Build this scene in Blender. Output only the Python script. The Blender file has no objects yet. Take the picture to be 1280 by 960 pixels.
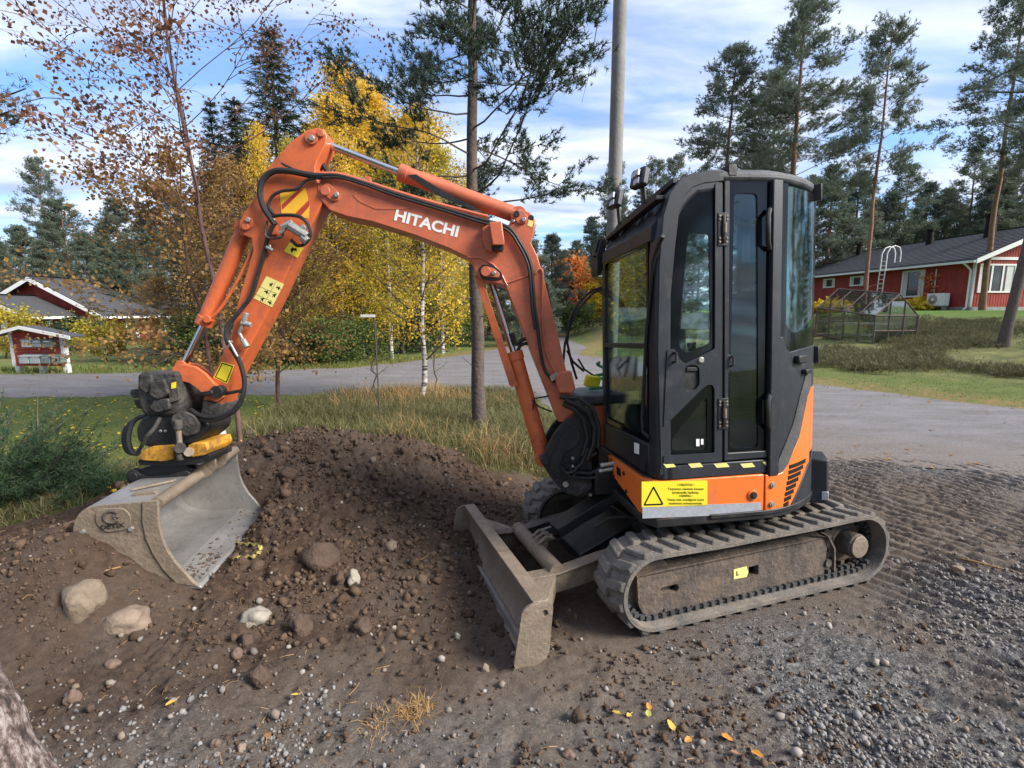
import bpy, bmesh, math, random
import numpy as np
from mathutils import Vector, Matrix
random.seed(7); rng = np.random.default_rng(7)
sc = bpy.context.scene
col = sc.collection
R = math.radians
PI = math.pi
# ------------------------------------------------------------------ camera
CAMH = 1.70; FPX = 620.0; HOR = 388.0
PIT = math.atan((480 - HOR) / FPX)
cam = bpy.data.cameras.new('camera'); camo = bpy.data.objects.new('camera', cam); col.objects.link(camo)
cam.sensor_width = 36; cam.lens = FPX / 1280 * 36; cam.clip_end = 3000; cam.clip_start = .05
camo.location = (0, 0, CAMH); camo.rotation_euler = (PI / 2 - PIT, 0, 0)
sc.camera = camo
# ------------------------------------------------------------------ sky, sun, exposure
SUN_EL, SUN_AZ = R(36), R(112)          # azimuth clockwise from +Y (the view direction)
w = bpy.data.worlds.new('World'); sc.world = w; w.use_nodes = True
nt = w.node_tree; N = nt.nodes; L = nt.links; N.clear()
out = N.new('ShaderNodeOutputWorld'); bg = N.new('ShaderNodeBackground'); bg.inputs[1].default_value = .11
sky = N.new('ShaderNodeTexSky'); sky.sky_type = 'NISHITA'; sky.sun_disc = False
sky.sun_elevation = SUN_EL; sky.sun_rotation = SUN_AZ; sky.ozone_density = 2.0; sky.air_density = 1.0; sky.dust_density = 1.0
tc = N.new('ShaderNodeTexCoord'); sep = N.new('ShaderNodeSeparateXYZ'); L.new(tc.outputs['Generated'], sep.inputs[0])
zz = N.new('ShaderNodeMath'); zz.operation = 'MAXIMUM'; L.new(sep.outputs[2], zz.inputs[0]); zz.inputs[1].default_value = 0.0
za = N.new('ShaderNodeMath'); za.operation = 'ADD'; L.new(zz.outputs[0], za.inputs[0]); za.inputs[1].default_value = .16
dv = N.new('ShaderNodeVectorMath'); dv.operation = 'DIVIDE'; L.new(tc.outputs['Generated'], dv.inputs[0])
cb = N.new('ShaderNodeCombineXYZ'); [L.new(za.outputs[0], cb.inputs[k]) for k in range(3)]; L.new(cb.outputs[0], dv.inputs[1])
mp = N.new('ShaderNodeMapping'); mp.inputs['Rotation'].default_value = (0, 0, R(-24)); mp.inputs['Scale'].default_value = (.62, 1.75, 0.0)
mp.inputs['Location'].default_value = (1.35, .4, 0)
L.new(dv.outputs[0], mp.inputs[0])
n1 = N.new('ShaderNodeTexNoise'); n1.inputs['Scale'].default_value = 1.15; n1.inputs['Detail'].default_value = 9; n1.inputs['Roughness'].default_value = .58; n1.inputs['Distortion'].default_value = .5
L.new(mp.outputs[0], n1.inputs['Vector'])
cr = N.new('ShaderNodeValToRGB'); cr.color_ramp.elements[0].position = .36; cr.color_ramp.elements[0].color = (.18, .18, .18, 1)
cr.color_ramp.elements[1].position = .56; cr.color_ramp.elements[1].color = (1, 1, 1, 1)
L.new(n1.outputs['Fac'], cr.inputs[0])
n2 = N.new('ShaderNodeTexNoise'); n2.inputs['Scale'].default_value = 2.6; n2.inputs['Detail'].default_value = 7; L.new(mp.outputs[0], n2.inputs['Vector'])
cc = N.new('ShaderNodeValToRGB'); cc.color_ramp.elements[0].position = .34; cc.color_ramp.elements[0].color = (2.6, 3.2, 4.6, 1)
cc.color_ramp.elements[1].position = .64; cc.color_ramp.elements[1].color = (5.3, 5.6, 6.3, 1)
L.new(n2.outputs['Fac'], cc.inputs[0])
# deepen the clear sky to the photograph's blue
tint = N.new('ShaderNodeMix'); tint.data_type = 'RGBA'; tint.blend_type = 'MULTIPLY'; tint.inputs[0].default_value = 1
L.new(sky.outputs[0], tint.inputs[6]); tint.inputs[7].default_value = (.66, .98, 1.30, 1)
mx = N.new('ShaderNodeMix'); mx.data_type = 'RGBA'; L.new(cr.outputs[0], mx.inputs[0]); L.new(tint.outputs[2], mx.inputs[6]); L.new(cc.outputs[0], mx.inputs[7])
L.new(mx.outputs[2], bg.inputs[0]); L.new(bg.outputs[0], out.inputs[0])
sun = bpy.data.lights.new('sun', 'SUN'); sun.energy = 3.8; sun.angle = R(24); sun.color = (1, .93, .84)
suno = bpy.data.objects.new('sun', sun); col.objects.link(suno)
sd = Vector((math.sin(SUN_AZ) * math.cos(SUN_EL), math.cos(SUN_AZ) * math.cos(SUN_EL), math.sin(SUN_EL)))
suno.rotation_euler = sd.to_track_quat('Z', 'Y').to_euler()
sc.view_settings.view_transform = 'Standard'; sc.view_settings.look = 'None'; sc.view_settings.exposure = 1.0; sc.view_settings.gamma = 1
sc.cycles.max_bounces = 7; sc.cycles.transparent_max_bounces = 14; sc.cycles.diffuse_bounces = 3; sc.cycles.glossy_bounces = 3
sc.cycles.use_adaptive_sampling = True
# ------------------------------------------------------------------ picture <-> place
_c, _s = math.cos(PIT), math.sin(PIT)
def ray(px, py):
    u = (px - 640) / FPX; v = (480 - py) / FPX
    return np.array([u, _c + v * _s, -_s + v * _c])
def gp(px, py, z=0.0):
    r = ray(px, py); return np.array([0, 0, CAMH]) + (z - CAMH) / r[2] * r
def at(px, py, Y):
    r = ray(px, py); return np.array([0, 0, CAMH]) + Y / r[1] * r
def proj(p):
    f = p[1] * _c - (p[2] - CAMH) * _s; u = p[1] * _s + (p[2] - CAMH) * _c
    return 640 + FPX * p[0] / f, 480 - FPX * u / f
# ------------------------------------------------------------------ materials
def mat(name, c, rough=.6, metal=0., vary=.25, vs=6., bump=0., bs=60., c2=None, dirt=0., dirtc=(.10, .075, .055), ds=3., coat=0., spec=.5, trans=0., obj_space=True, island=None, splash=0., splashc=(.16, .13, .105)):
    m = bpy.data.materials.new(name); m.use_nodes = True
    n = m.node_tree.nodes; l = m.node_tree.links; b = n['Principled BSDF']
    b.inputs['Roughness'].default_value = rough; b.inputs['Metallic'].default_value = metal
    b.inputs['Specular IOR Level'].default_value = spec
    if coat: b.inputs['Coat Weight'].default_value = coat; b.inputs['Coat Roughness'].default_value = .12
    t = n.new('ShaderNodeTexCoord')
    src = t.outputs['Object']
    if island:
        g = n.new('ShaderNodeNewGeometry'); r = n.new('ShaderNodeValToRGB'); r.color_ramp.interpolation = 'LINEAR'
        e = r.color_ramp.elements
        e[0].position = 0; e[0].color = (*island[0], 1); e[1].position = 1; e[1].color = (*island[-1], 1)
        for k, cx in enumerate(island[1:-1]):
            q = e.new((k + 1) / (len(island) - 1)); q.color = (*cx, 1)
        l.new(g.outputs['Random Per Island'], r.inputs[0]); last = r.outputs[0]
    else:
        no = n.new('ShaderNodeTexNoise'); no.inputs['Scale'].default_value = vs; no.inputs['Detail'].default_value = 6; no.inputs['Roughness'].default_value = .62
        l.new(src, no.inputs['Vector'])
        r = n.new('ShaderNodeValToRGB'); a = np.array(c); bb = np.array(c2 if c2 is not None else a * (1 + vary))
        e = r.color_ramp.elements; e[0].position = .32; e[0].color = (*(a * (1 - (0 if c2 is not None else vary))), 1); e[1].position = .68; e[1].color = (*np.clip(bb, 0, 1), 1)
        l.new(no.outputs['Fac'], r.inputs[0]); last = r.outputs[0]
    if dirt:
        nd = n.new('ShaderNodeTexNoise'); nd.inputs['Scale'].default_value = ds; nd.inputs['Detail'].default_value = 9; nd.inputs['Roughness'].default_value = .7; nd.inputs['Distortion'].default_value = .6
        l.new(src, nd.inputs['Vector'])
        rd = n.new('ShaderNodeValToRGB'); e = rd.color_ramp.elements; e[0].position = .62 - .3 * dirt; e[0].color = (0, 0, 0, 1); e[1].position = .80 - .22 * dirt; e[1].color = (1, 1, 1, 1)
        l.new(nd.outputs['Fac'], rd.inputs[0])
        dm = n.new('ShaderNodeMath'); dm.operation = 'MULTIPLY'; dm.inputs[1].default_value = min(1, .5 + dirt * .5); l.new(rd.outputs[0], dm.inputs[0])
        mxx = n.new('ShaderNodeMix'); mxx.data_type = 'RGBA'; l.new(dm.outputs[0], mxx.inputs[0]); l.new(last, mxx.inputs[6]); mxx.inputs[7].default_value = (*dirtc, 1)
        last = mxx.outputs[2]
        rr = n.new('ShaderNodeMapRange'); l.new(dm.outputs[0], rr.inputs[0]); rr.inputs[3].default_value = rough; rr.inputs[4].default_value = .85
        l.new(rr.outputs[0], b.inputs['Roughness'])
    if splash:      # dried splashes and scuffs
        lay = None
        for sc_, lo_, st_ in ((34, .60, (1, 1, 1)), (90, .63, (1, 1, 1)), (16, .60, (3.5, 3.5, .35))):
            mpp = n.new('ShaderNodeMapping'); mpp.inputs['Scale'].default_value = st_; mpp.inputs['Rotation'].default_value = (.3, .5, .2); l.new(src, mpp.inputs[0])
            ns = n.new('ShaderNodeTexNoise'); ns.inputs['Scale'].default_value = sc_; ns.inputs['Detail'].default_value = 5; ns.inputs['Roughness'].default_value = .65; l.new(mpp.outputs[0], ns.inputs['Vector'])
            mr = n.new('ShaderNodeMapRange'); l.new(ns.outputs['Fac'], mr.inputs[0]); mr.inputs[1].default_value = lo_; mr.inputs[2].default_value = lo_ + .06
            if lay is None: lay = mr.outputs[0]
            else: q = n.new('ShaderNodeMath'); q.operation = 'MAXIMUM'; l.new(lay, q.inputs[0]); l.new(mr.outputs[0], q.inputs[1]); lay = q.outputs[0]
        q = n.new('ShaderNodeMath'); q.operation = 'MULTIPLY'; l.new(lay, q.inputs[0]); q.inputs[1].default_value = splash
        mz = n.new('ShaderNodeMix'); mz.data_type = 'RGBA'; l.new(q.outputs[0], mz.inputs[0]); l.new(last, mz.inputs[6]); mz.inputs[7].default_value = (*splashc, 1); last = mz.outputs[2]
    l.new(last, b.inputs['Base Color'])
    if bump:
        nb = n.new('ShaderNodeTexNoise'); nb.inputs['Scale'].default_value = bs; nb.inputs['Detail'].default_value = 7; l.new(src, nb.inputs['Vector'])
        bp = n.new('ShaderNodeBump'); bp.inputs['Strength'].default_value = bump; bp.inputs['Distance'].default_value = .02; l.new(nb.outputs['Fac'], bp.inputs['Height'])
        l.new(bp.outputs[0], b.inputs['Normal'])
    if trans:
        tr = n.new('ShaderNodeBsdfTranslucent'); l.new(last, tr.inputs[0]); ms = n.new('ShaderNodeMixShader'); ms.inputs[0].default_value = trans
        l.new(b.outputs[0], ms.inputs[1]); l.new(tr.outputs[0], ms.inputs[2]); l.new(ms.outputs[0], n['Material Output'].inputs[0])
    return m
M = {}
M['orange'] = mat('orange_paint', (.62, .135, .042), .42, splash=.45, splashc=(.30, .12, .07), vary=.12, vs=2.5, dirt=.42, dirtc=(.20, .062, .032), ds=6, bump=.08, bs=30, coat=.1)
M['orange2'] = mat('faded_orange_paint', (.55, .135, .062), .45, splash=.5, splashc=(.26, .12, .08), vary=.14, vs=3.5, dirt=.46, dirtc=(.22, .075, .045), ds=6, bump=.08, bs=26, coat=.15)
M['orange_hot'] = mat('bright_orange_paint', (.76, .165, .024), .36, splash=.3, splashc=(.40, .20, .11), vary=.06, vs=3, dirt=.2, dirtc=(.35, .12, .05), ds=7, bump=.04, bs=20, coat=.3)
M['black'] = mat('black_metal', (.012, .012, .013), .5, vary=.5, vs=12, dirt=.3, dirtc=(.045, .036, .028), ds=8, bump=.1, bs=40)
M['charcoal'] = mat('charcoal_cab_paint', (.021, .024, .030), .42, splash=.3, splashc=(.07, .072, .078), vary=.25, vs=3, dirt=.22, dirtc=(.042, .045, .052), ds=5, bump=.02, bs=60, coat=.0, spec=.4)
M['roofgrey'] = mat('weathered_roof_plastic', (.065, .07, .078), .6, vary=.35, vs=9, dirt=.45, dirtc=(.14, .145, .145), ds=9, bump=.15, bs=60)
M['gloss'] = mat('gloss_black_border', (.004, .005, .006), .10, vary=.1, spec=.35)
M['rubber'] = mat('dusty_rubber', (.135, .125, .115), .9, splash=.4, splashc=(.24, .20, .16), vary=.35, vs=9, dirt=.62, dirtc=(.215, .18, .145), ds=7, bump=.35, bs=70, spec=.2)
M['rubber_dark'] = mat('worn_black_rubber', (.05, .05, .052), .8, vary=.3, vs=9, dirt=.4, dirtc=(.10, .09, .08), ds=12, bump=.3, bs=50)
M['hose'] = mat('black_hose', (.014, .013, .013), .55, vary=.3, vs=20, dirt=.25, dirtc=(.05, .035, .025), ds=14)
M['rust'] = mat('dusty_rusty_steel', (.070, .056, .048), .75, splash=.5, splashc=(.19, .14, .10), vary=.45, vs=7, dirt=.55, dirtc=(.175, .125, .088), ds=6, bump=.45, bs=40)
M['mudsteel'] = mat('muddy_steel', (.215, .170, .125), .62, splash=.4, splashc=(.30, .255, .20), vary=.3, vs=4, dirt=.5, dirtc=(.12, .085, .06), ds=4, bump=.3, bs=50, metal=.1)
M['steel'] = mat('worn_bucket_steel', (.34, .33, .315), .42, splash=.35, splashc=(.18, .15, .125), metal=.55, vary=.25, vs=3, dirt=.35, dirtc=(.17, .145, .12), ds=5, bump=.12, bs=40)
M['chrome'] = mat('chrome_rod', (.62, .6, .58), .16, metal=1., vary=.1)
M['fitting'] = mat('zinc_fitting', (.38, .37, .34), .4, metal=.6, vary=.3, vs=30, dirt=.3, dirtc=(.12, .1, .08), ds=30)
M['mudblack'] = mat('muddy_black_iron', (.035, .033, .031), .8, vary=.5, vs=10, dirt=.5, dirtc=(.12, .105, .09), ds=8, bump=.8, bs=22)
M['yellow'] = mat('worn_yellow_paint', (.56, .27, .02), .6, splash=.6, splashc=(.07, .05, .035), vary=.3, vs=12, dirt=.62, dirtc=(.06, .045, .03), ds=14, bump=.2, bs=50)
M['sticker'] = mat('yellow_sticker', (.80, .66, .03), .45, vary=.05, dirt=.12, dirtc=(.5, .4, .1), ds=20)
M['palesticker'] = mat('pale_yellow_sticker', (.74, .66, .22), .5, vary=.08, vs=20)
M['redstripe'] = mat('red_stripe', (.40, .045, .025), .45, vary=.1)
M['ambstripe'] = mat('amber_stripe', (.78, .42, .03), .45, vary=.1)
M['ink'] = mat('black_ink', (.010, .009, .008), .7, vary=.1, spec=.2)
M['white'] = mat('white_lettering', (.80, .79, .76), .5, vary=.05)
M['reflect'] = mat('reflective_tape', (.42, .44, .48), .35, metal=.3, vary=.12, vs=40, dirt=.2, dirtc=(.3, .28, .25), ds=15)
M['seat'] = mat('dark_seat_fabric', (.03, .03, .032), .9, vary=.3)
M['green'] = mat('green_strap', (.03, .22, .10), .6, vary=.2)
M['amber'] = mat('amber_floor', (.02, .02, .02), .5)
def glassmat(name, tint, gl=.12, alpha_t=.9):
    m = bpy.data.materials.new(name); m.use_nodes = True; n = m.node_tree.nodes; l = m.node_tree.links; n.remove(n['Principled BSDF'])
    t = n.new('ShaderNodeBsdfTransparent'); t.inputs[0].default_value = (*tint, 1)
    g = n.new('ShaderNodeBsdfGlossy'); g.inputs['Roughness'].default_value = .02; g.inputs[0].default_value = (.9, .95, 1, 1)
    f = n.new('ShaderNodeFresnel'); f.inputs[0].default_value = 1.5
    a = n.new('ShaderNodeMath'); a.operation = 'MULTIPLY_ADD'; l.new(f.outputs[0], a.inputs[0]); a.inputs[1].default_value = .62; a.inputs[2].default_value = gl * .1
    # dusty film
    d = n.new('ShaderNodeBsdfDiffuse'); d.inputs[0].default_value = (.35, .36, .34, 1)
    tcn = n.new('ShaderNodeTexCoord'); nn = n.new('ShaderNodeTexNoise'); nn.inputs['Scale'].default_value = 3.5; nn.inputs['Detail'].default_value = 8; l.new(tcn.outputs['Object'], nn.inputs['Vector'])
    mr = n.new('ShaderNodeMapRange'); l.new(nn.outputs['Fac'], mr.inputs[0]); mr.inputs[1].default_value = .35; mr.inputs[2].default_value = .75; mr.inputs[3].default_value = 0.0; mr.inputs[4].default_value = .045
    m0 = n.new('ShaderNodeMixShader'); l.new(mr.outputs[0], m0.inputs[0]); l.new(t.outputs[0], m0.inputs[1]); l.new(d.outputs[0], m0.inputs[2])
    mx = n.new('ShaderNodeMixShader'); l.new(a.outputs[0], mx.inputs[0]); l.new(m0.outputs[0], mx.inputs[1]); l.new(g.outputs[0], mx.inputs[2])
    l.new(mx.outputs[0], n['Material Output'].inputs[0]); return m
M['glass'] = glassmat('clear_cab_glass', (.88, .95, .93), .15)
M['tint'] = glassmat('tinted_cab_glass', (.60, .68, .66), .1)
M['rearglass'] = glassmat('rear_cab_glass', (.62, .74, .70), .0)
M['winglass'] = mat('dark_window_glass', (.035, .045, .055), .08, vary=.4, vs=1.5)
# ------------------------------------------------------------------ mesh helpers
class Frame:
    def __init__(s, O, Mx): s.O = np.array(O, float); s.M = np.array(Mx, float)
    def w(s, p): return s.O + s.M @ np.array(p, float)
    def hit(s, px, py, ax, val):
        r = ray(px, py); C = np.array([0, 0, CAMH]); n = s.M[:, ax]
        t = (val - n @ (C - s.O)) / (n @ r); return s.M.T @ (C + t * r - s.O)
    def px(s, pts, ax, val): return [s.hit(x, y, ax, val) for x, y in pts]
WORLD = Frame((0, 0, 0), np.eye(3))
class MB:
    def __init__(s): s.v = []; s.f = []
    def add(s, V, F):
        o = len(s.v); s.v += [tuple(map(float, p)) for p in V]; s.f += [tuple(i + o for i in f) for f in F]; return s
    def box(s, x0, x1, y0, y1, z0, z1):
        return s.add([(x, y, z) for z in (z0, z1) for y in (y0, y1) for x in (x0, x1)], [(0, 2, 3, 1), (4, 5, 7, 6), (0, 1, 5, 4), (2, 6, 7, 3), (0, 4, 6, 2), (1, 3, 7, 5)])
    def rbox(s, c, size, rot=(0, 0, 0)):
        Rm = Matrix.Identity(3)
        from mathutils import Euler
        Rm = Euler(rot).to_matrix(); h = Vector(size) / 2; V = []
        for z in (-1, 1):
            for y in (-1, 1):
                for x in (-1, 1): V.append(Vector(c) + Rm @ Vector((x * h.x, y * h.y, z * h.z)))
        return s.add(V, [(0, 2, 3, 1), (4, 5, 7, 6), (0, 1, 5, 4), (2, 6, 7, 3), (0, 4, 6, 2), (1, 3, 7, 5)])
    def prism(s, pts, ax, a, b):   # pts: 3-vectors (value on axis ax ignored), extruded from a to b along ax
        n = len(pts); V = []
        for v in (a, b):
            for p in pts: q = list(p); q[ax] = v; V.append(q)
        return s.add(V, [tuple(range(n))[::-1], tuple(range(n, 2 * n))] + [(i, (i + 1) % n, n + (i + 1) % n, n + i) for i in range(n)])
    def ring(s, outer, inner, ax, a, b):   # frame between two loops of equal length
        n = len(outer); V = []
        for v in (a, b):
            for lp in (outer, inner):
                for p in lp: q = list(p); q[ax] = v; V.append(q)
        F = []
        for i in range(n):
            j = (i + 1) % n
            F += [(i, j, n + j, n + i), (2 * n + i, 3 * n + i, 3 * n + j, 2 * n + j), (i, 2 * n + i, 2 * n + j, j), (n + i, n + j, 3 * n + j, 3 * n + i)]
        return s.add(V, F)
    def tube(s, pts, r, n=8, closed=False):
        P = [np.array(p, float) for p in pts]; m = len(P)
        rr = r if hasattr(r, '__len__') else [r] * m
        V = []; up = None
        for i in range(m):
            if closed: t = P[(i + 1) % m] - P[i - 1]
            else: t = P[min(i + 1, m - 1)] - P[max(i - 1, 0)]
            t = t / (np.linalg.norm(t) + 1e-9)
            if up is None:
                a = np.array([0, 0, 1.]) if abs(t[2]) < .9 else np.array([1., 0, 0]); up = np.cross(t, a)
            up = up - t * (up @ t); up /= np.linalg.norm(up) + 1e-9; w_ = np.cross(t, up)
            for k in range(n):
                a = 2 * PI * k / n; V.append(P[i] + rr[i] * (math.cos(a) * up + math.sin(a) * w_))
        F = []
        for i in range(m if closed else m - 1):
            i2 = (i + 1) % m
            for k in range(n): F.append((i * n + k, i * n + (k + 1) % n, i2 * n + (k + 1) % n, i2 * n + k))
        if not closed: F += [tuple(range(n))[::-1], tuple((m - 1) * n + k for k in range(n))]
        return s.add(V, F)
    def cyl(s, p0, p1, r, r2=None, n=16): return s.tube([p0, p1], [r, r if r2 is None else r2], n)
    def build(s, name, m, parent=None, fr=None, root=None, bevel=0., smooth=40, loc=None, kind=None):
        me = bpy.data.meshes.new(name)
        V = s.v
        if fr is not None:
            A = np.array(V) @ fr.M.T + fr.O
            if root is not None: A = (A - root.O) @ root.M
            V = A.tolist()
        if loc is None and parent is None:     # origin at the base centre of the piece
            A = np.array(V); lo, hi = A.min(0), A.max(0); loc = ((lo[0] + hi[0]) / 2, (lo[1] + hi[1]) / 2, lo[2]); V = (A - np.array(loc)).tolist()
        me.from_pydata(V, [], s.f); me.materials.append(M[m] if isinstance(m, str) else m)
        bm = bmesh.new(); bm.from_mesh(me); bmesh.ops.recalc_face_normals(bm, faces=bm.faces); bm.to_mesh(me); bm.free()
        if smooth:
            me.polygons.foreach_set('use_smooth', [True] * len(me.polygons)); me.set_sharp_from_angle(angle=R(smooth))
        o = bpy.data.objects.new(name, me); col.objects.link(o)
        if parent is not None: o.parent = parent
        if loc is not None: o.location = loc
        if bevel:
            b = o.modifiers.new('bevel', 'BEVEL'); b.width = bevel; b.segments = 2; b.limit_method = 'ANGLE'; b.angle_limit = R(35); b.harden_normals = False
        if kind: o['kind'] = kind
        return o
def tag(o, label=None, cat=None, group=None, kind=None):
    if label: o['label'] = label
    if cat: o['category'] = cat
    if group: o['group'] = group
    if kind: o['kind'] = kind
    return o
def empty(name, loc=(0, 0, 0), rz=0, label=None, cat=None, group=None):
    o = bpy.data.objects.new(name, None); col.objects.link(o); o.location = loc; o.rotation_euler = (0, 0, rz); o.empty_display_size = .2
    return tag(o, label, cat, group)
def np_mesh(name, V, F, m, parent=None, smooth=False, loc=None):
    """V (n,3), F (k,3|4) numpy -> object, quick"""
    me = bpy.data.meshes.new(name); V = np.asarray(V, np.float32); F = np.asarray(F, np.int32); k = F.shape[1]
    me.vertices.add(len(V)); me.vertices.foreach_set('co', V.ravel()); me.loops.add(F.size); me.loops.foreach_set('vertex_index', F.ravel())
    me.polygons.add(len(F)); me.polygons.foreach_set('loop_start', np.arange(0, F.size, k, dtype=np.int32))
    try: me.polygons.foreach_set('loop_total', np.full(len(F), k, np.int32))
    except Exception: pass
    if smooth: me.polygons.foreach_set('use_smooth', np.ones(len(F), bool))
    me.update(); me.validate()
    if m is not None: me.materials.append(M[m] if isinstance(m, str) else m)
    o = bpy.data.objects.new(name, me); col.objects.link(o)
    if parent is not None: o.parent = parent
    if loc is not None: o.location = loc
    return o
def copy_tree(o, parent=None):
    c = o.copy(); col.objects.link(c); c.parent = parent
    for ch in list(o.children): copy_tree(ch, c)
    return c
# ------------------------------------------------------------------ noise
def _hash(i, j, seed):
    n = (i.astype(np.int64) * 374761393 + j.astype(np.int64) * 668265263 + seed * 1442695) & 0x7fffffff
    n = ((n ^ (n >> 13)) * 1274126177) & 0x7fffffff
    return ((n ^ (n >> 16)) & 0xffff) / 65535.0
def vnoise(x, y, seed=0):
    xi = np.floor(x); yi = np.floor(y); fx = x - xi; fy = y - yi
    fx = fx * fx * fx * (fx * (fx * 6 - 15) + 10); fy = fy * fy * fy * (fy * (fy * 6 - 15) + 10)
    a = _hash(xi, yi, seed); b = _hash(xi + 1, yi, seed); c = _hash(xi, yi + 1, seed); d = _hash(xi + 1, yi + 1, seed)
    return (a * (1 - fx) + b * fx) * (1 - fy) + (c * (1 - fx) + d * fx) * fy
def fbm(x, y, o=4, seed=0, g=.5):
    t = 0; a = 1; s = 0
    for k in range(o):
        ca, sa = math.cos(.7 * k + .3), math.sin(.7 * k + .3)
        t = t + a * (vnoise(x * ca - y * sa, x * sa + y * ca, seed + k * 17) * 2 - 1); s += a; a *= g; x = x * 2.03; y = y * 2.03
    return t / s
def sstep(a, b, x): t = np.clip((x - a) / (b - a), 0, 1); return t * t * (3 - 2 * t)
def polydist(x, y, P):
    """signed distance to polygon, + inside"""
    x = np.asarray(x, float); y = np.asarray(y, float); d = np.full(x.shape, 1e9); ins = np.zeros(x.shape, bool); n = len(P)
    for i in range(n):
        ax, ay = P[i]; bx, by = P[(i + 1) % n]; ex, ey = bx - ax, by - ay
        t = np.clip(((x - ax) * ex + (y - ay) * ey) / (ex * ex + ey * ey + 1e-12), 0, 1)
        d = np.minimum(d, (x - ax - t * ex) ** 2 + (y - ay - t * ey) ** 2)
        c = ((ay > y) != (by > y)) & (x < (bx - ax) * (y - ay) / (by - ay + 1e-12) + ax); ins ^= c
    d = np.sqrt(d); return np.where(ins, d, -d)
# ================================================================== TERRAIN
DIRT = [(-9, 2.8), (-5, 3.25), (-3.9, 3.5), (-3.5, 3.85), (-3.75, 4.9), (-3.7, 6.2), (-2.6, 6.5), (-1.4, 6.0), (-.35, 5.25), (.49, 4.95), (1.0, 5.4), (1.6, 5.9), (3.9, 6.0), (5.2, 5.4), (9, 4), (14, 2.0), (14, -6), (-9, -6)]
ROADP = [(-60, 9.6), (-20, 9.6), (-10, 9.55), (-6.5, 9.8), (-4.2, 10.05), (-2.0, 10.1), (-.2, 10.2), (.35, 9.6), (.6, 8.0), (.75, 6.6), (1.1, 5.75), (2.4, 5.5), (3.9, 5.35), (5.2, 4.75), (8, 3.3), (14, .8), (40, -9), (40, -5.5),
         (14, 4.8), (11.2, 6.4), (8.87, 8.43), (7.9, 10.0), (7.1, 11.5), (5.6, 14.0), (3.9, 17.0), (2.55, 19.2), (2.9, 21.0), (4.6, 26), (8.2, 36), (14, 50), (10, 52), (4.8, 38), (1.6, 27.5), (-.9, 21.6), (-2.0, 19.0), (-3.0, 17.1), (-4.9, 14.5), (-11.6, 13.3), (-20, 13.1), (-60, 13.2)]
def jitter_poly(P, step, amp, sc_, seed):
    Q = []; n = len(P); s = 0.0
    for i in range(n):
        a = np.array(P[i], float); b = np.array(P[(i + 1) % n], float); d = b - a; Ln = np.linalg.norm(d); k = max(1, int(Ln / step)); nn = np.array([-d[1], d[0]]) / (Ln + 1e-9)
        for q in range(k):
            p = a + d * q / k; s_ = s + Ln * q / k
            o = fbm(np.array([s_ * sc_]), np.array([seed * 3.3]), 3, seed)[0] * amp
            Q.append(tuple(p + nn * o))
        s += Ln
    return Q
def edge_right(x, y):   # distance beyond the far edge of the yard on the right, up the heath
    a = np.array([7.3, 11.6]); b = np.array([9.0, 8.3]); d = (b - a) / np.linalg.norm(b - a); n = np.array([-d[1], d[0]])
    return (x - a[0]) * n[0] + (y - a[1]) * n[1]
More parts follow.
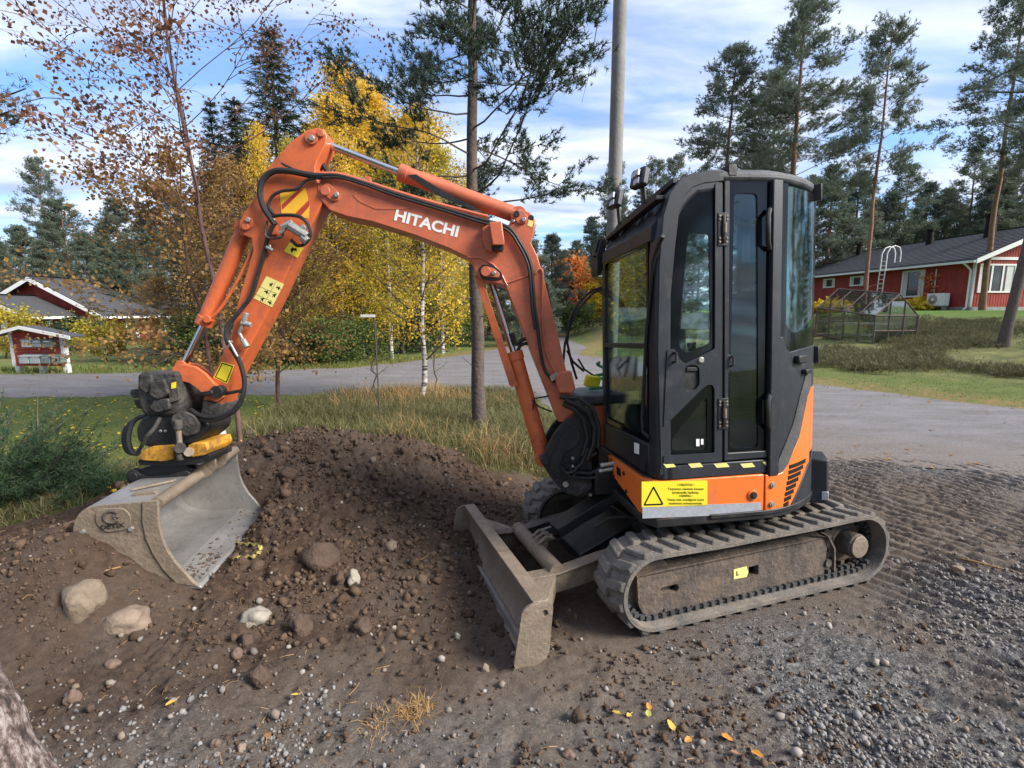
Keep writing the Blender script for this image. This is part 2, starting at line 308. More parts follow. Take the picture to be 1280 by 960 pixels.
def height(x, y, detail=True):
    x = np.asarray(x, float); y = np.asarray(y, float)
    z = np.zeros(np.broadcast(x, y).shape)
    r = np.hypot(x - 1.35, y - 3.2); wgt = 1 - sstep(1.7, 3.4, r)
    z = z + wgt * (-.05 + .0316 * (x - 1.15) - .0577 * (y - 3.34) - .006)
    # the spoil heap left of the blade
    mx_ = -1.75 + .12 * (y - 4.6); e = ((x - mx_) / np.where(x < mx_, 1.75, 1.35)) ** 2 + ((y - 4.75) / np.where(y < 4.75, 1.55, 1.0)) ** 2
    z = z + .47 * np.exp(-e * 1.25) * (1 - .18 * fbm(x * 1.3, y * 1.3, 3, 3))
    z = z + .10 * np.exp(-(((x + 2.6) / .9) ** 2 + ((y - 3.0) / .7) ** 2))
    z = z + .08 * np.exp(-(((x + .6) / 1.2) ** 2 + ((y - 3.5) / .5) ** 2))
    # heath rise on the right
    d = edge_right(x, y); ok = sstep(3, 6, x)
    rise = np.clip(d, 0, None) * .083; rise = np.where(d > 20, 20 * .083 + (d - 20) * .014, rise)
    z = z + ok * (rise + sstep(.5, 5, d) * (1 - .7 * sstep(12, 18, d)) * .12 * fbm(x * .35, y * .35, 3, 9))
    # the far side falls away slightly on the left
    z = z - .85 * sstep(14.5, 22, y) * (1 - sstep(-9, -3.5, x))
    z = z + .05 * fbm(x * .15, y * .15, 2, 4) * sstep(14, 24, np.hypot(x, y)) * (1 - sstep(-.4, .0, polydist(x, y, ROADP) / 2))
    if detail:
        dd = polydist(x, y, DIRT); dm = sstep(-.25, .35, dd)
        e2 = np.exp(-e * .8)
        near = 1 - np.exp(-(np.clip(np.abs(_uy(x, y)) - .775, 0, 9) ** 2 + np.clip(np.abs(_ux(x, y) + .1) - .9, 0, 9) ** 2) / .03)
        near = np.where((np.abs(_uy(x, y)) < .8) & (np.abs(_ux(x, y) + .1) < .95), 0, near)
        bil = 1 - np.abs(fbm(x * 2.7, y * 2.7, 4, 21)) * 2
        bil2 = 1 - np.abs(fbm(x * 7 + 2 * fbm(x * 2, y * 2, 2, 8), y * 7 + 2 * fbm(x * 2 + 9, y * 2, 2, 8), 5, 31, .62)) * 2
        fine = fbm(x * 30, y * 30, 3, 41)
        rough = .25 + .75 * np.clip(e2 + sstep(-.2, -2.2, x) * .6 * sstep(1.2, 2.2, y), 0, 1)
        z = z + dm * near * (rough * (.050 * (bil - .6) + .055 * (bil2 - .5) + .026 * (1 - np.abs(fbm(x * 24, y * 24, 3, 33)) * 2.4)) + .009 * fine + .008 * fbm(x * 14, y * 14, 3, 51))
        # lug prints pressed into the yard on the right
        ts = sstep(1.9, 2.6, x - .25 * (y - 3)) * (1 - sstep(6.0, 6.3, x)) * sstep(1.2, 2.0, y) * (1 - sstep(5.0, 6.0, y))
        wv = fbm(x * .9, y * .9, 3, 61)
        u = (x * .90 + y * .42) / .105 + wv * 2.2
        z = z + ts * .021 * np.tanh(1.6 * np.sin(u * 2 * PI)) * (.35 + .65 * sstep(-.5, .0, fbm(x * 1.3, y * 1.3, 3, 71))) * (.72 + .28 * sstep(-.3, .3, np.sin((x * .42 - y * .9) / .40 * PI + wv * 4)))
        gr = sstep(0, -.5, dd) * (1 - sstep(-.3, .1, polydist(x, y, ROADP)))
        z = z + gr * .018 * fbm(x * 2.2, y * 2.2, 4, 81)
    # the soil the bucket has been set down in stays under its floor
    kx = (x + 1.83) * .9903 + (y - 2.71) * .1392; ky = -(x + 1.83) * .1392 + (y - 2.71) * .9903
    bank = np.interp(-kx, [-.05, .08, .16, .25, .44, .58, .72, 1.6], [.0, .10, .135, .18, .37, .455, .46, .30]) * np.where(ky < 0, np.exp(-(np.clip(-ky - .04, 0, 9) / .42) ** 2), np.exp(-(ky / .55) ** 2)) * np.exp(-(np.clip(-kx - .8, 0, 9) / .8) ** 2)
    z = np.where(kx < .05, np.maximum(z, bank + z * .25), z)
    fl = .088 + 0 * kx
    inb = sstep(-.012, .012, ky) * (1 - sstep(1.07, 1.22, ky)) * sstep(-.74, -.62, kx) * (1 - sstep(-.02, .16, kx))
    z = np.where(inb > 0, np.minimum(z, z * (1 - inb) + np.minimum(z, fl) * inb), z)
    rd = polydist(x, y, ROADP); z = z - .008 * sstep(-.02, .35, rd)
    return z
# undercarriage axes (the machine stands tilted on the ramped dirt)
MU = np.array([[-0.95074191, 0.30837288, -0.03155915], [-0.30974374, -0.94907415, 0.05759403], [-0.01219154, 0.06453231, 0.99784114]])
MS = np.array([[-0.9898464, 0.13859341, -0.03155915], [-0.14023304, -0.98844202, 0.05759403], [-0.02321224, 0.06143488, 0.99784114]])
OX = np.array([1.14951394, 3.34225013, -0.05001254])
def _ux(x, y): return (x - OX[0]) * MU[0, 0] + (y - OX[1]) * MU[1, 0]
def _uy(x, y): return (x - OX[0]) * MU[0, 1] + (y - OX[1]) * MU[1, 1]
def hz(x, y, detail=False): return float(height(np.array([float(x)]), np.array([float(y)]), detail)[0])
def geo(a, b, n, r):  # growing steps
    t = (np.power(r, np.arange(1, n + 1)) - 1) / (r ** n - 1); return a + (b - a) * t
xs = np.concatenate([geo(-4.9, -600, 80, 1.08)[::-1], np.arange(-4.9, 6.3, .0178), geo(6.3, 600, 84, 1.08)])
ys = np.concatenate([geo(.7, -60, 22, 1.2)[::-1], np.arange(.7, 6.9, .0168), geo(6.9, 900, 110, 1.058)])
X, Y = np.meshgrid(xs, ys); Xf, Yf = X.ravel(), Y.ravel()
Zf = height(Xf, Yf)
nx, ny = len(xs), len(ys)
idx = np.arange(nx * ny).reshape(ny, nx)
F = np.stack([idx[:-1, :-1].ravel(), idx[:-1, 1:].ravel(), idx[1:, 1:].ravel(), idx[1:, :-1].ravel()], 1)
def lawn_mask(x, y):
    dd = polydist(x, y, DIRT); return sstep(-.02, -.35, dd + .28 * fbm(x * 2.1, y * 2.1, 4, 91))
dd = polydist(Xf, Yf, DIRT)
lawn = lawn_mask(Xf, Yf)
er = edge_right(Xf, Yf)
heath = sstep(1.5, 3.5, er + 1.2 * fbm(Xf * .5, Yf * .5, 3, 13)) * sstep(3, 6, Xf) * (1 - sstep(16, 18, er + .6 * fbm(Xf * .5, Yf * .5, 3, 14)))
litter = (1 - sstep(.25, 1.1, np.abs(polydist(Xf, Yf, ROADP)) + .5 * fbm(Xf * 1.3, Yf * 1.3, 3, 15))) * sstep(8, 12, Yf + Xf * .4) * .8
litter = np.maximum(litter, .8 * np.exp(-(((Xf - .0) / .55) ** 2 + ((Yf - 5.9) / .4) ** 2)))
litter = np.maximum(litter, .45 * sstep(.1, .5, fbm(Xf * .6, Yf * .6, 4, 19)) * sstep(14, 18, Yf))
def gravel_mask(x, y):
    q = fbm(x * .9, y * .9, 4, 23)
    a = .62 * sstep(2.35, 1.6, y + .55 * q + .18 * np.clip(-x - .8, 0, 5) )
    b = sstep(.3, 1.6, x - .45 * y + .9 + .9 * q) * sstep(3.6, 2.4, y + .6 * q)
    c = .7 * sstep(3.0, 4.6, x + .8 * q)
    return np.clip(np.maximum(np.maximum(a * .85, b), c * .55), 0, 1)
gravel = gravel_mask(Xf, Yf)
gravel = np.maximum(gravel, sstep(-1.2, .2, polydist(Xf, Yf, ROADP) + .6 * fbm(Xf, Yf, 3, 25)) * .8)
mound = np.clip(1.25 * sstep(1.9, 3.1, Yf + .55 * np.clip(-Xf, 0, 2.2) + .5 * fbm(Xf * 1.2, Yf * 1.2, 3, 44)) * sstep(2.3, .9, Xf - .15 * (Yf - 3) + .5 * fbm(Xf, Yf, 3, 45)), 0, 1) * (.75 + .25 * sstep(-.3, .3, fbm(Xf * 1.7, Yf * 1.7, 4, 46)))
go = np_mesh('ground', np.stack([Xf, Yf, Zf], 1), F, None, smooth=True)
tag(go, kind='structure')
for nm, ch in (('zone_a', (gravel, lawn, heath)), ('zone_b', (litter, mound, sstep(15, 19, er) * sstep(3, 6, Xf)))):
    at_ = go.data.color_attributes.new(nm, 'FLOAT_COLOR', 'POINT')
    C4 = np.ones((len(Xf), 4), np.float32)
    for k in range(3): C4[:, k] = ch[k]
    at_.data.foreach_set('color', C4.ravel())
def ground_material():
    m = bpy.data.materials.new('soil_gravel_grass'); m.use_nodes = True; n = m.node_tree.nodes; l = m.node_tree.links; b = n['Principled BSDF']
    b.inputs['Roughness'].default_value = .95; b.inputs['Specular IOR Level'].default_value = .25
    g = n.new('ShaderNodeNewGeometry')
    def noise(s, d=6, r=.6, dist=0):
        q = n.new('ShaderNodeTexNoise'); q.inputs['Scale'].default_value = s; q.inputs['Detail'].default_value = d; q.inputs['Roughness'].default_value = r; q.inputs['Distortion'].default_value = dist; l.new(g.outputs['Position'], q.inputs['Vector']); return q.outputs['Fac']
    def ramp(f, *st):
        q = n.new('ShaderNodeValToRGB'); e = q.color_ramp.elements
        e[0].position = st[0][0]; e[0].color = (*st[0][1], 1); e[1].position = st[-1][0]; e[1].color = (*st[-1][1], 1)
        for p, c_ in st[1:-1]: k = e.new(p); k.color = (*c_, 1)
        l.new(f, q.inputs[0]); return q.outputs[0]
    def mix(f, a, c_, bt='MIX'):
        q = n.new('ShaderNodeMix'); q.data_type = 'RGBA'; q.blend_type = bt
        if isinstance(f, float): q.inputs[0].default_value = f
        else: l.new(f, q.inputs[0])
        l.new(a, q.inputs[6]); l.new(c_, q.inputs[7]); return q.outputs[2]
    def sepc(name):
        a = n.new('ShaderNodeVertexColor'); a.layer_name = name; s_ = n.new('ShaderNodeSeparateColor'); l.new(a.outputs[0], s_.inputs[0]); return s_.outputs
    za, zb = sepc('zone_a'), sepc('zone_b')
    dirt = mix(noise(1.1, 8, .65), ramp(noise(26, 10, .75), (.3, (.085, .062, .047)), (.5, (.145, .110, .084)), (.72, (.215, .170, .134))), ramp(noise(18, 10, .75), (.3, (.11, .086, .068)), (.7, (.27, .225, .185))))
    dark = ramp(noise(22, 10, .75), (.3, (.038, .023, .015)), (.5, (.080, .050, .034)), (.75, (.150, .100, .070)))
    dirt = mix(zb[1], dirt, dark)
    v = n.new('ShaderNodeTexVoronoi'); v.inputs['Scale'].default_value = 85; l.new(g.outputs['Position'], v.inputs['Vector'])
    bw = n.new('ShaderNodeSeparateColor'); l.new(v.outputs['Color'], bw.inputs[0])
    gra = ramp(bw.outputs[0], (.0, (.085, .085, .088)), (.5, (.155, .153, .152)), (.9, (.25, .245, .24)), (1, (.36, .34, .31)))
    gra = mix(ramp(noise(1.7, 6), (.40, (0, 0, 0)), (.62, (.75, .75, .75))), gra, dirt)
    nb = noise(3.2, 8, .7); 
    mm = n.new('ShaderNodeMath'); mm.operation = 'MULTIPLY_ADD'; l.new(nb, mm.inputs[0]); mm.inputs[1].default_value = .9; mm.inputs[2].default_value = -.45
    ma = n.new('ShaderNodeMath'); ma.operation = 'ADD'; ma.use_clamp = True; l.new(mm.outputs[0], ma.inputs[0]); l.new(za[0], ma.inputs[1])
    c_ = mix(ma.outputs[0], dirt, gra)
    law = ramp(noise(1.3, 9, .7), (.30, (.055, .085, .020)), (.48, (.105, .145, .032)), (.60, (.18, .185, .055)), (.74, (.21, .165, .075)))
    law = mix(.5, law, ramp(noise(30, 6, .7), (.35, (.05, .07, .02)), (.7, (.21, .24, .07))))
    c_ = mix(za[1], c_, law)
    hth = ramp(noise(2.2, 9, .7), (.34, (.085, .088, .040)), (.5, (.15, .155, .055)), (.66, (.24, .225, .085)))
    c_ = mix(za[2], c_, hth)
    grn = ramp(noise(9, 6, .6), (.35, (.10, .19, .035)), (.7, (.16, .27, .05)))
    c_ = mix(zb[2], c_, grn)
    lit = ramp(noise(14, 8, .7), (.32, (.13, .085, .045)), (.5, (.27, .165, .075)), (.7, (.36, .22, .09)))
    lf = n.new('ShaderNodeMath'); lf.operation = 'MULTIPLY'; l.new(ramp(noise(6, 9, .75), (.42, (0, 0, 0)), (.56, (1, 1, 1))), lf.inputs[0]); l.new(zb[0], lf.inputs[1])
    c_ = mix(lf.outputs[0], c_, lit)
    l.new(c_, b.inputs['Base Color'])
    bp = n.new('ShaderNodeBump'); bp.inputs['Strength'].default_value = 1.0; bp.inputs['Distance'].default_value = .022; l.new(noise(48, 10, .8), bp.inputs['Height'])
    b2 = n.new('ShaderNodeBump'); b2.inputs['Distance'].default_value = .008; l.new(za[0], b2.inputs['Strength']); l.new(v.outputs['Distance'], b2.inputs['Height']); b2.invert = True
    l.new(bp.outputs[0], b2.inputs['Normal']); l.new(b2.outputs[0], b.inputs['Normal'])
    return m
go.data.materials.append(ground_material())
# ------------------------------------------------------------------ road sheet
from mathutils.geometry import tessellate_polygon
rp = jitter_poly(ROADP, .10, .24, 1.5, 5)
tri = tessellate_polygon([[Vector((p[0], p[1], 0)) for p in rp]])
road = np_mesh('road', np.array([(p[0], p[1], .004) for p in rp]), np.array([tuple(t) for t in tri]), None, smooth=False)
tag(road, kind='structure')
def road_material():
    m = bpy.data.materials.new('worn_gravelly_asphalt'); m.use_nodes = True; n = m.node_tree.nodes; l = m.node_tree.links; b = n['Principled BSDF']; b.inputs['Roughness'].default_value = .9; b.inputs['Specular IOR Level'].default_value = .3
    g = n.new('ShaderNodeNewGeometry')
    def noise(s, d=6, r=.6, st=None):
        q = n.new('ShaderNodeTexNoise'); q.inputs['Scale'].default_value = s; q.inputs['Detail'].default_value = d; q.inputs['Roughness'].default_value = r
        if st:
            mp_ = n.new('ShaderNodeMapping'); mp_.inputs['Scale'].default_value = st; mp_.inputs['Rotation'].default_value = (0, 0, R(22)); l.new(g.outputs['Position'], mp_.inputs[0]); l.new(mp_.outputs[0], q.inputs['Vector'])
        else: l.new(g.outputs['Position'], q.inputs['Vector'])
        return q.outputs['Fac']
    def ramp(f, *st):
        q = n.new('ShaderNodeValToRGB'); e = q.color_ramp.elements; e[0].position = st[0][0]; e[0].color = (*st[0][1], 1); e[1].position = st[-1][0]; e[1].color = (*st[-1][1], 1)
        for p, c_ in st[1:-1]: k = e.new(p); k.color = (*c_, 1)
        l.new(f, q.inputs[0]); return q.outputs[0]
    def mix(f, a, c_):
        q = n.new('ShaderNodeMix'); q.data_type = 'RGBA'
        if isinstance(f, float): q.inputs[0].default_value = f
        else: l.new(f, q.inputs[0])
        l.new(a, q.inputs[6]); l.new(c_, q.inputs[7]); return q.outputs[2]
    c1 = ramp(noise(45, 10, .8), (.3, (.10, .096, .10)), (.52, (.20, .19, .195)), (.72, (.34, .32, .315)))
    c2 = ramp(noise(12, 10, .8), (.3, (.085, .082, .082)), (.7, (.20, .185, .175)))
    c_ = mix(ramp(noise(.9, 7, .65, (1.0, 3.2, 1)), (.36, (0, 0, 0)), (.64, (1, 1, 1))), c1, c2)
    s = ramp(noise(3.0, 9, .75, (.8, 2.6, 1)), (.60, (0, 0, 0)), (.70, (.8, .8, .8)))
    c_ = mix(s, c_, ramp(noise(30, 8, .8), (.3, (.13, .10, .07)), (.7, (.26, .19, .125))))
    # the yard edge: soil and dust carried onto the hard surface
    sx = n.new('ShaderNodeSeparateXYZ'); l.new(g.outputs['Position'], sx.inputs[0])
    def mth(op, p, q_=None, r_=None):
        k = n.new('ShaderNodeMath'); k.operation = op
        for i, v in enumerate((p, q_, r_)):
            if v is None: continue
            if isinstance(v, (int, float)): k.inputs[i].default_value = v
            else: l.new(v, k.inputs[i])
        return k.outputs[0]
    vv = mth('ADD', mth('MULTIPLY', sx.outputs[0], .42), mth('MULTIPLY', sx.outputs[1], .907))
    vv = mth('ADD', vv, mth('MULTIPLY', noise(1.3, 8, .7), -3.2))
    mr = n.new('ShaderNodeMapRange'); l.new(vv, mr.inputs[0]); mr.inputs[1].default_value = 4.6; mr.inputs[2].default_value = 7.2; mr.inputs[3].default_value = 1; mr.inputs[4].default_value = 0
    mr2 = n.new('ShaderNodeMapRange'); l.new(sx.outputs[0], mr2.inputs[0]); mr2.inputs[1].default_value = -.8; mr2.inputs[2].default_value = .6
    soil = ramp(noise(26, 10, .78), (.3, (.09, .068, .053)), (.5, (.165, .135, .112)), (.72, (.26, .225, .195)))
    c_ = mix(mth('MULTIPLY', mr.outputs[0], mr2.outputs[0]), c_, soil)
    # cracks
    vo = n.new('ShaderNodeTexVoronoi'); vo.feature = 'DISTANCE_TO_EDGE'; vo.inputs['Scale'].default_value = .55; dn = n.new('ShaderNodeVectorMath'); dn.operation = 'ADD'; l.new(g.outputs['Position'], dn.inputs[0]); cn_ = n.new('ShaderNodeTexNoise'); cn_.inputs['Scale'].default_value = 1.6; cn_.inputs['Detail'].default_value = 6; l.new(g.outputs['Position'], cn_.inputs['Vector']); l.new(cn_.outputs['Color'], dn.inputs[1]); l.new(dn.outputs[0], vo.inputs['Vector'])
    ck = ramp(vo.outputs['Distance'], (.0, (.22, .22, .22)), (.012, (0, 0, 0))); dk_ = ramp(noise(5, 3), (.3, (.05, .048, .045)), (.7, (.07, .065, .06))); c_ = mix(ck, c_, dk_)
    l.new(c_, b.inputs['Base Color'])
    bp = n.new('ShaderNodeBump'); bp.inputs['Strength'].default_value = .9; bp.inputs['Distance'].default_value = .012; l.new(noise(38, 9, .8), bp.inputs['Height']); l.new(bp.outputs[0], b.inputs['Normal'])
    return m
road.data.materials.append(road_material())
# ------------------------------------------------------------------ loose stones and clods (nobody could count them)
def ico():
    t = (1 + 5 ** .5) / 2
    V = np.array([(-1, t, 0), (1, t, 0), (-1, -t, 0), (1, -t, 0), (0, -1, t), (0, 1, t), (0, -1, -t), (0, 1, -t), (t, 0, -1), (t, 0, 1), (-t, 0, -1), (-t, 0, 1)], float); V /= np.linalg.norm(V[0])
    Fc = np.array([(0, 11, 5), (0, 5, 1), (0, 1, 7), (0, 7, 10), (0, 10, 11), (1, 5, 9), (5, 11, 4), (11, 10, 2), (10, 7, 6), (7, 1, 8), (3, 9, 4), (3, 4, 2), (3, 2, 6), (3, 6, 8), (3, 8, 9), (4, 9, 5), (2, 4, 11), (6, 2, 10), (8, 6, 7), (9, 8, 1)])
    return V, Fc
IV, IF = ico()
def randrot(n):
    q = rng.normal(size=(n, 4)); q /= np.linalg.norm(q, axis=1)[:, None]; a, b, c, d = q.T
    return np.stack([1 - 2 * (c * c + d * d), 2 * (b * c - a * d), 2 * (b * d + a * c), 2 * (b * c + a * d), 1 - 2 * (b * b + d * d), 2 * (c * d - a * b), 2 * (b * d - a * c), 2 * (c * d + a * b), 1 - 2 * (b * b + c * c)], 1).reshape(n, 3, 3)
def pebbles(name, xy, rad, m, sink=.3, flat=(.6, 1.), jag=.22, smooth=False):
    n = len(xy); V = IV[None] * (1 + rng.uniform(-jag, jag, (n, 12, 1))); sc3 = rng.uniform(flat[0], flat[1], (n, 1, 3)); V = V * sc3
    V = np.einsum('nij,nkj->nki', randrot(n), V) * rad[:, None, None]
    z = height(xy[:, 0], xy[:, 1]); V[:, :, 0] += xy[:, 0:1]; V[:, :, 1] += xy[:, 1:2]; V[:, :, 2] += (z + rad * (1 - sink) * .7)[:, None]
    Fa = (IF[None] + (np.arange(n) * 12)[:, None, None]).reshape(-1, 3)
    return tag(np_mesh(name, V.reshape(-1, 3), Fa, m, smooth=smooth), kind='stuff')
def inside_track(x, y): return (np.abs(_uy(x, y)) < .82) & (np.abs(_ux(x, y) + .1) < 1.05)
M['gravelstone'] = mat('crushed_stone', (.2, .2, .2), .85, island=[(.10, .098, .097), (.16, .155, .15), (.19, .182, .175), (.26, .25, .24), (.15, .125, .105), (.30, .29, .28)], spec=.3)
M['clod'] = mat('soil_clods', (.1, .07, .05), .97, island=[(.056, .036, .024), (.095, .063, .043), (.138, .095, .067), (.080, .052, .036)], bump=.5, bs=90, spec=.15)
def sample(n, x0, x1, y0, y1, f):
    # denser towards the camera, where stones show largest
    yy = y0 + (y1 - y0) * rng.random(n) ** 1.35; lim = np.minimum(1.25 * yy + .3, 6); xx = rng.uniform(-1, 1, n) * lim; k = (xx > x0) & (xx < x1); xx, yy = xx[k], yy[k]
    p = f(xx, yy); k = (rng.random(len(xx)) < p) & ~inside_track(xx, yy); return np.stack([xx[k], yy[k]], 1)
xy = sample(62000, -3.2, 5.2, .85, 4.0, lambda x, y: gravel_mask(x, y) * (.10 + .90 * sstep(-.12, .28, fbm(x * 1.1, y * 1.1, 4, 33))))
rad = np.clip(rng.lognormal(math.log(.0068), .42, len(xy)), .003, .020)
pebbles('gravel', xy, rad, 'gravelstone', jag=.34, sink=.5)
OV = np.array([(1, 0, 0), (-1, 0, 0), (0, 1, 0), (0, -1, 0), (0, 0, 1), (0, 0, -1)], float); OF = np.array([(0, 2, 4), (2, 1, 4), (1, 3, 4), (3, 0, 4), (2, 0, 5), (1, 2, 5), (3, 1, 5), (0, 3, 5)])
def crumbs(name, xy, rad, m, sink):
    n = len(xy); V = OV[None] * (1 + rng.uniform(-.45, .45, (n, 6, 1))) + rng.uniform(-.25, .25, (n, 6, 3)); V = V * rng.uniform(.55, 1.1, (n, 1, 3)); V = np.einsum('nij,nkj->nki', randrot(n), V) * rad[:, None, None]; z = height(xy[:, 0], xy[:, 1]); V[:, :, 0] += xy[:, 0:1]; V[:, :, 1] += xy[:, 1:2]; V[:, :, 2] += (z + rad * (.5 - sink))[:, None]
    return tag(np_mesh(name, V.reshape(-1, 3), (OF[None] + (np.arange(n) * 6)[:, None, None]).reshape(-1, 3), m), kind='stuff')
heap = lambda x, y: np.exp(-(((x + 1.75) / 2.3) ** 2 + ((y - 4.3) / 1.9) ** 2))
dz = lambda x, y: sstep(-.05, .25, polydist(x, y, DIRT))
soilside = lambda x, y: dz(x, y) * sstep(2.2, .9, x) * (.25 + .75 * sstep(-.25, .2, fbm(x * 2.2, y * 2.2, 3, 37))) * (.35 + .65 * np.clip(heap(x, y) * 1.4 + .8 * sstep(-1.7, -2.4, x) * sstep(2.0, 2.5, y), 0, 1))
xy = sample(60000, -4.8, 3.5, 1.0, 6.6, soilside); crumbs('soil_crumbs', xy, np.clip(rng.lognormal(math.log(.0085), .45, len(xy)), .003, .022), 'clod', .25)
n_ = 6500; xq = rng.normal(-1.7, 1.35, n_); yq = rng.normal(4.1, 1.1, n_); k = (rng.random(n_) < dz(xq, yq) * (.25 + .75 * sstep(-.2, .25, fbm(xq * 1.7, yq * 1.7, 3, 39)))) & ~inside_track(xq, yq) & (yq > 2.3); xy = np.stack([xq[k], yq[k]], 1)
kx = (xy[:, 0] + 1.83) * .9903 + (xy[:, 1] - 2.71) * .1392; ky = -(xy[:, 0] + 1.83) * .1392 + (xy[:, 1] - 2.71) * .9903; xy = xy[~((kx > -.7) & (kx < .04) & (ky > -.04) & (ky < 1.14))]
pebbles('soil_clod_scatter', xy, np.clip(rng.lognormal(math.log(.017), .45, len(xy)), .008, .05), 'clod', sink=.75, jag=.42, flat=(.5, 1.05))
xy = sample(1500, -4.6, 6, 1.0, 6.3, lambda x, y: sstep(0, .4, polydist(x, y, DIRT)) * .6)
rad = np.clip(rng.lognormal(math.log(.010), .45, len(xy)), .004, .03)
M['palestone'] = mat('pale_pebbles', (.3, .27, .22), .8, island=[(.24, .20, .16), (.17, .13, .10), (.32, .29, .26), (.14, .12, .105)], spec=.3)
pebbles('pebble_scatter', xy, rad, 'palestone')
# ================================================================== EXCAVATOR
FU = Frame(OX, MU); FS = Frame(OX, MS)
_a = R(6.5); MBm = np.stack([math.cos(_a) * MS[:, 0] - math.sin(_a) * MS[:, 1], math.sin(_a) * MS[:, 0] + math.cos(_a) * MS[:, 1], MS[:, 2]], 1)
FB = Frame(FS.w((.74, 0, 0)), MBm)
_k = R(8); FK = Frame((-1.83, 2.71, .10), np.stack([(math.cos(_k), math.sin(_k), 0), (-math.sin(_k), math.cos(_k), 0), (0, 0, 1)], 1))
ex = bpy.data.objects.new('mini_excavator', None); col.objects.link(ex)
ex.matrix_world = Matrix([[*MU[0], OX[0]], [*MU[1], OX[1]], [*MU[2], OX[2]], [0, 0, 0, 1]])
tag(ex, 'orange mini excavator with black cab, tracks and dozer blade, bucket resting on the soil heap', 'excavator')
def P(name, mb, m, fr, parent=None, bevel=.004, smooth=40, label=None):
    o = mb.build(name, m, parent or ex, fr, FU, bevel, smooth)
    if label: o['label'] = label
    return o
def rpoly(pts, r, n=4, ax=1):
    """rounded polygon (3-vectors in the plane across axis ax)"""
    q = []; m = len(pts); rs = r if hasattr(r, '__len__') else [r] * m
    for i in range(m):
        p = np.array(pts[i], float); a = np.array(pts[i - 1], float) - p; b = np.array(pts[(i + 1) % m], float) - p
        la, lb = np.linalg.norm(a), np.linalg.norm(b); d = min(rs[i], la * .45, lb * .45)
        if d < 1e-4: q += [p] * 1; continue
        a = p + a / la * d; b = p + b / lb * d
        for k in range(n + 1):
            t = k / n; q.append((1 - t) ** 2 * a + 2 * t * (1 - t) * p + t * t * b)
    return q
def plate(mb, loops, ax, a, b):
    """plate with holes: loops[0] outline, the rest holes"""
    o2 = [i for i in range(3) if i != ax]
    L2 = [[Vector((p[o2[0]], p[o2[1]], 0)) for p in lp] for lp in loops]
    T = tessellate_polygon(L2); flat = [p for lp in loops for p in lp]; n = len(flat); V = []
    for v in (a, b):
        for p in flat: q = list(p); q[ax] = v; V.append(q)
    F = [tuple(t) for t in T] + [tuple(i + n for i in t) for t in T]
    o = 0
    for lp in loops:
        k = len(lp)
        for i in range(k): j = (i + 1) % k; F.append((o + i, o + j, n + o + j, n + o + i))
        o += k
    return mb.add(V, F)
def circ(c, r, n=20, ax=1, ph=0):
    o = []
    for k in range(n):
        t = 2 * PI * k / n + ph; q = list(c); i, j = [i for i in range(3) if i != ax]; q[i] += r * math.cos(t); q[j] += r * math.sin(t); o.append(q)
    return o
def text_on(name, s, p0, e1, e2, size, m, parent, fr, width=None, bold=0., ext=.0012, align='LEFT', spacing=1.):
    cu = bpy.data.curves.new(name, 'FONT'); cu.body = s; cu.size = 1; cu.offset = bold; cu.align_x = align; cu.space_character = spacing; cu.resolution_u = 3; cu.space_line = .95
    to = bpy.data.objects.new(name, cu); col.objects.link(to); dg = bpy.context.evaluated_depsgraph_get(); me = to.evaluated_get(dg).to_mesh()
    V = np.array([v.co[:] for v in me.vertices]); Fc = [tuple(p.vertices) for p in me.polygons]
    to.evaluated_get(dg).to_mesh_clear(); bpy.data.objects.remove(to); bpy.data.curves.remove(cu)
    e1 = np.array(e1, float); e2 = np.array(e2, float); e1 /= np.linalg.norm(e1); e2 /= np.linalg.norm(e2)
    sx = size
    if width:
        w0 = V[:, 0].max() - V[:, 0].min(); sx = width / w0
        if align == 'LEFT': V[:, 0] -= V[:, 0].min()
    mb = MB(); nrm = np.cross(e1, e2)
    W = np.array(p0)[None] + V[:, 0:1] * sx * e1[None] + V[:, 1:2] * size * e2[None] + nrm[None] * ext
    mb.add(W, Fc); return P(name, mb, m, fr, parent, bevel=0, smooth=0)
# ------------------------------------------------------------------ tracks
IC, IR = (.64, .232), .212; SC, SR = (-.838, .232), .212
def track_path(n=220):
    pts = []
    top0 = (IC[0], IC[1] + IR); bot0 = (IC[0], IC[1] - IR); L1 = IC[0] - SC[0]
    for t in np.linspace(0, 1, 60, endpoint=False): pts.append((top0[0] - L1 * t, top0[1] - .010 * math.sin(PI * t) ** 2 * (1 + .4 * math.sin(9 * t))))
    for t in np.linspace(0, PI, 40, endpoint=False): pts.append((SC[0] - SR * math.sin(t), SC[1] + SR * math.cos(t)))
    for t in np.linspace(0, 1, 60, endpoint=False): pts.append((SC[0] + L1 * t, bot0[1]))
    for t in np.linspace(0, PI, 40, endpoint=False): pts.append((IC[0] + IR * math.sin(t), IC[1] - IR * math.cos(t)))
    A = np.array(pts + [pts[0]]); s = np.concatenate([[0], np.cumsum(np.hypot(*np.diff(A, axis=0).T))])
    q = np.linspace(0, s[-1], n, endpoint=False); Bx = np.interp(q, s, A[:, 0]); Bz = np.interp(q, s, A[:, 1]); return np.stack([Bx, Bz], 1), s[-1]
TP, TLEN = track_path()
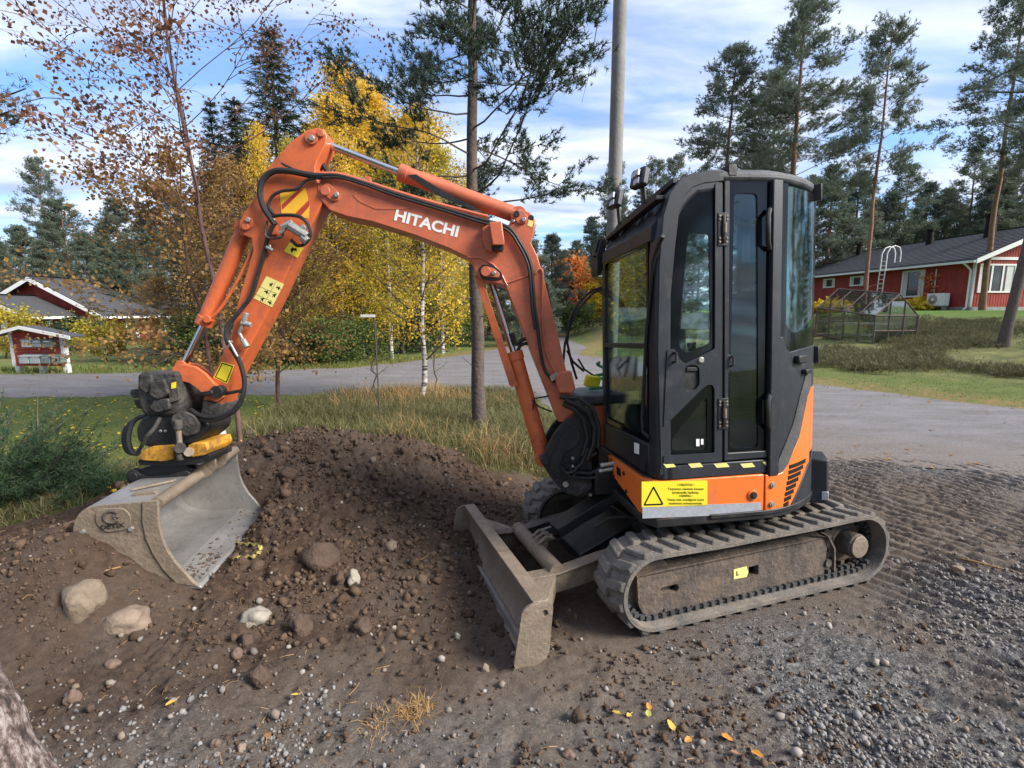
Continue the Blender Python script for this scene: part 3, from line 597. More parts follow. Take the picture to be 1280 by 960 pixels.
def lug_mesh(sgn):
    V = []
    for z, a in ((-.004, 1.), (.021, .66)):
        for yy in (0, .03, .125, .148):
            sk = .034 * (yy / .148)
            wdt = .036 * a * (1.0 if yy not in (0, .148) else .8)
            e = yy if a == 1. else .006 + yy * .92
            V += [(-wdt + sk * sgn, e, z), (wdt + sk * sgn, e, z)]
    F = []
    for r in range(3):
        F.append((2 * r, 2 * r + 1, 2 * r + 3, 2 * r + 2)); F.append((8 + 2 * r, 8 + 2 * r + 2, 8 + 2 * r + 3, 8 + 2 * r + 1))
        F.append((2 * r, 2 * r + 2, 8 + 2 * r + 2, 8 + 2 * r)); F.append((2 * r + 1, 8 + 2 * r + 1, 8 + 2 * r + 3, 2 * r + 3))
    F += [(0, 8, 9, 1), (6, 7, 15, 14)]
    me = bpy.data.meshes.new('tread_lug'); me.from_pydata(V, [], F); me.materials.append(M['rubber'])
    bm = bmesh.new(); bm.from_mesh(me); bmesh.ops.recalc_face_normals(bm, faces=bm.faces)
    bmesh.ops.bevel(bm, geom=[e for e in bm.edges if len(e.link_faces) == 2 and e.calc_face_angle() > .7], offset=.004, segments=1, affect='EDGES'); bm.to_mesh(me); bm.free()
    me.polygons.foreach_set('use_smooth', [False] * len(me.polygons)); return me
LUGS = [lug_mesh(1), lug_mesh(-1)]
def frame_at(s):
    i = (s / TLEN * len(TP)) % len(TP); i0 = int(i); f = i - i0; a = TP[i0 % len(TP)]; b = TP[(i0 + 1) % len(TP)]; p = a * (1 - f) + b * f
    t = TP[(i0 + 2) % len(TP)] - TP[(i0 - 1) % len(TP)]; t /= np.linalg.norm(t); nrm = np.array([t[1], -t[0]])   # outward
    c = np.array([-.1, .232]); 
    if nrm @ (p - c) < 0: nrm = -nrm
    return p, t, nrm
for side in (1, -1):
    y0, y1 = (.475, .775) if side > 0 else (-.775, -.475)
    mb = MB(); n = len(TP); th = .030; prof = [(y0, .004), (y0 + .012, 0), (y1 - .012, 0), (y1, .004), (y1, .026), (y1 - .01, th), (y0 + .01, th), (y0, .026)]
    V = []
    for k in range(n):
        p, t, nr = frame_at(k / n * TLEN)
        for (yy, d) in prof: q = p - nr * d; V.append((q[0], yy, q[1]))
    m8 = len(prof); F = [(k * m8 + j, k * m8 + (j + 1) % m8, ((k + 1) % n) * m8 + (j + 1) % m8, ((k + 1) % n) * m8 + j) for k in range(n) for j in range(m8)]
    mb.add(V, F); tr = P('rubber_track', mb, 'rubber', FU, bevel=0, smooth=50)
    NL = 40
    for k in range(NL):
        for row in (0, 1):
            s = (k + .5 * row) / NL * TLEN; p, t, nr = frame_at(s)
            o = bpy.data.objects.new('tread_lug', LUGS[row]); col.objects.link(o); o.parent = tr
            yb = y0 + .004 if row == 0 else y1 - .004
            Y3 = Vector((0, 1 if row == 0 else -1, 0)); Z3 = Vector((nr[0], 0, nr[1])); X3 = Y3.cross(Z3)
            o.matrix_local = Matrix(((X3.x, Y3.x, Z3.x, p[0]), (X3.y, Y3.y, Z3.y, yb), (X3.z, Y3.z, Z3.z, p[1]), (0, 0, 0, 1)))
    # guide lugs inside the belt
    mb = MB(); ym = (y0 + y1) / 2
    for k in range(80):
        p, t, nr = frame_at((k + .25) / 80 * TLEN); q = p - nr * .048
        for dy in (-.045, .045): mb.rbox((q[0], ym + dy, q[1]), (.024, .030, .04), (0, -math.atan2(t[1], t[0]), 0))
        if p[1] < .1:
            mb.rbox((q[0], y1 - .06 * side if side > 0 else y0 + .06, q[1] + .002), (.026, .02, .022), (0, 0, 0))
    o = P('guide_lug_row', mb, 'rubber_dark', FU, tr, bevel=0, smooth=0); o['kind'] = 'stuff'
    # track frame plate with its slots
    ys = .70 * side; yi = .66 * side
    outl = rpoly([(.724, 0, .306), (.716, 0, .143), (.677, 0, .067), (-.60, 0, .080), (-.63, 0, .315), (.60, 0, .315)], [.01, .02, .03, .02, .02, .02], 2)
    slot = rpoly([FU.hit(x, y, 1, .70) for x, y in ((826, 741), (826, 735), (847, 730), (849, 736), (846, 740))], .01, 2)
    hole = rpoly([FU.hit(x, y, 1, .70) for x, y in ((936, 722), (936, 709), (948, 706), (948, 718))], .004, 1)
    mb = MB(); plate(mb, [outl, slot, hole], 1, yi, ys); fp = P('track_frame', mb, 'rust', FU, bevel=.003)
    mb = MB(); mb.add([(.724, ys, .306), (-.60, ys, .315), (-.60, .50 * side, .365), (.70, .50 * side, .350)] + [(.724, ys, .296), (-.60, ys, .305), (-.60, .50 * side, .350), (.70, .50 * side, .336)], [(0, 1, 2, 3), (4, 7, 6, 5), (0, 4, 5, 1), (1, 5, 6, 2), (2, 6, 7, 3), (3, 7, 4, 0)])
    mb.box(-.6, .66, min(.50 * side, .54 * side), max(.50 * side, .54 * side), .10, .34)
    P('frame_top', mb, 'rust', FU, fp, bevel=0)
    mb = MB()
    for (px_, py_) in ((806, 768), (831, 762), (846, 761), (865, 757), (929, 742), (980, 731), (1019, 722)):
        q = FU.hit(px_, py_, 1, .70); mb.cyl((q[0], ys, q[2]), (q[0], ys + .012 * side, q[2]), .011, .009, 8)
    P('frame_bolt', mb, 'rust', FU, fp, bevel=0)['kind'] = 'stuff'
    mb = MB(); mb.cyl((IC[0], .5 * side, IC[1]), (IC[0], .66 * side, IC[1]), .165, n=28); mb.cyl((IC[0], .66 * side, IC[1]), (IC[0], .69 * side, IC[1]), .05, n=16); P('front_idler', mb, 'rust', FU, bevel=.006)
    mb = MB(); mb.cyl((SC[0], .50 * side, SC[1]), (SC[0], .64 * side, SC[1]), .105, n=24)
    for k in range(12):
        a = 2 * PI * k / 12; mb.rbox((SC[0] + .15 * math.cos(a), .62 * side, SC[1] + .15 * math.sin(a)), (.06, .03, .035), (0, -a, 0))
    mb.cyl((SC[0], .605 * side, SC[1]), (SC[0], .635 * side, SC[1]), .135, n=28)
    P('drive_sprocket', mb, 'rust', FU, bevel=.004)
    mb = MB(); mb.cyl((SC[0], .60 * side, SC[1]), (SC[0], .735 * side, SC[1]), .078, n=26); fd = P('final_drive_hub', mb, 'rust', FU, bevel=.008)
    mb = MB(); mb.cyl((SC[0], .735 * side, SC[1]), (SC[0], .748 * side, SC[1]), .069, n=26); P('hub_cap', mb, 'mudsteel', FU, fd, bevel=.004)
    for k in range(4):
        mb = MB(); xq = .42 - .29 * k; mb.cyl((xq, .56 * side, .115), (xq, .69 * side, .115), .062, n=18); P('bottom_roller', mb, 'rust', FU, bevel=.005)
    # guard strap in front of the drive hub
    mb = MB(); ya = .705 * side; yb_ = .72 * side
    for a_, b_ in zip([(-.55, .36), (-.60, .33), (-.655, .24), (-.66, .10)][:-1], [(-.60, .33), (-.655, .24), (-.66, .10)]):
        mb.add([(a_[0], ya, a_[1]), (a_[0] - .014, ya, a_[1]), (b_[0] - .014, ya, b_[1]), (b_[0], ya, b_[1]), (a_[0], yb_, a_[1]), (a_[0] - .014, yb_, a_[1]), (b_[0] - .014, yb_, b_[1]), (b_[0], yb_, b_[1])], [(0, 3, 2, 1), (4, 5, 6, 7), (0, 1, 5, 4), (1, 2, 6, 5), (2, 3, 7, 6), (3, 0, 4, 7)])
    mb.cyl((-.625, .69 * side, .15), (-.625, .712 * side, .15), .024, n=12)
    P('hub_guard', mb, 'rust', FU, bevel=0)
# yellow tag on the near frame
mb = MB(); mb.prism([FU.hit(x, y, 1, .702) for x, y in ((917, 724), (917, 712), (933, 708), (935, 715), (933, 721))], 1, .701, .704); st = P('lifting_sticker', mb, 'palesticker', FU, bevel=0, label='small yellow sticker with a black symbol')
mb = MB(); q = FU.hit(921, 717, 1, .705); mb.box(q[0] - .004, q[0] + .002, .704, .7055, q[2] - .010, q[2] + .014); mb.box(q[0] - .018, q[0] + .004, .704, .7055, q[2] - .012, q[2] - .008); P('sticker_symbol', mb, 'ink', FU, st, bevel=0)
# car body of the undercarriage
mb = MB(); mb.box(-.42, .42, -.50, .50, .20, .40); mb.prism([(.42, 0, .22), (.80, 0, .16), (.80, 0, .22), (.42, 0, .36)], 1, -.16, .16); P('undercarriage_body', mb, 'black', FU, bevel=.01)
mb = MB(); mb.cyl((0, 0, .40), (0, 0, .56), .34, n=40); P('slew_ring', mb, 'black', FU, bevel=.006)
# ------------------------------------------------------------------ dozer blade
mb = MB(); prof = [(1.335, 0, .31), (1.262, 0, .31), (1.262, 0, .245), (1.285, 0, .232), (1.268, 0, .17), (1.285, 0, .09), (1.345, 0, .0), (1.385, 0, -.005), (1.315, 0, .10), (1.302, 0, .18), (1.322, 0, .25)]
mb.prism(prof, 1, -.765, .765); bl = P('dozer_blade', mb, 'mudsteel', FU, bevel=.004)
mb = MB(); mb.box(1.258, 1.338, -.765, .765, .3105, .318); P('top_rail', mb, 'mudsteel', FU, bl, bevel=.003)
for side in (1, -1):
    o_ = rpoly([(1.402, 0, .289), (1.36, 0, .318), (1.26, 0, .315), (1.240, 0, .285), (1.251, 0, .20), (1.270, 0, .032), (1.38, 0, -.01), (1.44, 0, .0), (1.451, 0, .03)], [.01, .03, .02, .01, 0, .04, .02, .02, .01], 3)
    ho = circ((1.285, 0, .262), .017, 12)
    mb = MB(); plate(mb, [o_, ho], 1, .765 * side, .780 * side); P('end_plate', mb, 'mudsteel', FU, bl, bevel=.002)
mb = MB(); mb.box(1.35, 1.372, -.76, .76, -.012, .06)
P('cutting_edge', mb, 'steel', FU, bl, bevel=0)
mb = MB(); mb.tube([(1.30, -.72, .30), (1.33, -.80, .30), (1.26, -.82, .30), (1.22, -.80, .25), (1.24, -.75, .20)], .009, 6); P('tie_down_loop', mb, 'black', FU, bl, bevel=0)
for side in (1, -1):
    arm_ = [(1.285, 0, .272), (1.20, 0, .235), (1.12, 0, .226), (1.04, 0, .228), (.97, 0, .238), (.77, 0, .275), (.45, 0, .315), (.45, 0, .20), (.77, 0, .150), (1.0, 0, .12), (1.15, 0, .11), (1.28, 0, .09)]
    mb = MB(); mb.prism(arm_, 1, .33 * side, .37 * side); mb.prism([(1.22, 0, .232), (1.04, 0, .230), (.77, 0, .277), (.45, 0, .317), (.45, 0, .325), (.77, 0, .287), (1.04, 0, .240), (1.22, 0, .242)], 1, .30 * side, .39 * side)
    P('blade_arm', mb, 'rust' if side < 0 else 'mudsteel', FU, bevel=.003)
    mb = MB(); mb.add([(1.275, .74 * side, .245), (1.06, .385 * side, .235), (1.275, .385 * side, .235), (1.275, .74 * side, .10), (1.06, .385 * side, .13), (1.275, .385 * side, .10)], [(0, 1, 2), (3, 5, 4), (0, 3, 4, 1), (1, 4, 5, 2), (2, 5, 3, 0)])
    P('blade_gusset', mb, 'mudsteel', FU, bevel=.003)
mb = MB(); mb.cyl((1.04, -.36, .235), (1.04, .36, .235), .048, n=20); P('cross_tube', mb, 'mudsteel', FU, bevel=0)
A_, B_ = np.array((.90, 0, .335)), np.array((.40, 0, .56)); d_ = (B_ - A_); d_ /= np.linalg.norm(d_); n_ = np.array((-d_[2], 0, d_[0]))
mb = MB(); V = []
for p_ in (A_, B_):
    for yy, dd_ in ((-.075, -.03), (-.075, .035), (.075, .035), (.075, -.03)): q = p_ + (n_ if n_[2] > 0 else -n_) * dd_; V.append((q[0], yy, q[2]))
mb.add(V, [(0, 1, 2, 3), (4, 7, 6, 5), (0, 4, 5, 1), (1, 5, 6, 2), (2, 6, 7, 3), (3, 7, 4, 0)]); bc = P('blade_cylinder_cover', mb, 'black', FU, bevel=.004)
mb = MB(); mb.cyl((.92, 0, .29), (1.05, 0, .26), .022); mb.cyl((1.0, -.05, .27), (1.0, .05, .27), .03); P('blade_cylinder_rod', mb, 'mudsteel', FU, bc, bevel=0)
for dy in (-.06, .0, .06):
    mb = MB(); mb.tube([(1.04, dy, .285), (.99, dy, .325), (.93, dy * .8, .30)], .010, 6); P('grease_pipe', mb, 'mudsteel', FU, bevel=0)
mb = MB(); mb.tube([FU.hit(x, y, 1, .30) for x, y in ((744, 659), (760, 648), (780, 646), (800, 650), (830, 654))], .011, 8); P('hydraulic_hose', mb, 'hose', FU, bevel=0)
mb = MB(); mb.tube([FU.hit(x, y, 1, -.1) for x, y in ((672, 664), (700, 655), (722, 648), (745, 640))], .008, 8); P('hydraulic_hose', mb, 'fitting', FU, bevel=0)
# ------------------------------------------------------------------ upper structure: plan curve
PLN = [(.455, .775), (-.12, .777), (-.22, .772), (-.31, .750), (-.40, .712), (-.49, .660), (-.58, .595), (-.66, .518), (-.73, .425), (-.79, .305), (-.83, .17), (-.845, 0), (-.83, -.17), (-.79, -.305), (-.73, -.425), (-.66, -.518), (-.58, -.595), (-.45, -.70), (-.3, -.77), (-.1, -.79), (.5, -.79)]
def catm(P0, k=10):
    P_ = [np.array(p, float) for p in P0]; P_ = [2 * P_[0] - P_[1]] + P_ + [2 * P_[-1] - P_[-2]]; o = []
    for i in range(1, len(P_) - 2):
        a, b, c, d = P_[i - 1:i + 3]
        for t in np.linspace(0, 1, k, endpoint=False): o.append(.5 * ((2 * b) + (c - a) * t + (2 * a - 5 * b + 4 * c - d) * t * t + (3 * b - a - 3 * c + d) * t ** 3))
    o.append(P_[-2]); return np.array(o)
PC = catm(PLN); PS = np.concatenate([[0], np.cumsum(np.hypot(*np.diff(PC, axis=0).T))])
def plan(s, off=0.):
    p = np.array([np.interp(s, PS, PC[:, 0]), np.interp(s, PS, PC[:, 1])]); q = np.array([np.interp(s + .01, PS, PC[:, 0]), np.interp(s + .01, PS, PC[:, 1])]) - np.array([np.interp(s - .01, PS, PC[:, 0]), np.interp(s - .01, PS, PC[:, 1])])
    q /= np.linalg.norm(q) + 1e-9; nrm = np.array([q[1], -q[0]])
    if nrm @ p < 0: nrm = -nrm
    return p + nrm * off
SG = np.linspace(0, 1.55, 320)
def arc(px, py, off=0.):
    z = 1.4
    for _ in range(4):
        best = None
        for s in SG:
            p = plan(s, off); x_, y_ = proj(FS.w((p[0], p[1], z)))
            if best is None or abs(x_ - px) < best[0]: best = (abs(x_ - px), s)
            if x_ > px and best[0] < 3: break
        s = best[1]; p = plan(s, off)
        z0 = z; ya = proj(FS.w((p[0], p[1], z)))[1]; yb2 = proj(FS.w((p[0], p[1], z + .1)))[1]; z = z + (py - ya) / (yb2 - ya) * .1
    return s, z
def strip(mb, s0, s1, lo, hi, off=0., th=.02, n=30, flip=False):
    """curved panel following the plan curve; lo/hi are lists of (s,z) or numbers"""
    f = lambda q, s: q if not hasattr(q, '__len__') else float(np.interp(s, [a for a, _ in q], [b for _, b in q]))
    V = []; ss = np.linspace(s0, s1, n)
    for s in ss:
        a = plan(s, off); b = plan(s, off - th); l_, h_ = f(lo, s), f(hi, s)
        V += [(a[0], a[1], l_), (a[0], a[1], h_), (b[0], b[1], h_), (b[0], b[1], l_)]
    F = [(0, 1, 2, 3), tuple(4 * (n - 1) + k for k in (3, 2, 1, 0))]
    for i in range(n - 1):
        for k in range(4): F.append((4 * i + k, 4 * (i + 1) + k, 4 * (i + 1) + (k + 1) % 4, 4 * i + (k + 1) % 4))
    return mb.add(V, F)
s956, _z = arc(956, 600); s967, _z = arc(959.5, 600); s979, _z = arc(971.5, 600)
SEND = 1.9
# belly plate rim and turntable belly
base_loop = [(.50, .06), (.515, .68), (.46, .775)] + [tuple(plan(s)) for s in np.linspace(.1, PS[-1] - .05, 60)] + [(.5, -.5), (.5, -.15)]
mb = MB(); mb.prism([(p[0], p[1], 0) for p in base_loop], 2, .545, .60); P('revolving_base_plate', mb, 'black', FS, bevel=.008)
mb = MB(); mb.prism([(p[0] * .93, p[1] * .93, 0) for p in base_loop], 2, .60, .80); P('machinery_housing', mb, 'black', FS, bevel=.01)
# orange skirt: front return, corner, side
mb = MB(); fl = [(.500, .10), (.512, .655), (.500, .712), (.455, .762), (.43, .776)]
zt = [.800, .802, .803, .803, .803]; zb = [.70, .600, .598, .597, .597]
V = []
for (x_, y_), t_, b_ in zip(fl, zt, zb): V += [(x_, y_, b_), (x_, y_, t_), (x_ - .03, y_ - .03 * (y_ > .7), t_), (x_ - .03, y_ - .03 * (y_ > .7), b_)]
F = [(0, 1, 2, 3), tuple(4 * (len(fl) - 1) + k for k in (3, 2, 1, 0))]
for i in range(len(fl) - 1):
    for k in range(4): F.append((4 * i + k, 4 * (i + 1) + k, 4 * (i + 1) + (k + 1) % 4, 4 * i + (k + 1) % 4))
mb.add(V, F); strip(mb, .025, s956 - .006, .597, .803, 0, .02, 20); sk = P('side_cover', mb, 'orange_hot', FS, bevel=.005)
for i, (yy, zz_) in enumerate(((.30, .745), (.325, .745), (.35, .745))):
    mb = MB(); mb.rbox((.508, yy, zz_), (.006, .012, .05), (R(15), 0, 0)); P('vent_slot', mb, 'ink', FS, sk, bevel=0)  # black bars on the surface stand for the shade inside the vents
for yy, zz_ in ((.20, .76), (.42, .76), (.22, .69), (.46, .66)):
    mb = MB(); mb.cyl((.503, yy, zz_), (.516, yy, zz_), .012, n=10); P('cover_bolt', mb, 'black', FS, sk, bevel=0)
mb = MB(); q = FS.hit(941, 619, 1, .78); mb.cyl((q[0], .775, q[2]), (q[0], .785, q[2]), .030, n=20); P('lock_surround', mb, 'orange_hot', FS, sk, bevel=.002)
mb = MB(); mb.cyl((q[0], .7855, q[2]), (q[0], .789, q[2]), .021, n=20); mb.cyl((q[0], .789, q[2]), (q[0], .793, q[2]), .011, n=14); P('cover_lock', mb, 'black', FS, sk, bevel=0)
def plane_quad(name, pxs, m, fr, ax, val, th, parent, rr=0., bevel=0., label=None):
    mb = MB(); pts = fr.px(pxs, ax, val); mb.prism(rpoly(pts, rr, 3) if rr else pts, ax, val, val + th); return P(name, mb, m, fr, parent, bevel, label=label)
plane_quad('reflective_strip', [(803, 648), (803, 634), (951, 628), (951, 642)], 'reflect', FS, 1, .777, .0015, sk)
ws = plane_quad('warning_sign', [(802, 634), (802, 602), (884, 600.5), (884, 632)], 'sticker', FS, 1, .777, .0015, sk, label='yellow warning sticker with a black triangle')
# triangle and lettering
tri_px = [(817, 607), (830, 631), (804, 632)]; tp = FS.px(tri_px, 1, .779); cen = sum(tp) / 3; inn = [p + (cen - p) * .22 for p in tp]
mb = MB(); mb.ring(rpoly(tp, .012, 3), rpoly(inn, .004, 3), 1, .7787, .7800); P('warning_triangle', mb, 'ink', FS, sk, bevel=0)
for s_, y_, w_ in (('! VAROITUS !', 607.5, 21), ('Tarpeeton oleskelu koneen', 612.5, 45), ('ty\u00f6alueella kielletty.', 617, 34), ('VARNING !', 621.2, 17), ('Vistas inte on\u00f6digtvis inom', 626, 46), ('maskinens arbetsomr\u00e5de.', 630.5, 42)):
    a = FS.hit(857 - w_ / 2, y_, 1, .779); b = FS.hit(857 + w_ / 2, y_, 1, .779)
    text_on('sticker_lettering', s_, a, b - a, (0, 0, 1), .019, 'ink', sk, FS, width=float(np.linalg.norm(b - a)), ext=.0004, bold=.01)
# tail cover (orange) with louvres
tl = [arc(x, y) for x, y in ((957, 593.5), (970, 593), (977.5, 590), (984, 581), (990, 565), (997.5, 547.5), (1003, 522), (1008, 497), (1012, 486))]
tb = [arc(x, y) for x, y in ((957, 641), (970, 638), (986, 633.7), (993, 620), (1000, 602), (1007, 583), (1013.7, 565), (1016, 555))]
s_end = max(t[0] for t in tl) + .01
mb = MB(); strip(mb, s956, s_end, tb, tl, .004, .02, 40); tc_ = P('tail_cover', mb, 'orange_hot', FS, bevel=.004)
mb = MB(); strip(mb, s_end + .004, 1.75, .86, 1.25, .004, .02, 20); P('tail_cover', mb, 'orange_hot', FS, bevel=.004)
for k in range(8):
    t = k / 7; x0 = 987 - 7.5 * t; x1 = 1007 - 21 * t; y0_ = 584 + 48 * t; y1_ = 575.5 + 53 * t
    a, b = arc(x0, y0_, .006), arc(x1, y1_, .006); mb = MB(); hgt = .0225
    strip(mb, a[0], b[0], [(a[0], a[1] - hgt / 2), (b[0], b[1] - hgt / 2)], [(a[0], a[1] + hgt / 2), (b[0], b[1] + hgt / 2)], .0065, .004, 8); P('louvre_slot', mb, 'ink', FS, tc_, bevel=0)  # raised dark strips; the shade inside the slots is put in as colour
for x_, y_ in ((965, 606), (964, 630)):
    s_, z_ = arc(x_, y_, .004); p = plan(s_, .004); q = plan(s_, .014); mb = MB(); mb.cyl((p[0], p[1], z_), (q[0], q[1], z_), .017, n=14); mb.cyl((q[0], q[1], z_), (*plan(s_, .018), z_), .010, n=10); P('cover_bolt', mb, 'fitting', FS, tc_, bevel=0)
cb_ = [arc(x, y) for x, y in ((986, 636), (993, 634), (1002, 631), (1010, 627), (1016, 621))]; ct_ = [(tb_[0], tb_[1] - .006) for tb_ in tb[2:]]
mb = MB(); strip(mb, cb_[0][0], 2.0, cb_ + [(2.1, .60)], ct_ + [(2.0, .84)], .006, .03, 30); P('rear_corner_guard', mb, 'charcoal', FS, bevel=.005)
mb = MB(); strip(mb, .3, PS[-1] - .05, .575, .60, .012, .03, 60); P('bumper_rim', mb, 'black', FS, bevel=.004)
# rear box with reflector
sbx = 1.62; pb = plan(sbx, 0); nb_ = plan(sbx, 1) - pb; tb2 = np.array([nb_[1], -nb_[0]])
def box_at(mb, s, o0, o1, w_, z0, z1):
    p = plan(s); n_ = plan(s, 1) - p; t_ = np.array([n_[1], -n_[0]]); V = []
    for z in (z0, z1):
        for a_, b_ in ((o0, -w_), (o1, -w_), (o1, w_), (o0, w_)): q = p + n_ * a_ + t_ * b_; V.append((q[0], q[1], z))
    mb.add(V, [(3, 2, 1, 0), (4, 5, 6, 7), (0, 1, 5, 4), (1, 2, 6, 5), (2, 3, 7, 6), (3, 0, 4, 7)])
mb = MB(); box_at(mb, 1.30, -.02, .085, .12, .52, .80); rb = P('rear_light_box', mb, 'charcoal', FS, bevel=.012)
mb = MB(); box_at(mb, 1.30, .05, .0875, .1225, .545, .60); P('reflector', mb, 'reflect', FS, rb, bevel=.004)
# ------------------------------------------------------------------ cab
def sweep(mb, path, wx, wy, y):
    """box-section member following a path in x,z at side position y"""
    V = []; n = len(path)
    for i in range(n):
        a = np.array(path[max(i - 1, 0)]); b = np.array(path[min(i + 1, n - 1)]); t = (b - a) / np.linalg.norm(b - a); nr = np.array([t[1], -t[0]])
        p = np.array(path[i])
        for d, yy in ((0, y - wy / 2), (0, y + wy / 2), (-wx, y + wy / 2), (-wx, y - wy / 2)): q = p + nr * d; V.append((q[0], yy, q[1]))
    F = [(0, 1, 2, 3), tuple(4 * (n - 1) + k for k in (3, 2, 1, 0))] + [(4 * i + k, 4 * (i + 1) + k, 4 * (i + 1) + (k + 1) % 4, 4 * i + (k + 1) % 4) for i in range(n - 1) for k in range(4)]
    return mb.add(V, F)
# front pillar: outline px of the near side, thick in depth, round corner at the top
def bz(a, b, c, n=6): return [tuple((1 - t) ** 2 * np.array(a) + 2 * t * (1 - t) * np.array(b) + t * t * np.array(c)) for t in np.linspace(0, 1, n)]
YN, YF = .765, -.135     # near and far cab sides
ppath = [(.452, .82), (.452, 1.5), (.448, 1.95)] + bz((.447, 2.0), (.435, 2.30), (.24, 2.395), 9) + [(.10, 2.415)]
mb = MB(); sweep(mb, ppath, .085, .115, YN - .057); cp = P('front_pillar', mb, 'charcoal', FS, bevel=.018)
# side web between pillar and door opening, traced
outer = [(826, 586), (822, 440), (824, 330), (829, 270), (838, 240), (850, 224), (866, 216), (888, 213), (905, 212), (905, 226), (880, 229), (866, 234), (855, 246), (849, 268), (844, 310), (838, 376), (831, 439), (828, 520), (828, 586)]
mb = MB(); mb.prism(FS.px(outer, 1, YN + .004), 1, YN - .05, YN + .004); P('side_frame', mb, 'charcoal', FS, bevel=.004)
ppath2 = [(p[0], p[1]) for p in ppath]
mb = MB(); sweep(mb, ppath2, .06, .07, YF + .03); P('front_pillar', mb, 'charcoal', FS, bevel=.015)
for x_ in (-.12, -.60):
    mb = MB(); mb.box(x_ - .035, x_ + .035, YF, YF + .05, .82, 2.38); P('far_pillar', mb, 'charcoal', FS, bevel=.01)
mb = MB(); mb.box(-.60, .42, YF, YF + .04, .82, 1.30); P('far_side_panel', mb, 'charcoal', FS, bevel=.005)
for a, b in ((-.085, .39), (-.565, -.155)):
    mb = MB(); mb.box(a, b, YF + .015, YF + .021, 1.30, 2.34); P('side_window', mb, 'glass', FS, bevel=0)
# sill and floor
mb = MB(); mb.box(-.185, .40, .60, .768, .806, .883); mb.prism([(.452, .60, 0), (.452, .70, 0), (.44, .745, 0), (.415, .768, 0), (.36, .768, 0), (.36, .6, 0)], 2, .806, .883); P('door_sill', mb, 'charcoal', FS, bevel=.006)
for x0, x1 in ((829, 845), (860, 879), (892, 912), (925, 944), (952, 958)):
    plane_quad('hazard_mark', [(x0 + 4, 584.8), (x0, 579.8), (x1 - 4, 578.5), (x1, 583.5)] if x1 < 950 else [(953, 577.5), (957.5, 577), (957.5, 582)], 'palesticker', FS, 1, .769, .0012, None)
mb = MB(); mb.prism([(.42, YF, 0), (.42, .74, 0), (-.2, .74, 0), (-.38, .66, 0), (-.55, .5, 0), (-.64, .3, 0), (-.66, YF, 0)], 2, .80, .84); P('cab_floor', mb, 'black', FS, bevel=0)
# front face
mb = MB(); mb.box(.40, .452, YF, .66, .80, .985); P('front_panel', mb, 'charcoal', FS, bevel=.012)
mb = MB(); mb.box(.415, .450, YF, .66, 1.515, 1.545); P('window_bar', mb, 'charcoal', FS, bevel=.004)
mb = MB(); mb.box(.430, .436, YF + .05, .66, .98, 1.515); P('lower_front_window', mb, 'glass', FS, bevel=0)
mb = MB(); mb.box(.430, .436, YF + .05, .66, 1.545, 2.10); P('upper_front_window', mb, 'glass', FS, bevel=0)
mb = MB(); mb.ring(rpoly([(.44, YF + .04, .99), (.44, .655, .99), (.44, .655, 2.11), (.44, YF + .04, 2.11)], .05, 4, 0), rpoly([(.44, YF + .065, 1.02), (.44, .63, 1.02), (.44, .63, 2.08), (.44, YF + .065, 2.08)], .05, 4, 0), 0, .436, .448); P('window_seal', mb, 'gloss', FS, bevel=0)
mb = MB(); V = []
hp = [(.452, 2.09), (.448, 2.16)] + [p for p in ppath2[3:] if p[1] > 2.16]
for x_, z_ in hp: V += [(x_, YF + .03, z_), (x_, .70, z_), (x_ - .04, .70, z_ - .02), (x_ - .04, YF + .03, z_ - .02)]
n_ = len(hp); mb.add(V, [(0, 1, 2, 3), tuple(4 * (n_ - 1) + k for k in (3, 2, 1, 0))] + [(4 * i + k, 4 * (i + 1) + k, 4 * (i + 1) + (k + 1) % 4, 4 * i + (k + 1) % 4) for i in range(n_ - 1) for k in range(4)])
P('roof_front', mb, 'charcoal', FS, bevel=0)
# roof
rl = [(.16, YF), (.20, YF + .04), (.20, .70), (.15, .765)] + [tuple(plan(s, -.004)) for s in np.linspace(.40, 2.02, 36)] + [(-.66, .0), (-.62, YF)]
mb = MB(); mb.prism([(p[0], p[1], 0) for p in rl], 2, 2.378, 2.432); P('roof', mb, 'roofgrey', FS, bevel=.022)
rl2 = [(p[0] * .93 + .0, .3 + (p[1] - .3) * .9) for p in rl]; mb = MB(); mb.prism([(p[0], p[1], 0) for p in rl2], 2, 2.43, 2.452); P('roof_cap', mb, 'roofgrey', FS, bevel=.01)
mb = MB(); q = FS.hit(914, 212, 1, .76); mb.box(q[0] - .025, q[0] + .025, .70, .775, 2.40, 2.462); P('roof_bracket', mb, 'black', FS, bevel=.006)
# visor bar with its two work lights
def seg(name, a, b, w_, h_, m, fr, parent=None, bevel=.004):
    a = np.array(a, float); b = np.array(b, float); t = (b - a) / np.linalg.norm(b - a); u = np.cross(t, (0, 0, 1)); u /= np.linalg.norm(u); v = np.cross(u, t); V = []
    for p in (a, b):
        for i, j in ((-1, -1), (1, -1), (1, 1), (-1, 1)): V.append(p + u * i * w_ / 2 + v * j * h_ / 2)
    return P(name, MB().add(V, [(0, 1, 2, 3), (4, 7, 6, 5), (0, 4, 5, 1), (1, 5, 6, 2), (2, 6, 7, 3), (3, 7, 4, 0)]), m, fr, parent, bevel)
seg('light_bar', (.405, -.10, 2.255), (.405, .72, 2.305), .05, .025, 'black', FS)
seg('light_bar', (.33, -.10, 2.335), (.33, .74, 2.385), .035, .03, 'charcoal', FS)
for yy in (-.08, .18, .46, .70): seg('bar_bracket', (.43, yy, 2.215), (.34, yy, 2.345), .02, .015, 'black', FS)
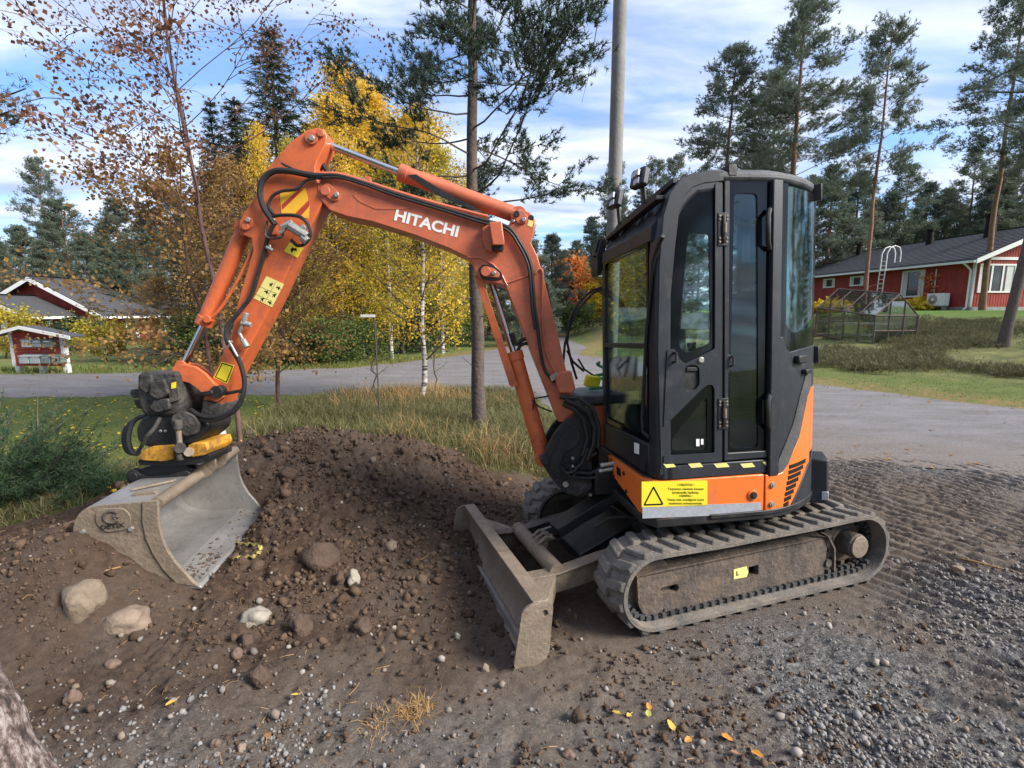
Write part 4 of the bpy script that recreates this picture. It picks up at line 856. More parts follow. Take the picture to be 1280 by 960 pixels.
for pxs, cy in (((769, 250), .12), ((800, 223), .46)):
    q = FS.hit(*pxs, 0, .42); yy = q[1]; zz_ = q[2]
    mb = MB(); mb.rbox((.42, yy, zz_), (.05, .115, .105), (0, R(-14), R(18))); wl = P('work_light', mb, 'charcoal', FS, bevel=.012)
    mb = MB()
    for i in (-1, 0, 1):
        for j in (-.5, .5): mb.rbox((.447, yy + i * .032, zz_ + j * .045), (.012, .024, .032), (0, R(-14), R(18)))
    P('lamp_cell', mb, 'reflect', FS, wl, bevel=0)
    mb = MB(); mb.tube([(.40, yy, zz_ - .05), (.39, yy, 2.30)], .013, 6); mb.tube([(.39, yy - .03, zz_ - .02), (.35, yy - .10, zz_ - .04), (.33, yy - .16, 2.34)], .005, 6); P('lamp_foot', mb, 'black', FS, wl, bevel=0)
# handrail along the pillar, mirror at the far corner
mb = MB(); mb.tube([FS.hit(x, y, 0, .46) for x, y in ((829, 295), (824, 304), (817, 325), (808, 420), (803, 520), (804, 540), (812, 547))], .011, 8); P('grab_rail', mb, 'black', FS, bevel=0)
mb = MB(); mb.prism(rpoly(FS.px([(752, 296), (757, 300), (757, 326), (751, 345), (746, 341), (747, 318)], 1, -.16), .015, 3), 1, -.30, -.16); mi = P('wing_mirror', mb, 'black', FS, bevel=.008)
mb = MB(); mb.tube([FS.hit(x, y, 1, -.2) for x, y in ((744, 316), (747, 303), (750, 295), (755, 296), (758, 306))], .008, 6); mb.tube([FS.hit(x, y, 1, -.2) for x, y in ((741, 320), (749, 320), (757, 318))], .009, 6); P('mirror_arm', mb, 'black', FS, mi, bevel=0)
mb = MB(); mb.box(.16, .18, .20, .50, 1.95, 2.03); P('rear_view_mirror', mb, 'black', FS, bevel=.006)
# rear post, curved rear glass and lower rear corner
s_a, s_b = s967 + .004, s979
mb = MB(); strip(mb, s_a, s_b, .79, 2.385, .010, .06, 5); P('rear_pillar', mb, 'charcoal', FS, bevel=.006)
gl_lo = [arc(x, y, .0) for x, y in ((979, 396), (984, 408), (992, 417), (1006, 412), (1016, 405))]
fr_lo = [arc(x, y, .0) for x, y in ((979, 421), (981.6, 434), (986, 440), (1000, 436), (1017, 430))]
mb = MB(); strip(mb, s_b + .002, 2.05, gl_lo + [(2.1, 1.62)], 2.36, -.002, .006, 40); P('rear_window', mb, 'rearglass', FS, bevel=0)
mb = MB(); strip(mb, s_b + .002, 2.05, fr_lo + [(2.1, 1.5)], gl_lo + [(2.1, 1.62)], -.0015, .01, 40); strip(mb, s_b + .002, s_b + .045, 1.62, 2.372, .0015, .003, 4); P('window_border', mb, 'gloss', FS, bevel=0)
mb = MB(); strip(mb, 1.98, 2.05, .80, 2.38, 0, .05, 4); P('rear_pillar', mb, 'charcoal', FS, bevel=.006)
ch_lo = [(s_b, .806)] + [(a, b + .006) for a, b in tl[1:]] + [(tl[-1][0] + .02, 1.25), (2.1, 1.26)]
mb = MB(); strip(mb, s_b + .001, 2.05, ch_lo, fr_lo + [(2.1, 1.5)], .002, .02, 50); rp_ = P('rear_side_panel', mb, 'charcoal', FS, bevel=.004)
dk = [(arc(x, y)[0], arc(x, y)[1]) for x, y in ((972, 575), (980, 556), (990, 530), (999, 495), (1006, 468), (1009, 462))]
mb = MB(); strip(mb, dk[0][0], tl[-1][0] + .0, ch_lo, [(a, b) for a, b in dk] + [(dk[-1][0] + .05, 1.36)], .007, .004, 30); P('rubber_trim', mb, 'rubber_dark', FS, rp_, bevel=.002)
for (x_, y_), (w_, h_) in (((998, 449), (.05, .022)), ((1019, 443), (.03, .05)), ((1005, 464), (.045, .014))):
    s_, z_ = arc(x_, y_); mb = MB(); box_at(mb, s_, .0, .03, w_, z_ - h_, z_ + h_); P('lamp_bracket', mb, 'black', FS, bevel=.006)
s_, z_ = arc(1019, 240); mb = MB(); box_at(mb, s_, -.01, .035, .015, z_ - .05, z_ + .04); P('antenna_clamp', mb, 'black', FS, bevel=.004)
# doors: frames, glass, handles, hinges
def dpx(L_, y=YN): return FS.px(L_, 1, y)
g1 = [(848, 284), (852, 256), (860, 243), (872, 236), (895, 231), (895, 570), (829, 574), (829, 440), (840, 350)]
mb = MB(); mb.prism(dpx(g1), 1, YN - .012, YN - .006)
wu = dpx([(861, 292), (887, 292), (889, 429), (857, 442), (850, 434), (850, 412)]); wl_ = dpx([(841, 548), (882, 497), (885, 500), (885, 560), (883, 563), (843, 564), (841, 561)])
mb = MB(); plate(mb, [dpx(g1), rpoly(wu, .02, 3), rpoly(wl_, .02, 3)], 1, YN - .014, YN - .008)
d1 = P('front_door', mb, 'gloss', FS, bevel=0)
for nm, lp in (('upper_door_glass', wu), ('lower_door_glass', wl_)):
    mb = MB(); mb.prism(lp, 1, YN - .018, YN - .0145); P(nm, mb, 'glass' if nm[0] == 'u' else 'tint', FS, d1, bevel=0)
mid = [(833.5, 437), (842, 436), (845, 440), (849, 449), (855, 455), (893, 436), (893.5, 229), (902.5, 228), (902, 577), (829, 580), (829, 569.5), (892.5, 566), (892.5, 486), (889, 480), (879, 484), (829, 534)]
hp_ = rpoly(dpx([(855.5, 459), (860, 456), (870, 456.5), (873.5, 460), (874, 480), (869, 487), (858, 489), (855, 485)]), .01, 2)
mb = MB(); plate(mb, [rpoly(dpx(mid), .012, 2), hp_], 1, YN - .006, YN + .006); P('door_panel', mb, 'charcoal', FS, d1, bevel=.004)
mb = MB(); mb.prism(dpx([(854, 455), (875, 455), (875, 489), (854, 490)]), 1, YN - .010, YN - .0075); P('handle_recess', mb, 'black', FS, d1, bevel=0)
mb = MB(); mb.prism(rpoly(dpx([(858, 459), (872, 459), (872, 464), (858, 464)]), .006, 2), 1, YN - .004, YN + .002); P('door_handle', mb, 'black', FS, d1, bevel=.003)
q = FS.hit(875.5, 450, 1, YN); mb = MB(); mb.cyl((q[0], YN + .004, q[2]), (q[0], YN + .014, q[2]), .018, .015, 16); P('door_lock', mb, 'fitting', FS, d1, bevel=.002)
mb = MB(); mb.tube([(FS.hit(x, y, 1, YN)[0], YN + d, FS.hit(x, y, 1, YN)[2]) for x, y, d in ((842, 441, .006), (842, 441, .03), (842, 452, .03), (842, 452, .006))], .008, 8); P('grab_handle', mb, 'black', FS, d1, bevel=0)
mb = MB(); mb.prism(dpx([(871, 549), (875, 549), (875, 558), (871, 558)]), 1, YN - .007, YN - .006); mb.prism(dpx([(877, 549), (880, 549), (880, 556), (877, 556)]), 1, YN - .007, YN - .006); P('window_sticker', mb, 'white', FS, d1, bevel=0)
mb = MB(); mb.prism(dpx([(853, 391), (886, 391), (885, 411), (851, 411)], YN - .16), 1, YN - .162, YN - .16); P('paper_notice', mb, mat('paper', (.62, .68, .66), .6, vary=.1), FS, bevel=0, label='pale paper notice taped inside the door glass')
# door 2
g2 = dpx([(905, 226), (967, 226), (960, 571), (904.5, 575)]); w2 = dpx([(919, 241), (948, 241), (949, 560), (913, 561), (914, 480)])
mb = MB(); plate(mb, [g2, rpoly(w2, .03, 4)], 1, YN - .014, YN - .008); d2 = P('rear_door', mb, 'gloss', FS, bevel=0)
mb = MB(); mb.prism(w2, 1, YN - .018, YN - .0145); P('door_glass', mb, 'tint', FS, d2, bevel=0)
fr2 = [(905, 226), (912, 226), (910, 443), (917, 447), (918.5, 458), (910, 465), (909, 566), (958.5, 563), (958.5, 571.5), (904.5, 576)]
mb = MB(); mb.prism(rpoly(dpx(fr2), .008, 2), 1, YN - .006, YN + .006); P('door_panel', mb, 'charcoal', FS, d2, bevel=.004)
mb = MB(); mb.tube([(FS.hit(x, y, 1, YN)[0], YN + d, FS.hit(x, y, 1, YN)[2]) for x, y, d in ((912, 446, .004), (914, 446, .022), (914, 456, .022), (912, 458, .004))], .006, 8); P('door_catch', mb, 'black', FS, d2, bevel=0)
for y0_, y1_ in ((493, 538), (262, 312)):
    mb = MB(); f_ = lambda x, y, d: (FS.hit(x, y, 1, YN)[0], YN + d, FS.hit(x, y, 1, YN)[2])
    mb.tube([f_(961, y0_, .006), f_(956, y0_ + 8, .028), f_(956, y1_ - 8, .028), f_(961, y1_, .006)], .013, 8); P('vertical_grab_bar', mb, 'black', FS, bevel=0)
for y_ in (287, 517):
    q = FS.hit(903, y_, 1, YN); mb = MB(); mb.box(q[0] - .03, q[0] + .03, YN + .006, YN + .011, q[2] - .085, q[2] + .085); mb.cyl((q[0], YN + .014, q[2] - .07), (q[0], YN + .014, q[2] + .07), .009, n=10)
    hg = P('door_hinge', mb, 'black', FS, bevel=.002)
    mb = MB(); mb.cyl((q[0] - .004, YN + .018, q[2] - .02), (q[0] - .004, YN + .018, q[2] + .03), .010, n=10)
    for dz in (-.065, -.045, .05, .068):
        for dx in (-.02, .02): mb.cyl((q[0] + dx, YN + .011, q[2] + dz), (q[0] + dx, YN + .0145, q[2] + dz), .006, n=8)
    P('hinge_pin', mb, 'mudsteel', FS, hg, bevel=0)
# stickers on the front, clear label on the front panel
plane_quad('front_sticker', [(793, 566), (793, 553), (799, 555), (799, 568)], 'white', FS, 0, .4525, .0015, None)
plane_quad('window_label', [(785, 489), (799, 489), (799, 505), (785, 505)], 'palesticker', FS, 0, .426, .002, None)
# interior
mb = MB(); mb.box(-.34, .02, .12, .56, .84, 1.10); mb.box(-.33, .10, .10, .58, 1.10, 1.20); st_ = P('driver_seat', mb, 'seat', FS, bevel=.03)
mb = MB(); mb.rbox((-.34, .34, 1.52), (.12, .46, .66), (0, R(-8), 0)); P('seat_back', mb, 'seat', FS, st_, bevel=.045)
mb = MB(); mb.rbox((-.37, .34, 1.95), (.08, .26, .16), (0, R(-8), 0)); P('headrest', mb, 'seat', FS, st_, bevel=.03)
for yy in (.08, .60):
    mb = MB(); mb.box(-.12, .20, yy - .07, yy + .07, 1.20, 1.33); cn = P('arm_console', mb, 'black', FS, bevel=.02)
    mb = MB(); mb.tube([(.14, yy, 1.33), (.16, yy, 1.42)], [.02, .012], 8); mb.tube([(.16, yy, 1.42), (.17, yy, 1.54)], [.02, .026], 10); P('control_lever', mb, 'black', FS, cn, bevel=0)
for yy in (.28, .40):
    mb = MB(); mb.tube([(.30, yy, .86), (.30, yy, 1.15), (.27, yy, 1.34)], .010, 8); mb.tube([(.27, yy, 1.34), (.265, yy, 1.44)], .018, 8); P('travel_lever', mb, 'black', FS, bevel=0)
mb = MB(); mb.box(.28, .40, YF + .05, .10, .84, 1.45); P('side_console', mb, 'black', FS, bevel=.02)
# ------------------------------------------------------------------ engine hood on the far side
mb = MB(); mb.prism([(.50, -.19, 0), (.50, -.60, 0), (.42, -.75, 0), (-.1, -.785, 0), (-.58, -.595, 0), (-.72, -.30, 0), (-.72, -.19, 0)], 2, .60, 1.10); hd = P('engine_hood', mb, 'orange', FS, bevel=.02)
mb = MB(); mb.prism([(.60, -.17, 0), (.60, -.60, 0), (.45, -.76, 0), (-.1, -.79, 0), (-.58, -.6, 0), (-.73, -.30, 0), (-.73, -.17, 0)], 2, 1.102, 1.175); P('hood_lid', mb, 'roofgrey', FS, hd, bevel=.015)
q = FS.hit(735, 478, 1, -.45)
# ------------------------------------------------------------------ swing post
W2 = .085
sp = [(676, 577), (682, 561), (693, 541), (704, 528), (714, 520), (727, 508), (739, 512), (746, 530), (744, 552), (738, 568), (742, 590), (738, 612), (722, 622), (706, 617), (694, 604), (684, 590)]
spf = FB.px(sp, 1, .13)
mb = MB(); mb.prism(rpoly(spf, .02, 2), 1, .10, .14); mb.prism(rpoly(spf, .02, 2), 1, -.14, -.10); q1 = FB.hit(715, 560, 1, .13); q2 = FB.hit(712, 612, 1, .13)
pst = P('swing_post', mb, 'black', FB, bevel=.006)
mb = MB(); mb.prism(FB.px([(712, 560), (738, 556), (744, 615), (708, 612)], 1, .10), 1, -.10, .10); mb.cyl((q1[0] - .1, 0, q2[2] - .03), (q1[0] - .1, 0, q1[2] + .05), .10, n=20); P('post_core', mb, 'black', FB, pst, bevel=.01)
mb = MB(); mb.prism([(.62, 0, .56), (.62, 0, .72), (.30, 0, .80), (.30, 0, .56)], 1, -.20, .20); P('swing_bracket', mb, 'black', FS, bevel=.01)
mb = MB(); mb.prism(rpoly(FB.px([(690, 571), (700, 548), (712, 534), (722, 533), (727, 545), (720, 558), (706, 566), (700, 580), (702, 600), (694, 596), (686, 583)], 1, .145), .02, 3), 1, .14, .152); P('post_rib', mb, 'black', FB, pst, bevel=.005)
mb = MB(); mb.prism(rpoly(FB.px([(703, 603), (712, 598), (734, 596), (741, 604), (738, 613), (722, 620), (708, 616)], 1, .145), .02, 3), 1, .14, .150); P('post_rib', mb, 'mudblack', FB, pst, bevel=.005)
q = FB.hit(681, 576, 1, .14); mb = MB(); mb.cyl((q[0], -.16, q[2]), (q[0], .16, q[2]), .028, n=14); P('pivot_pin', mb, 'black', FB, pst, bevel=.003)
q = FB.hit(707, 605, 1, .14); mb = MB(); mb.cyl((q[0], .12, q[2]), (q[0], .155, q[2]), .02, n=12); P('pivot_pin', mb, 'fitting', FB, pst, bevel=.002)
for pts, r_ in ((((706, 500), (722, 506), (736, 516), (744, 535), (742, 556), (734, 575)), .018), (((704, 505), (718, 512), (730, 525), (735, 548), (728, 570)), .015), (((700, 496), (724, 498), (742, 512), (749, 536), (748, 560)), .016), (((735, 560), (728, 578), (716, 590), (706, 592)), .014), (((746, 566), (733, 574), (720, 586), (716, 600)), .012), (((700, 582), (712, 596), (735, 598), (760, 594)), .012), (((706, 572), (715, 590), (738, 592), (757, 582)), .012)):
    mb = MB(); mb.tube([FB.hit(x, y, 1, .17) for x, y in pts], r_, 8); P('hydraulic_hose', mb, 'hose', FB, bevel=0)
for x_, y_ in ((752, 582), (750, 589)):
    a = FB.hit(x_, y_, 1, .18); b = FB.hit(x_ + 16, y_ - 3, 1, .18); mb = MB(); mb.cyl(a, b, .014, n=10); c_ = a + (b - a) * .15; mb.cyl(a - (b - a) * .1, c_, .018, n=6); P('hose_coupling', mb, 'fitting', FB, bevel=0)
for x_, y_ in ((716, 573), (716, 583), (738, 619)):
    a = FB.hit(x_, y_, 1, .19); mb = MB(); mb.cyl(a - np.array((0, .02, 0)), a, .009, n=8); P('grease_nipple', mb, 'fitting', FB, bevel=0)
mb = MB(); mb.tube([FB.hit(x, y, 1, .05) for x, y in ((666, 512), (668, 498), (680, 496), (690, 494))], .006, 6); mb.tube([FB.hit(x, y, 1, .05) for x, y in ((666, 500), (673, 508), (690, 515))], .006, 6); P('thin_pipe', mb, 'hose', FB, bevel=0)
for pts in (((757, 358), (740, 363), (727, 374), (717, 388), (712, 402), (709, 428), (714, 452), (721, 474)), ((756, 360), (742, 366), (730, 378), (720, 392), (712, 410), (706, 430), (704, 455), (708, 480)), ((709, 438), (716, 452), (730, 464))):
    mb = MB(); mb.tube([FB.hit(x, y, 1, -.25) for x, y in pts], .009, 8); P('loop_hose', mb, 'hose', FB, bevel=0)
# ------------------------------------------------------------------ boom
BY = .095
bo = [(398, 247), (396, 233), (401, 223), (412, 219.5), (446, 229), (494, 245.5), (550, 262.5), (611, 279), (636, 281), (641, 268), (649, 260.5), (662, 265), (669, 274), (668, 289), (664, 304), (672, 320), (681, 352), (692, 395), (706, 455), (717, 500), (719, 518), (709, 529), (698, 527), (690, 505), (668, 450), (645, 390), (632, 358), (625, 355), (612, 353), (600, 349), (593, 338), (590, 328), (583, 321), (560, 310), (520, 294.5), (465, 277), (433, 270.5), (412, 263)]
bop = FB.px(bo, 1, BY); mb = MB(); mb.prism(bop, 1, -BY, BY); bm_ = P('boom', mb, 'orange2', FB, bevel=.006)
# recessed panel ridge near the boom tip
rpx = [(446, 238), (455, 237), (490, 247), (480, 249), (450, 246), (444, 242)]
mb = MB(); mb.ring(rpoly(FB.px([(440, 243), (448, 238), (520, 258), (505, 262), (470, 262), (448, 252)], 1, BY), .02, 3), rpoly(FB.px([(444, 243.5), (449, 240.5), (508, 257), (500, 259.5), (470, 259.5), (450, 250.5)], 1, BY), .02, 3), 1, BY, BY + .003); P('pressed_rib', mb, 'orange2', FB, bm_, bevel=.001)
mb = MB(); mb.tube([FB.hit(x, y, 1, BY + .002) for x, y in ((584, 322), (600, 322), (617, 331), (627, 343), (634, 357))], .006, 6); mb.tube([FB.hit(x, y, 1, BY + .002) for x, y in ((634, 354), (650, 348), (668, 342))], .006, 6); P('weld_rib', mb, 'orange2', FB, bm_, bevel=0)
a = FB.hit(492.5, 274.5, 1, BY); b = FB.hit(571.5, 296, 1, BY)
text_on('brand_lettering', 'HITACHI', a, b - a, np.cross(np.array((0, 1, 0)), (b - a) / np.linalg.norm(b - a)) * -1 if False else np.array([-(b - a)[2], 0, (b - a)[0]]) * (1 if (b - a)[0] > 0 else -1), .092, 'white', bm_, FB, width=float(np.linalg.norm(b - a)), bold=.035, ext=.002)
def pin(x_, y_, r_, y0_, y1_, m, parent, name='pivot_pin', n=16, fr=FB):
    q = fr.hit(x_, y_, 1, y1_); mb = MB(); mb.cyl((q[0], y0_, q[2]), (q[0], y1_, q[2]), r_, n=n); return P(name, mb, m, fr, parent, bevel=.003)
def lug_plate(name, pts, y0_, y1_, m, parent, r_=.01):
    mb = MB(); mb.prism(rpoly(FB.px(pts, 1, y1_), r_, 3), 1, y0_, y1_); return P(name, mb, m, FB, parent, bevel=.003)
lug_plate('pin_keeper', [(402, 232), (410, 228), (424, 241), (424, 250), (416, 252), (404, 243)], BY, BY + .012, 'orange2', bm_, .02); pin(406, 238, .030, BY, BY + .022, 'orange2', bm_); pin(420, 243, .017, BY, BY + .030, 'fitting', bm_, 'keeper_bolt', 6)
lug_plate('pin_keeper', [(598, 336), (603, 330), (618, 332), (628, 341), (628, 349), (616, 351), (602, 349)], BY, BY + .010, 'black', bm_, .02); lug_plate('pin_keeper', [(601, 337), (606, 332.5), (617, 335), (625, 342), (624, 347), (604, 346)], BY + .01, BY + .018, 'orange2', bm_, .015); pin(607, 339, .032, BY, BY + .028, 'orange2', bm_); pin(617, 341, .016, BY, BY + .034, 'fitting', bm_, 'keeper_bolt', 6)
lug_plate('pin_keeper', [(640, 268), (645, 262), (653, 263), (660, 271), (658, 279), (648, 280)], BY, BY + .012, 'orange2', bm_, .012); pin(646, 267, .020, BY, BY + .022, 'black', bm_); pin(655, 274, .016, BY, BY + .026, 'fitting', bm_, 'keeper_bolt', 6); pin(642, 276, .010, BY, BY + .02, 'fitting', bm_, 'keeper_bolt', 8)
mb = MB(); mb.prism(rpoly(FB.px([(661, 274), (667, 277), (665, 284), (659, 282)], 1, BY), .002, 1), 1, BY, BY + .002); P('small_sticker', mb, 'palesticker', FB, bm_, bevel=0)
pin(664, 272, .018, -BY - .004, BY + .003, 'black', bm_)
# boom work light under its guard
mb = MB(); mb.prism(FB.px([(603, 286), (611, 281), (616, 291), (615, 316), (607, 313), (603, 300)], 1, .10), 1, .105, .125); mb.box(0, 0, 0, 0, 0, 0) if False else None
bw_ = P('lamp_guard', mb, 'orange2', FB, bm_, bevel=.003)
mb = MB(); mb.prism(FB.px([(611.5, 280.5), (627, 279.5), (630.5, 304), (630, 309), (616, 309)], 1, .13), 1, .10, .20); P('lamp_housing', mb, 'orange2', FB, bm_, bevel=.006)
mb = MB(); mb.prism(FB.px([(614, 309), (630, 309), (628, 315), (618, 314)], 1, .13), 1, .11, .18); P('lamp_bracket', mb, 'black', FB, bm_, bevel=.004)
# pipes and hoses along the boom
def hose(pts, y, r_, m='hose', parent=None, name='hydraulic_hose', n=8, fr=FB):
    yy = y if hasattr(y, '__len__') else [y] * len(pts)
    A_ = catm([fr.hit(px_, py_, 1, v) for (px_, py_), v in zip(pts, yy)], 5); mb = MB(); mb.tube(list(A_), r_, n); return P(name, mb, m, fr, parent, bevel=0)
hose([(398, 220), (420, 219), (450, 227), (494, 242), (550, 259), (600, 274), (628, 281), (640, 288), (650, 303), (660, 321), (665, 340), (668, 380), (672, 410), (676, 440), (681, 462), (693, 478)], .115, .011)
hose([(398, 223), (422, 222), (452, 230), (494, 245), (550, 262), (598, 277), (626, 284), (638, 291), (648, 306), (657, 323), (662, 342), (665, 382), (669, 412)], .118, .009, 'hose')
hose([(398, 217), (425, 218), (460, 228), (500, 241), (555, 257), (610, 271)], .05, .013, 'orange2', bm_, 'steel_pipe')
hose([(668, 342), (673, 337), (678, 341), (678, 380), (679, 415), (683, 440), (694, 466), (704, 478)], .10, .009, 'orange2', bm_, 'steel_pipe')
hose([(683, 354), (687, 380), (692, 415), (698, 440), (703, 462), (707, 470)], -.09, .010, 'hose')
hose([(640, 416), (645, 430), (652, 425), (660, 423)], .03, .013); hose([(646, 440), (652, 431), (662, 429), (667, 431)], .02, .011)
lug_plate('hose_clamp', [(687, 471), (697, 465), (700, 470), (690, 477)], BY, .135, 'fitting', bm_, .004)
mb = MB(); mb.prism(FB.px([(693, 470), (700, 464), (713, 463), (718, 484), (715, 491), (697, 490)], 1, .12), 1, .098, .17); P('hose_bracket', mb, 'orange2', FB, bm_, bevel=.008)
for x_, y_ in ((452, 224), (459, 222)):
    lug_plate('pipe_clamp', [(x_ - 3, y_ - 2), (x_ + 4, y_ - 1), (x_ + 3, y_ + 8), (x_ - 4, y_ + 7)], .02, .06, 'fitting' if x_ < 455 else 'orange2', bm_, .003)
# ------------------------------------------------------------------ rams
def ram(name, p0, p1, pj, y, rb_, rr_, m, parent=None):
    """barrel from p0 to pj, rod from pj to p1 (picture points on the plane y)"""
    A_, B_, J_ = [FB.hit(*p, 1, y) for p in (p0, p1, pj)]
    d = (J_ - A_) / np.linalg.norm(J_ - A_); mb = MB(); mb.cyl(A_ + d * .02, J_, rb_, n=22); mb.cyl(J_ - d * .05, J_ + d * .008, rb_ * 1.12, n=22); mb.cyl(A_ - np.array((0, rb_ * .9, 0)), A_ + np.array((0, rb_ * .9, 0)), rb_ * 1.05, n=18)
    o = P(name, mb, m, FB, parent, bevel=.003); mb = MB(); mb.cyl(J_, B_, rr_, n=18); P('piston_rod', mb, 'chrome', FB, o, bevel=0)
    mb = MB(); mb.cyl(B_ - np.array((0, rr_ * 1.6, 0)), B_ + np.array((0, rr_ * 1.6, 0)), rr_ * 1.9, n=18); P('rod_eye', mb, m, FB, o, bevel=.003); return o
ac = ram('arm_cylinder', (648, 270), (391, 174), (501, 216), 0., .051, .023, 'orange2')
hose([(497, 208), (540, 220), (590, 240), (622, 254)], [.0, .0, .0, 0], .008, 'orange2', ac, 'steel_pipe')
mb = MB(); mb.prism(FB.px([(510, 219), (520, 218), (556, 240), (600, 262), (590, 262), (545, 243)], 1, .053), 1, .040, .056); P('dark_barrel_patch', mb, 'black', FB, ac, bevel=0)  # black patch set along the side of the barrel
bc_ = ram('boom_cylinder', (679, 571), (612, 345), (642, 441), 0., .055, .021, 'orange')
mb = MB(); gpts = FB.px([(592.5, 344), (603, 343), (611, 372), (631, 432), (648, 482), (641, 484), (637, 482)], 1, .07); mb.prism(gpts, 1, .05, .065); mb.prism(FB.px([(592.5, 344), (596, 344), (640, 484), (637, 482)], 1, .065), 1, -.065, .05); P('rod_guard', mb, 'orange', FB, bevel=.003)
bk = ram('bucket_cylinder', (306, 286), (229, 458), (255, 405), .0, .048, .020, 'orange')
hose([(318, 305), (312, 320), (296, 352), (276, 385), (258, 402)], [.05, .06, .06, .06, .06], .010, 'orange', bk, 'steel_pipe')
pin(258, 399, .024, .03, .075, 'orange', bk, 'port_boss'); pin(304, 289, .028, .02, .085, 'orange', bk, 'port_boss')
# ------------------------------------------------------------------ arm
ar = [(399, 159.5), (405, 162), (408.5, 170), (407, 181), (399, 195), (394, 207), (394, 220), (400, 236), (403, 254), (393, 273), (372, 314), (338, 385), (310, 436), (294, 466), (280, 500), (270, 517), (260, 521), (252, 516), (254, 499), (264, 474), (275, 449), (290, 414), (297, 378), (316, 313), (314, 298), (304, 294), (298, 287), (299, 276), (308, 262), (322, 240), (327, 219), (341, 202), (362, 178), (384, 162)]
mb = MB(); mb.prism(FB.px(ar, 1, .09), 1, -.08, .09); am = P('arm', mb, 'orange', FB, bevel=.006)
pin(389, 172, .040, .09, .105, 'orange2', am, 'pin_boss'); pin(389, 172, .020, .09, .118, 'fitting', am, 'keeper_bolt', 6); pin(400, 166, .022, .09, .11, 'orange2', am)
lug_plate('pin_keeper', [(300, 276), (308, 270), (316, 273), (316, 283), (308, 289), (299, 286)], .09, .10, 'orange', am, .01); pin(306, 283, .022, .09, .11, 'orange', am); pin(309, 274.5, .016, .09, .12, 'fitting', am, 'keeper_bolt', 6)
# gusset ring round the boom pivot
pin(413, 241, .055, -.10, .088, 'black', am, 'pivot_bush', 24)
# hazard stripes
mb = MB(); dm = [(350, 241), (382, 235), (387, 258), (386, 273), (352, 268), (351, 256)]; hzp = P('hazard_sticker', MB().prism(FB.px(dm, 1, .0912), 1, .0905, .0918), 'ambstripe', FB, am, bevel=0, label='yellow sticker with red diagonal stripes')
for sp_ in ([(353, 262), (380, 236), (373.5, 237), (352, 256)], [(366, 270), (386, 250), (386.5, 258), (375, 271)]) :
    mb = MB(); mb.prism(FB.px(sp_, 1, .0925), 1, .0918, .0930); P('red_stripe', mb, 'redstripe', FB, am, bevel=0)
for pts_, lab in (([(317, 373), (333, 345), (355, 355), (340, 384)], 'pale yellow sticker with six black pictograms'), ([(355, 314), (362, 303), (379, 310), (372, 322)], 'yellow sticker partly behind the coupling'), ([(267, 472), (277, 452), (293, 457), (284, 480)], 'yellow warning sticker near the foot of the arm')):
    mb = MB(); mb.prism(FB.px(pts_, 1, .0915), 1, .0905, .0918); P('warning_sticker', mb, 'palesticker' if 'pale' in lab else 'sticker', FB, am, bevel=0, label=lab)
mb = MB(); mb.ring(FB.px([(268.5, 471.5), (277.6, 453.2), (291.5, 457.6), (283.4, 478.5)], 1, .092), FB.px([(270, 471), (278.2, 454.8), (290, 458.6), (282.7, 477)], 1, .092), 1, .0919, .0925); P('sticker_border', mb, 'ink', FB, am, bevel=0)
for i in range(2):
    for j in range(3):
        c0 = np.array((328.0, 374.5)) + np.array((5.4, -9.2)) * j + np.array((9.5, 4.2)) * i * 1.0
        q = FB.hit(*c0, 1, .092); a_ = [(-.016, -.012), (-.004, -.004), (.002, -.014), (.006, .002), (.016, .004), (.010, .012), (-.002, .008), (-.012, .012), (-.006, .002)]
        mb = MB(); mb.prism([(q[0] + u_ * (1 if (i + j) % 2 else -1), 0, q[2] + v_) for u_, v_ in a_], 1, .0920, .0926); P('pictogram', mb, 'ink', FB, am, bevel=0)
for (a0, a1) in (((318.5, 367.5), (340, 376.5)), ((324, 358), (346, 367)), ((345, 352), (331, 378))):
    p_, q_ = FB.hit(*a0, 1, .0921), FB.hit(*a1, 1, .0921); mb = MB(); mb.tube([p_, q_], .0009, 4); P('sticker_line', mb, 'ink', FB, am, bevel=0)
q = FB.hit(367, 312, 1, .0922); mb = MB(); mb.prism([(q[0] + u_, 0, q[2] + v_) for u_, v_ in ((-.02, -.01), (0, -.004), (.012, -.02), (.02, .0), (.006, .016), (-.006, .006), (-.018, .012))], 1, .0920, .0926); P('pictogram', mb, 'ink', FB, am, bevel=0)
# hoses and quick couplings on the arm
hose([(404, 220), (388, 219), (362, 214), (343, 214), (330, 223), (325, 238), (328, 256), (337, 271), (344, 281)], [.12, .125, .13, .13, .13, .13, .13, .13, .125], .019)
hose([(403, 221), (382, 226), (372, 236), (352, 239), (340, 246), (336, 258), (342, 268)], .125, .010)
hose([(358, 208), (352, 204), (356, 206), (372, 213), (400, 218)], .118, .006)
hose([(334, 276), (332, 294), (340, 298), (352, 296), (354, 288)], [.12, .13, .14, .15, .14], .007, 'mudblack'); hose([(336, 272), (350, 269), (372, 270), (384, 279), (388, 293), (382, 304), (372, 307), (364, 300)], [.125, .14, .15, .155, .155, .15, .14, .13], .011)
hose([(343, 278), (334, 300), (330, 318), (322, 345), (314, 370), (302, 386), (292, 398), (284, 408), (283, 425), (292, 440), (300, 455), (305, 475), (304, 495), (295, 512), (280, 521), (262, 526), (246, 522), (236, 515)], [.13, .12, .11, .11, .115, .12, .13, .14, .15, .15, .15, .15, .16, .17, .17, .16, .14, .12], .013)
hose([(290, 404), (285, 416), (286, 428), (296, 444), (302, 458), (306, 478), (302, 498), (290, 514), (270, 521), (252, 520), (238, 512)], [.13, .14, .15, .15, .15, .155, .165, .17, .17, .16, .14], .014)
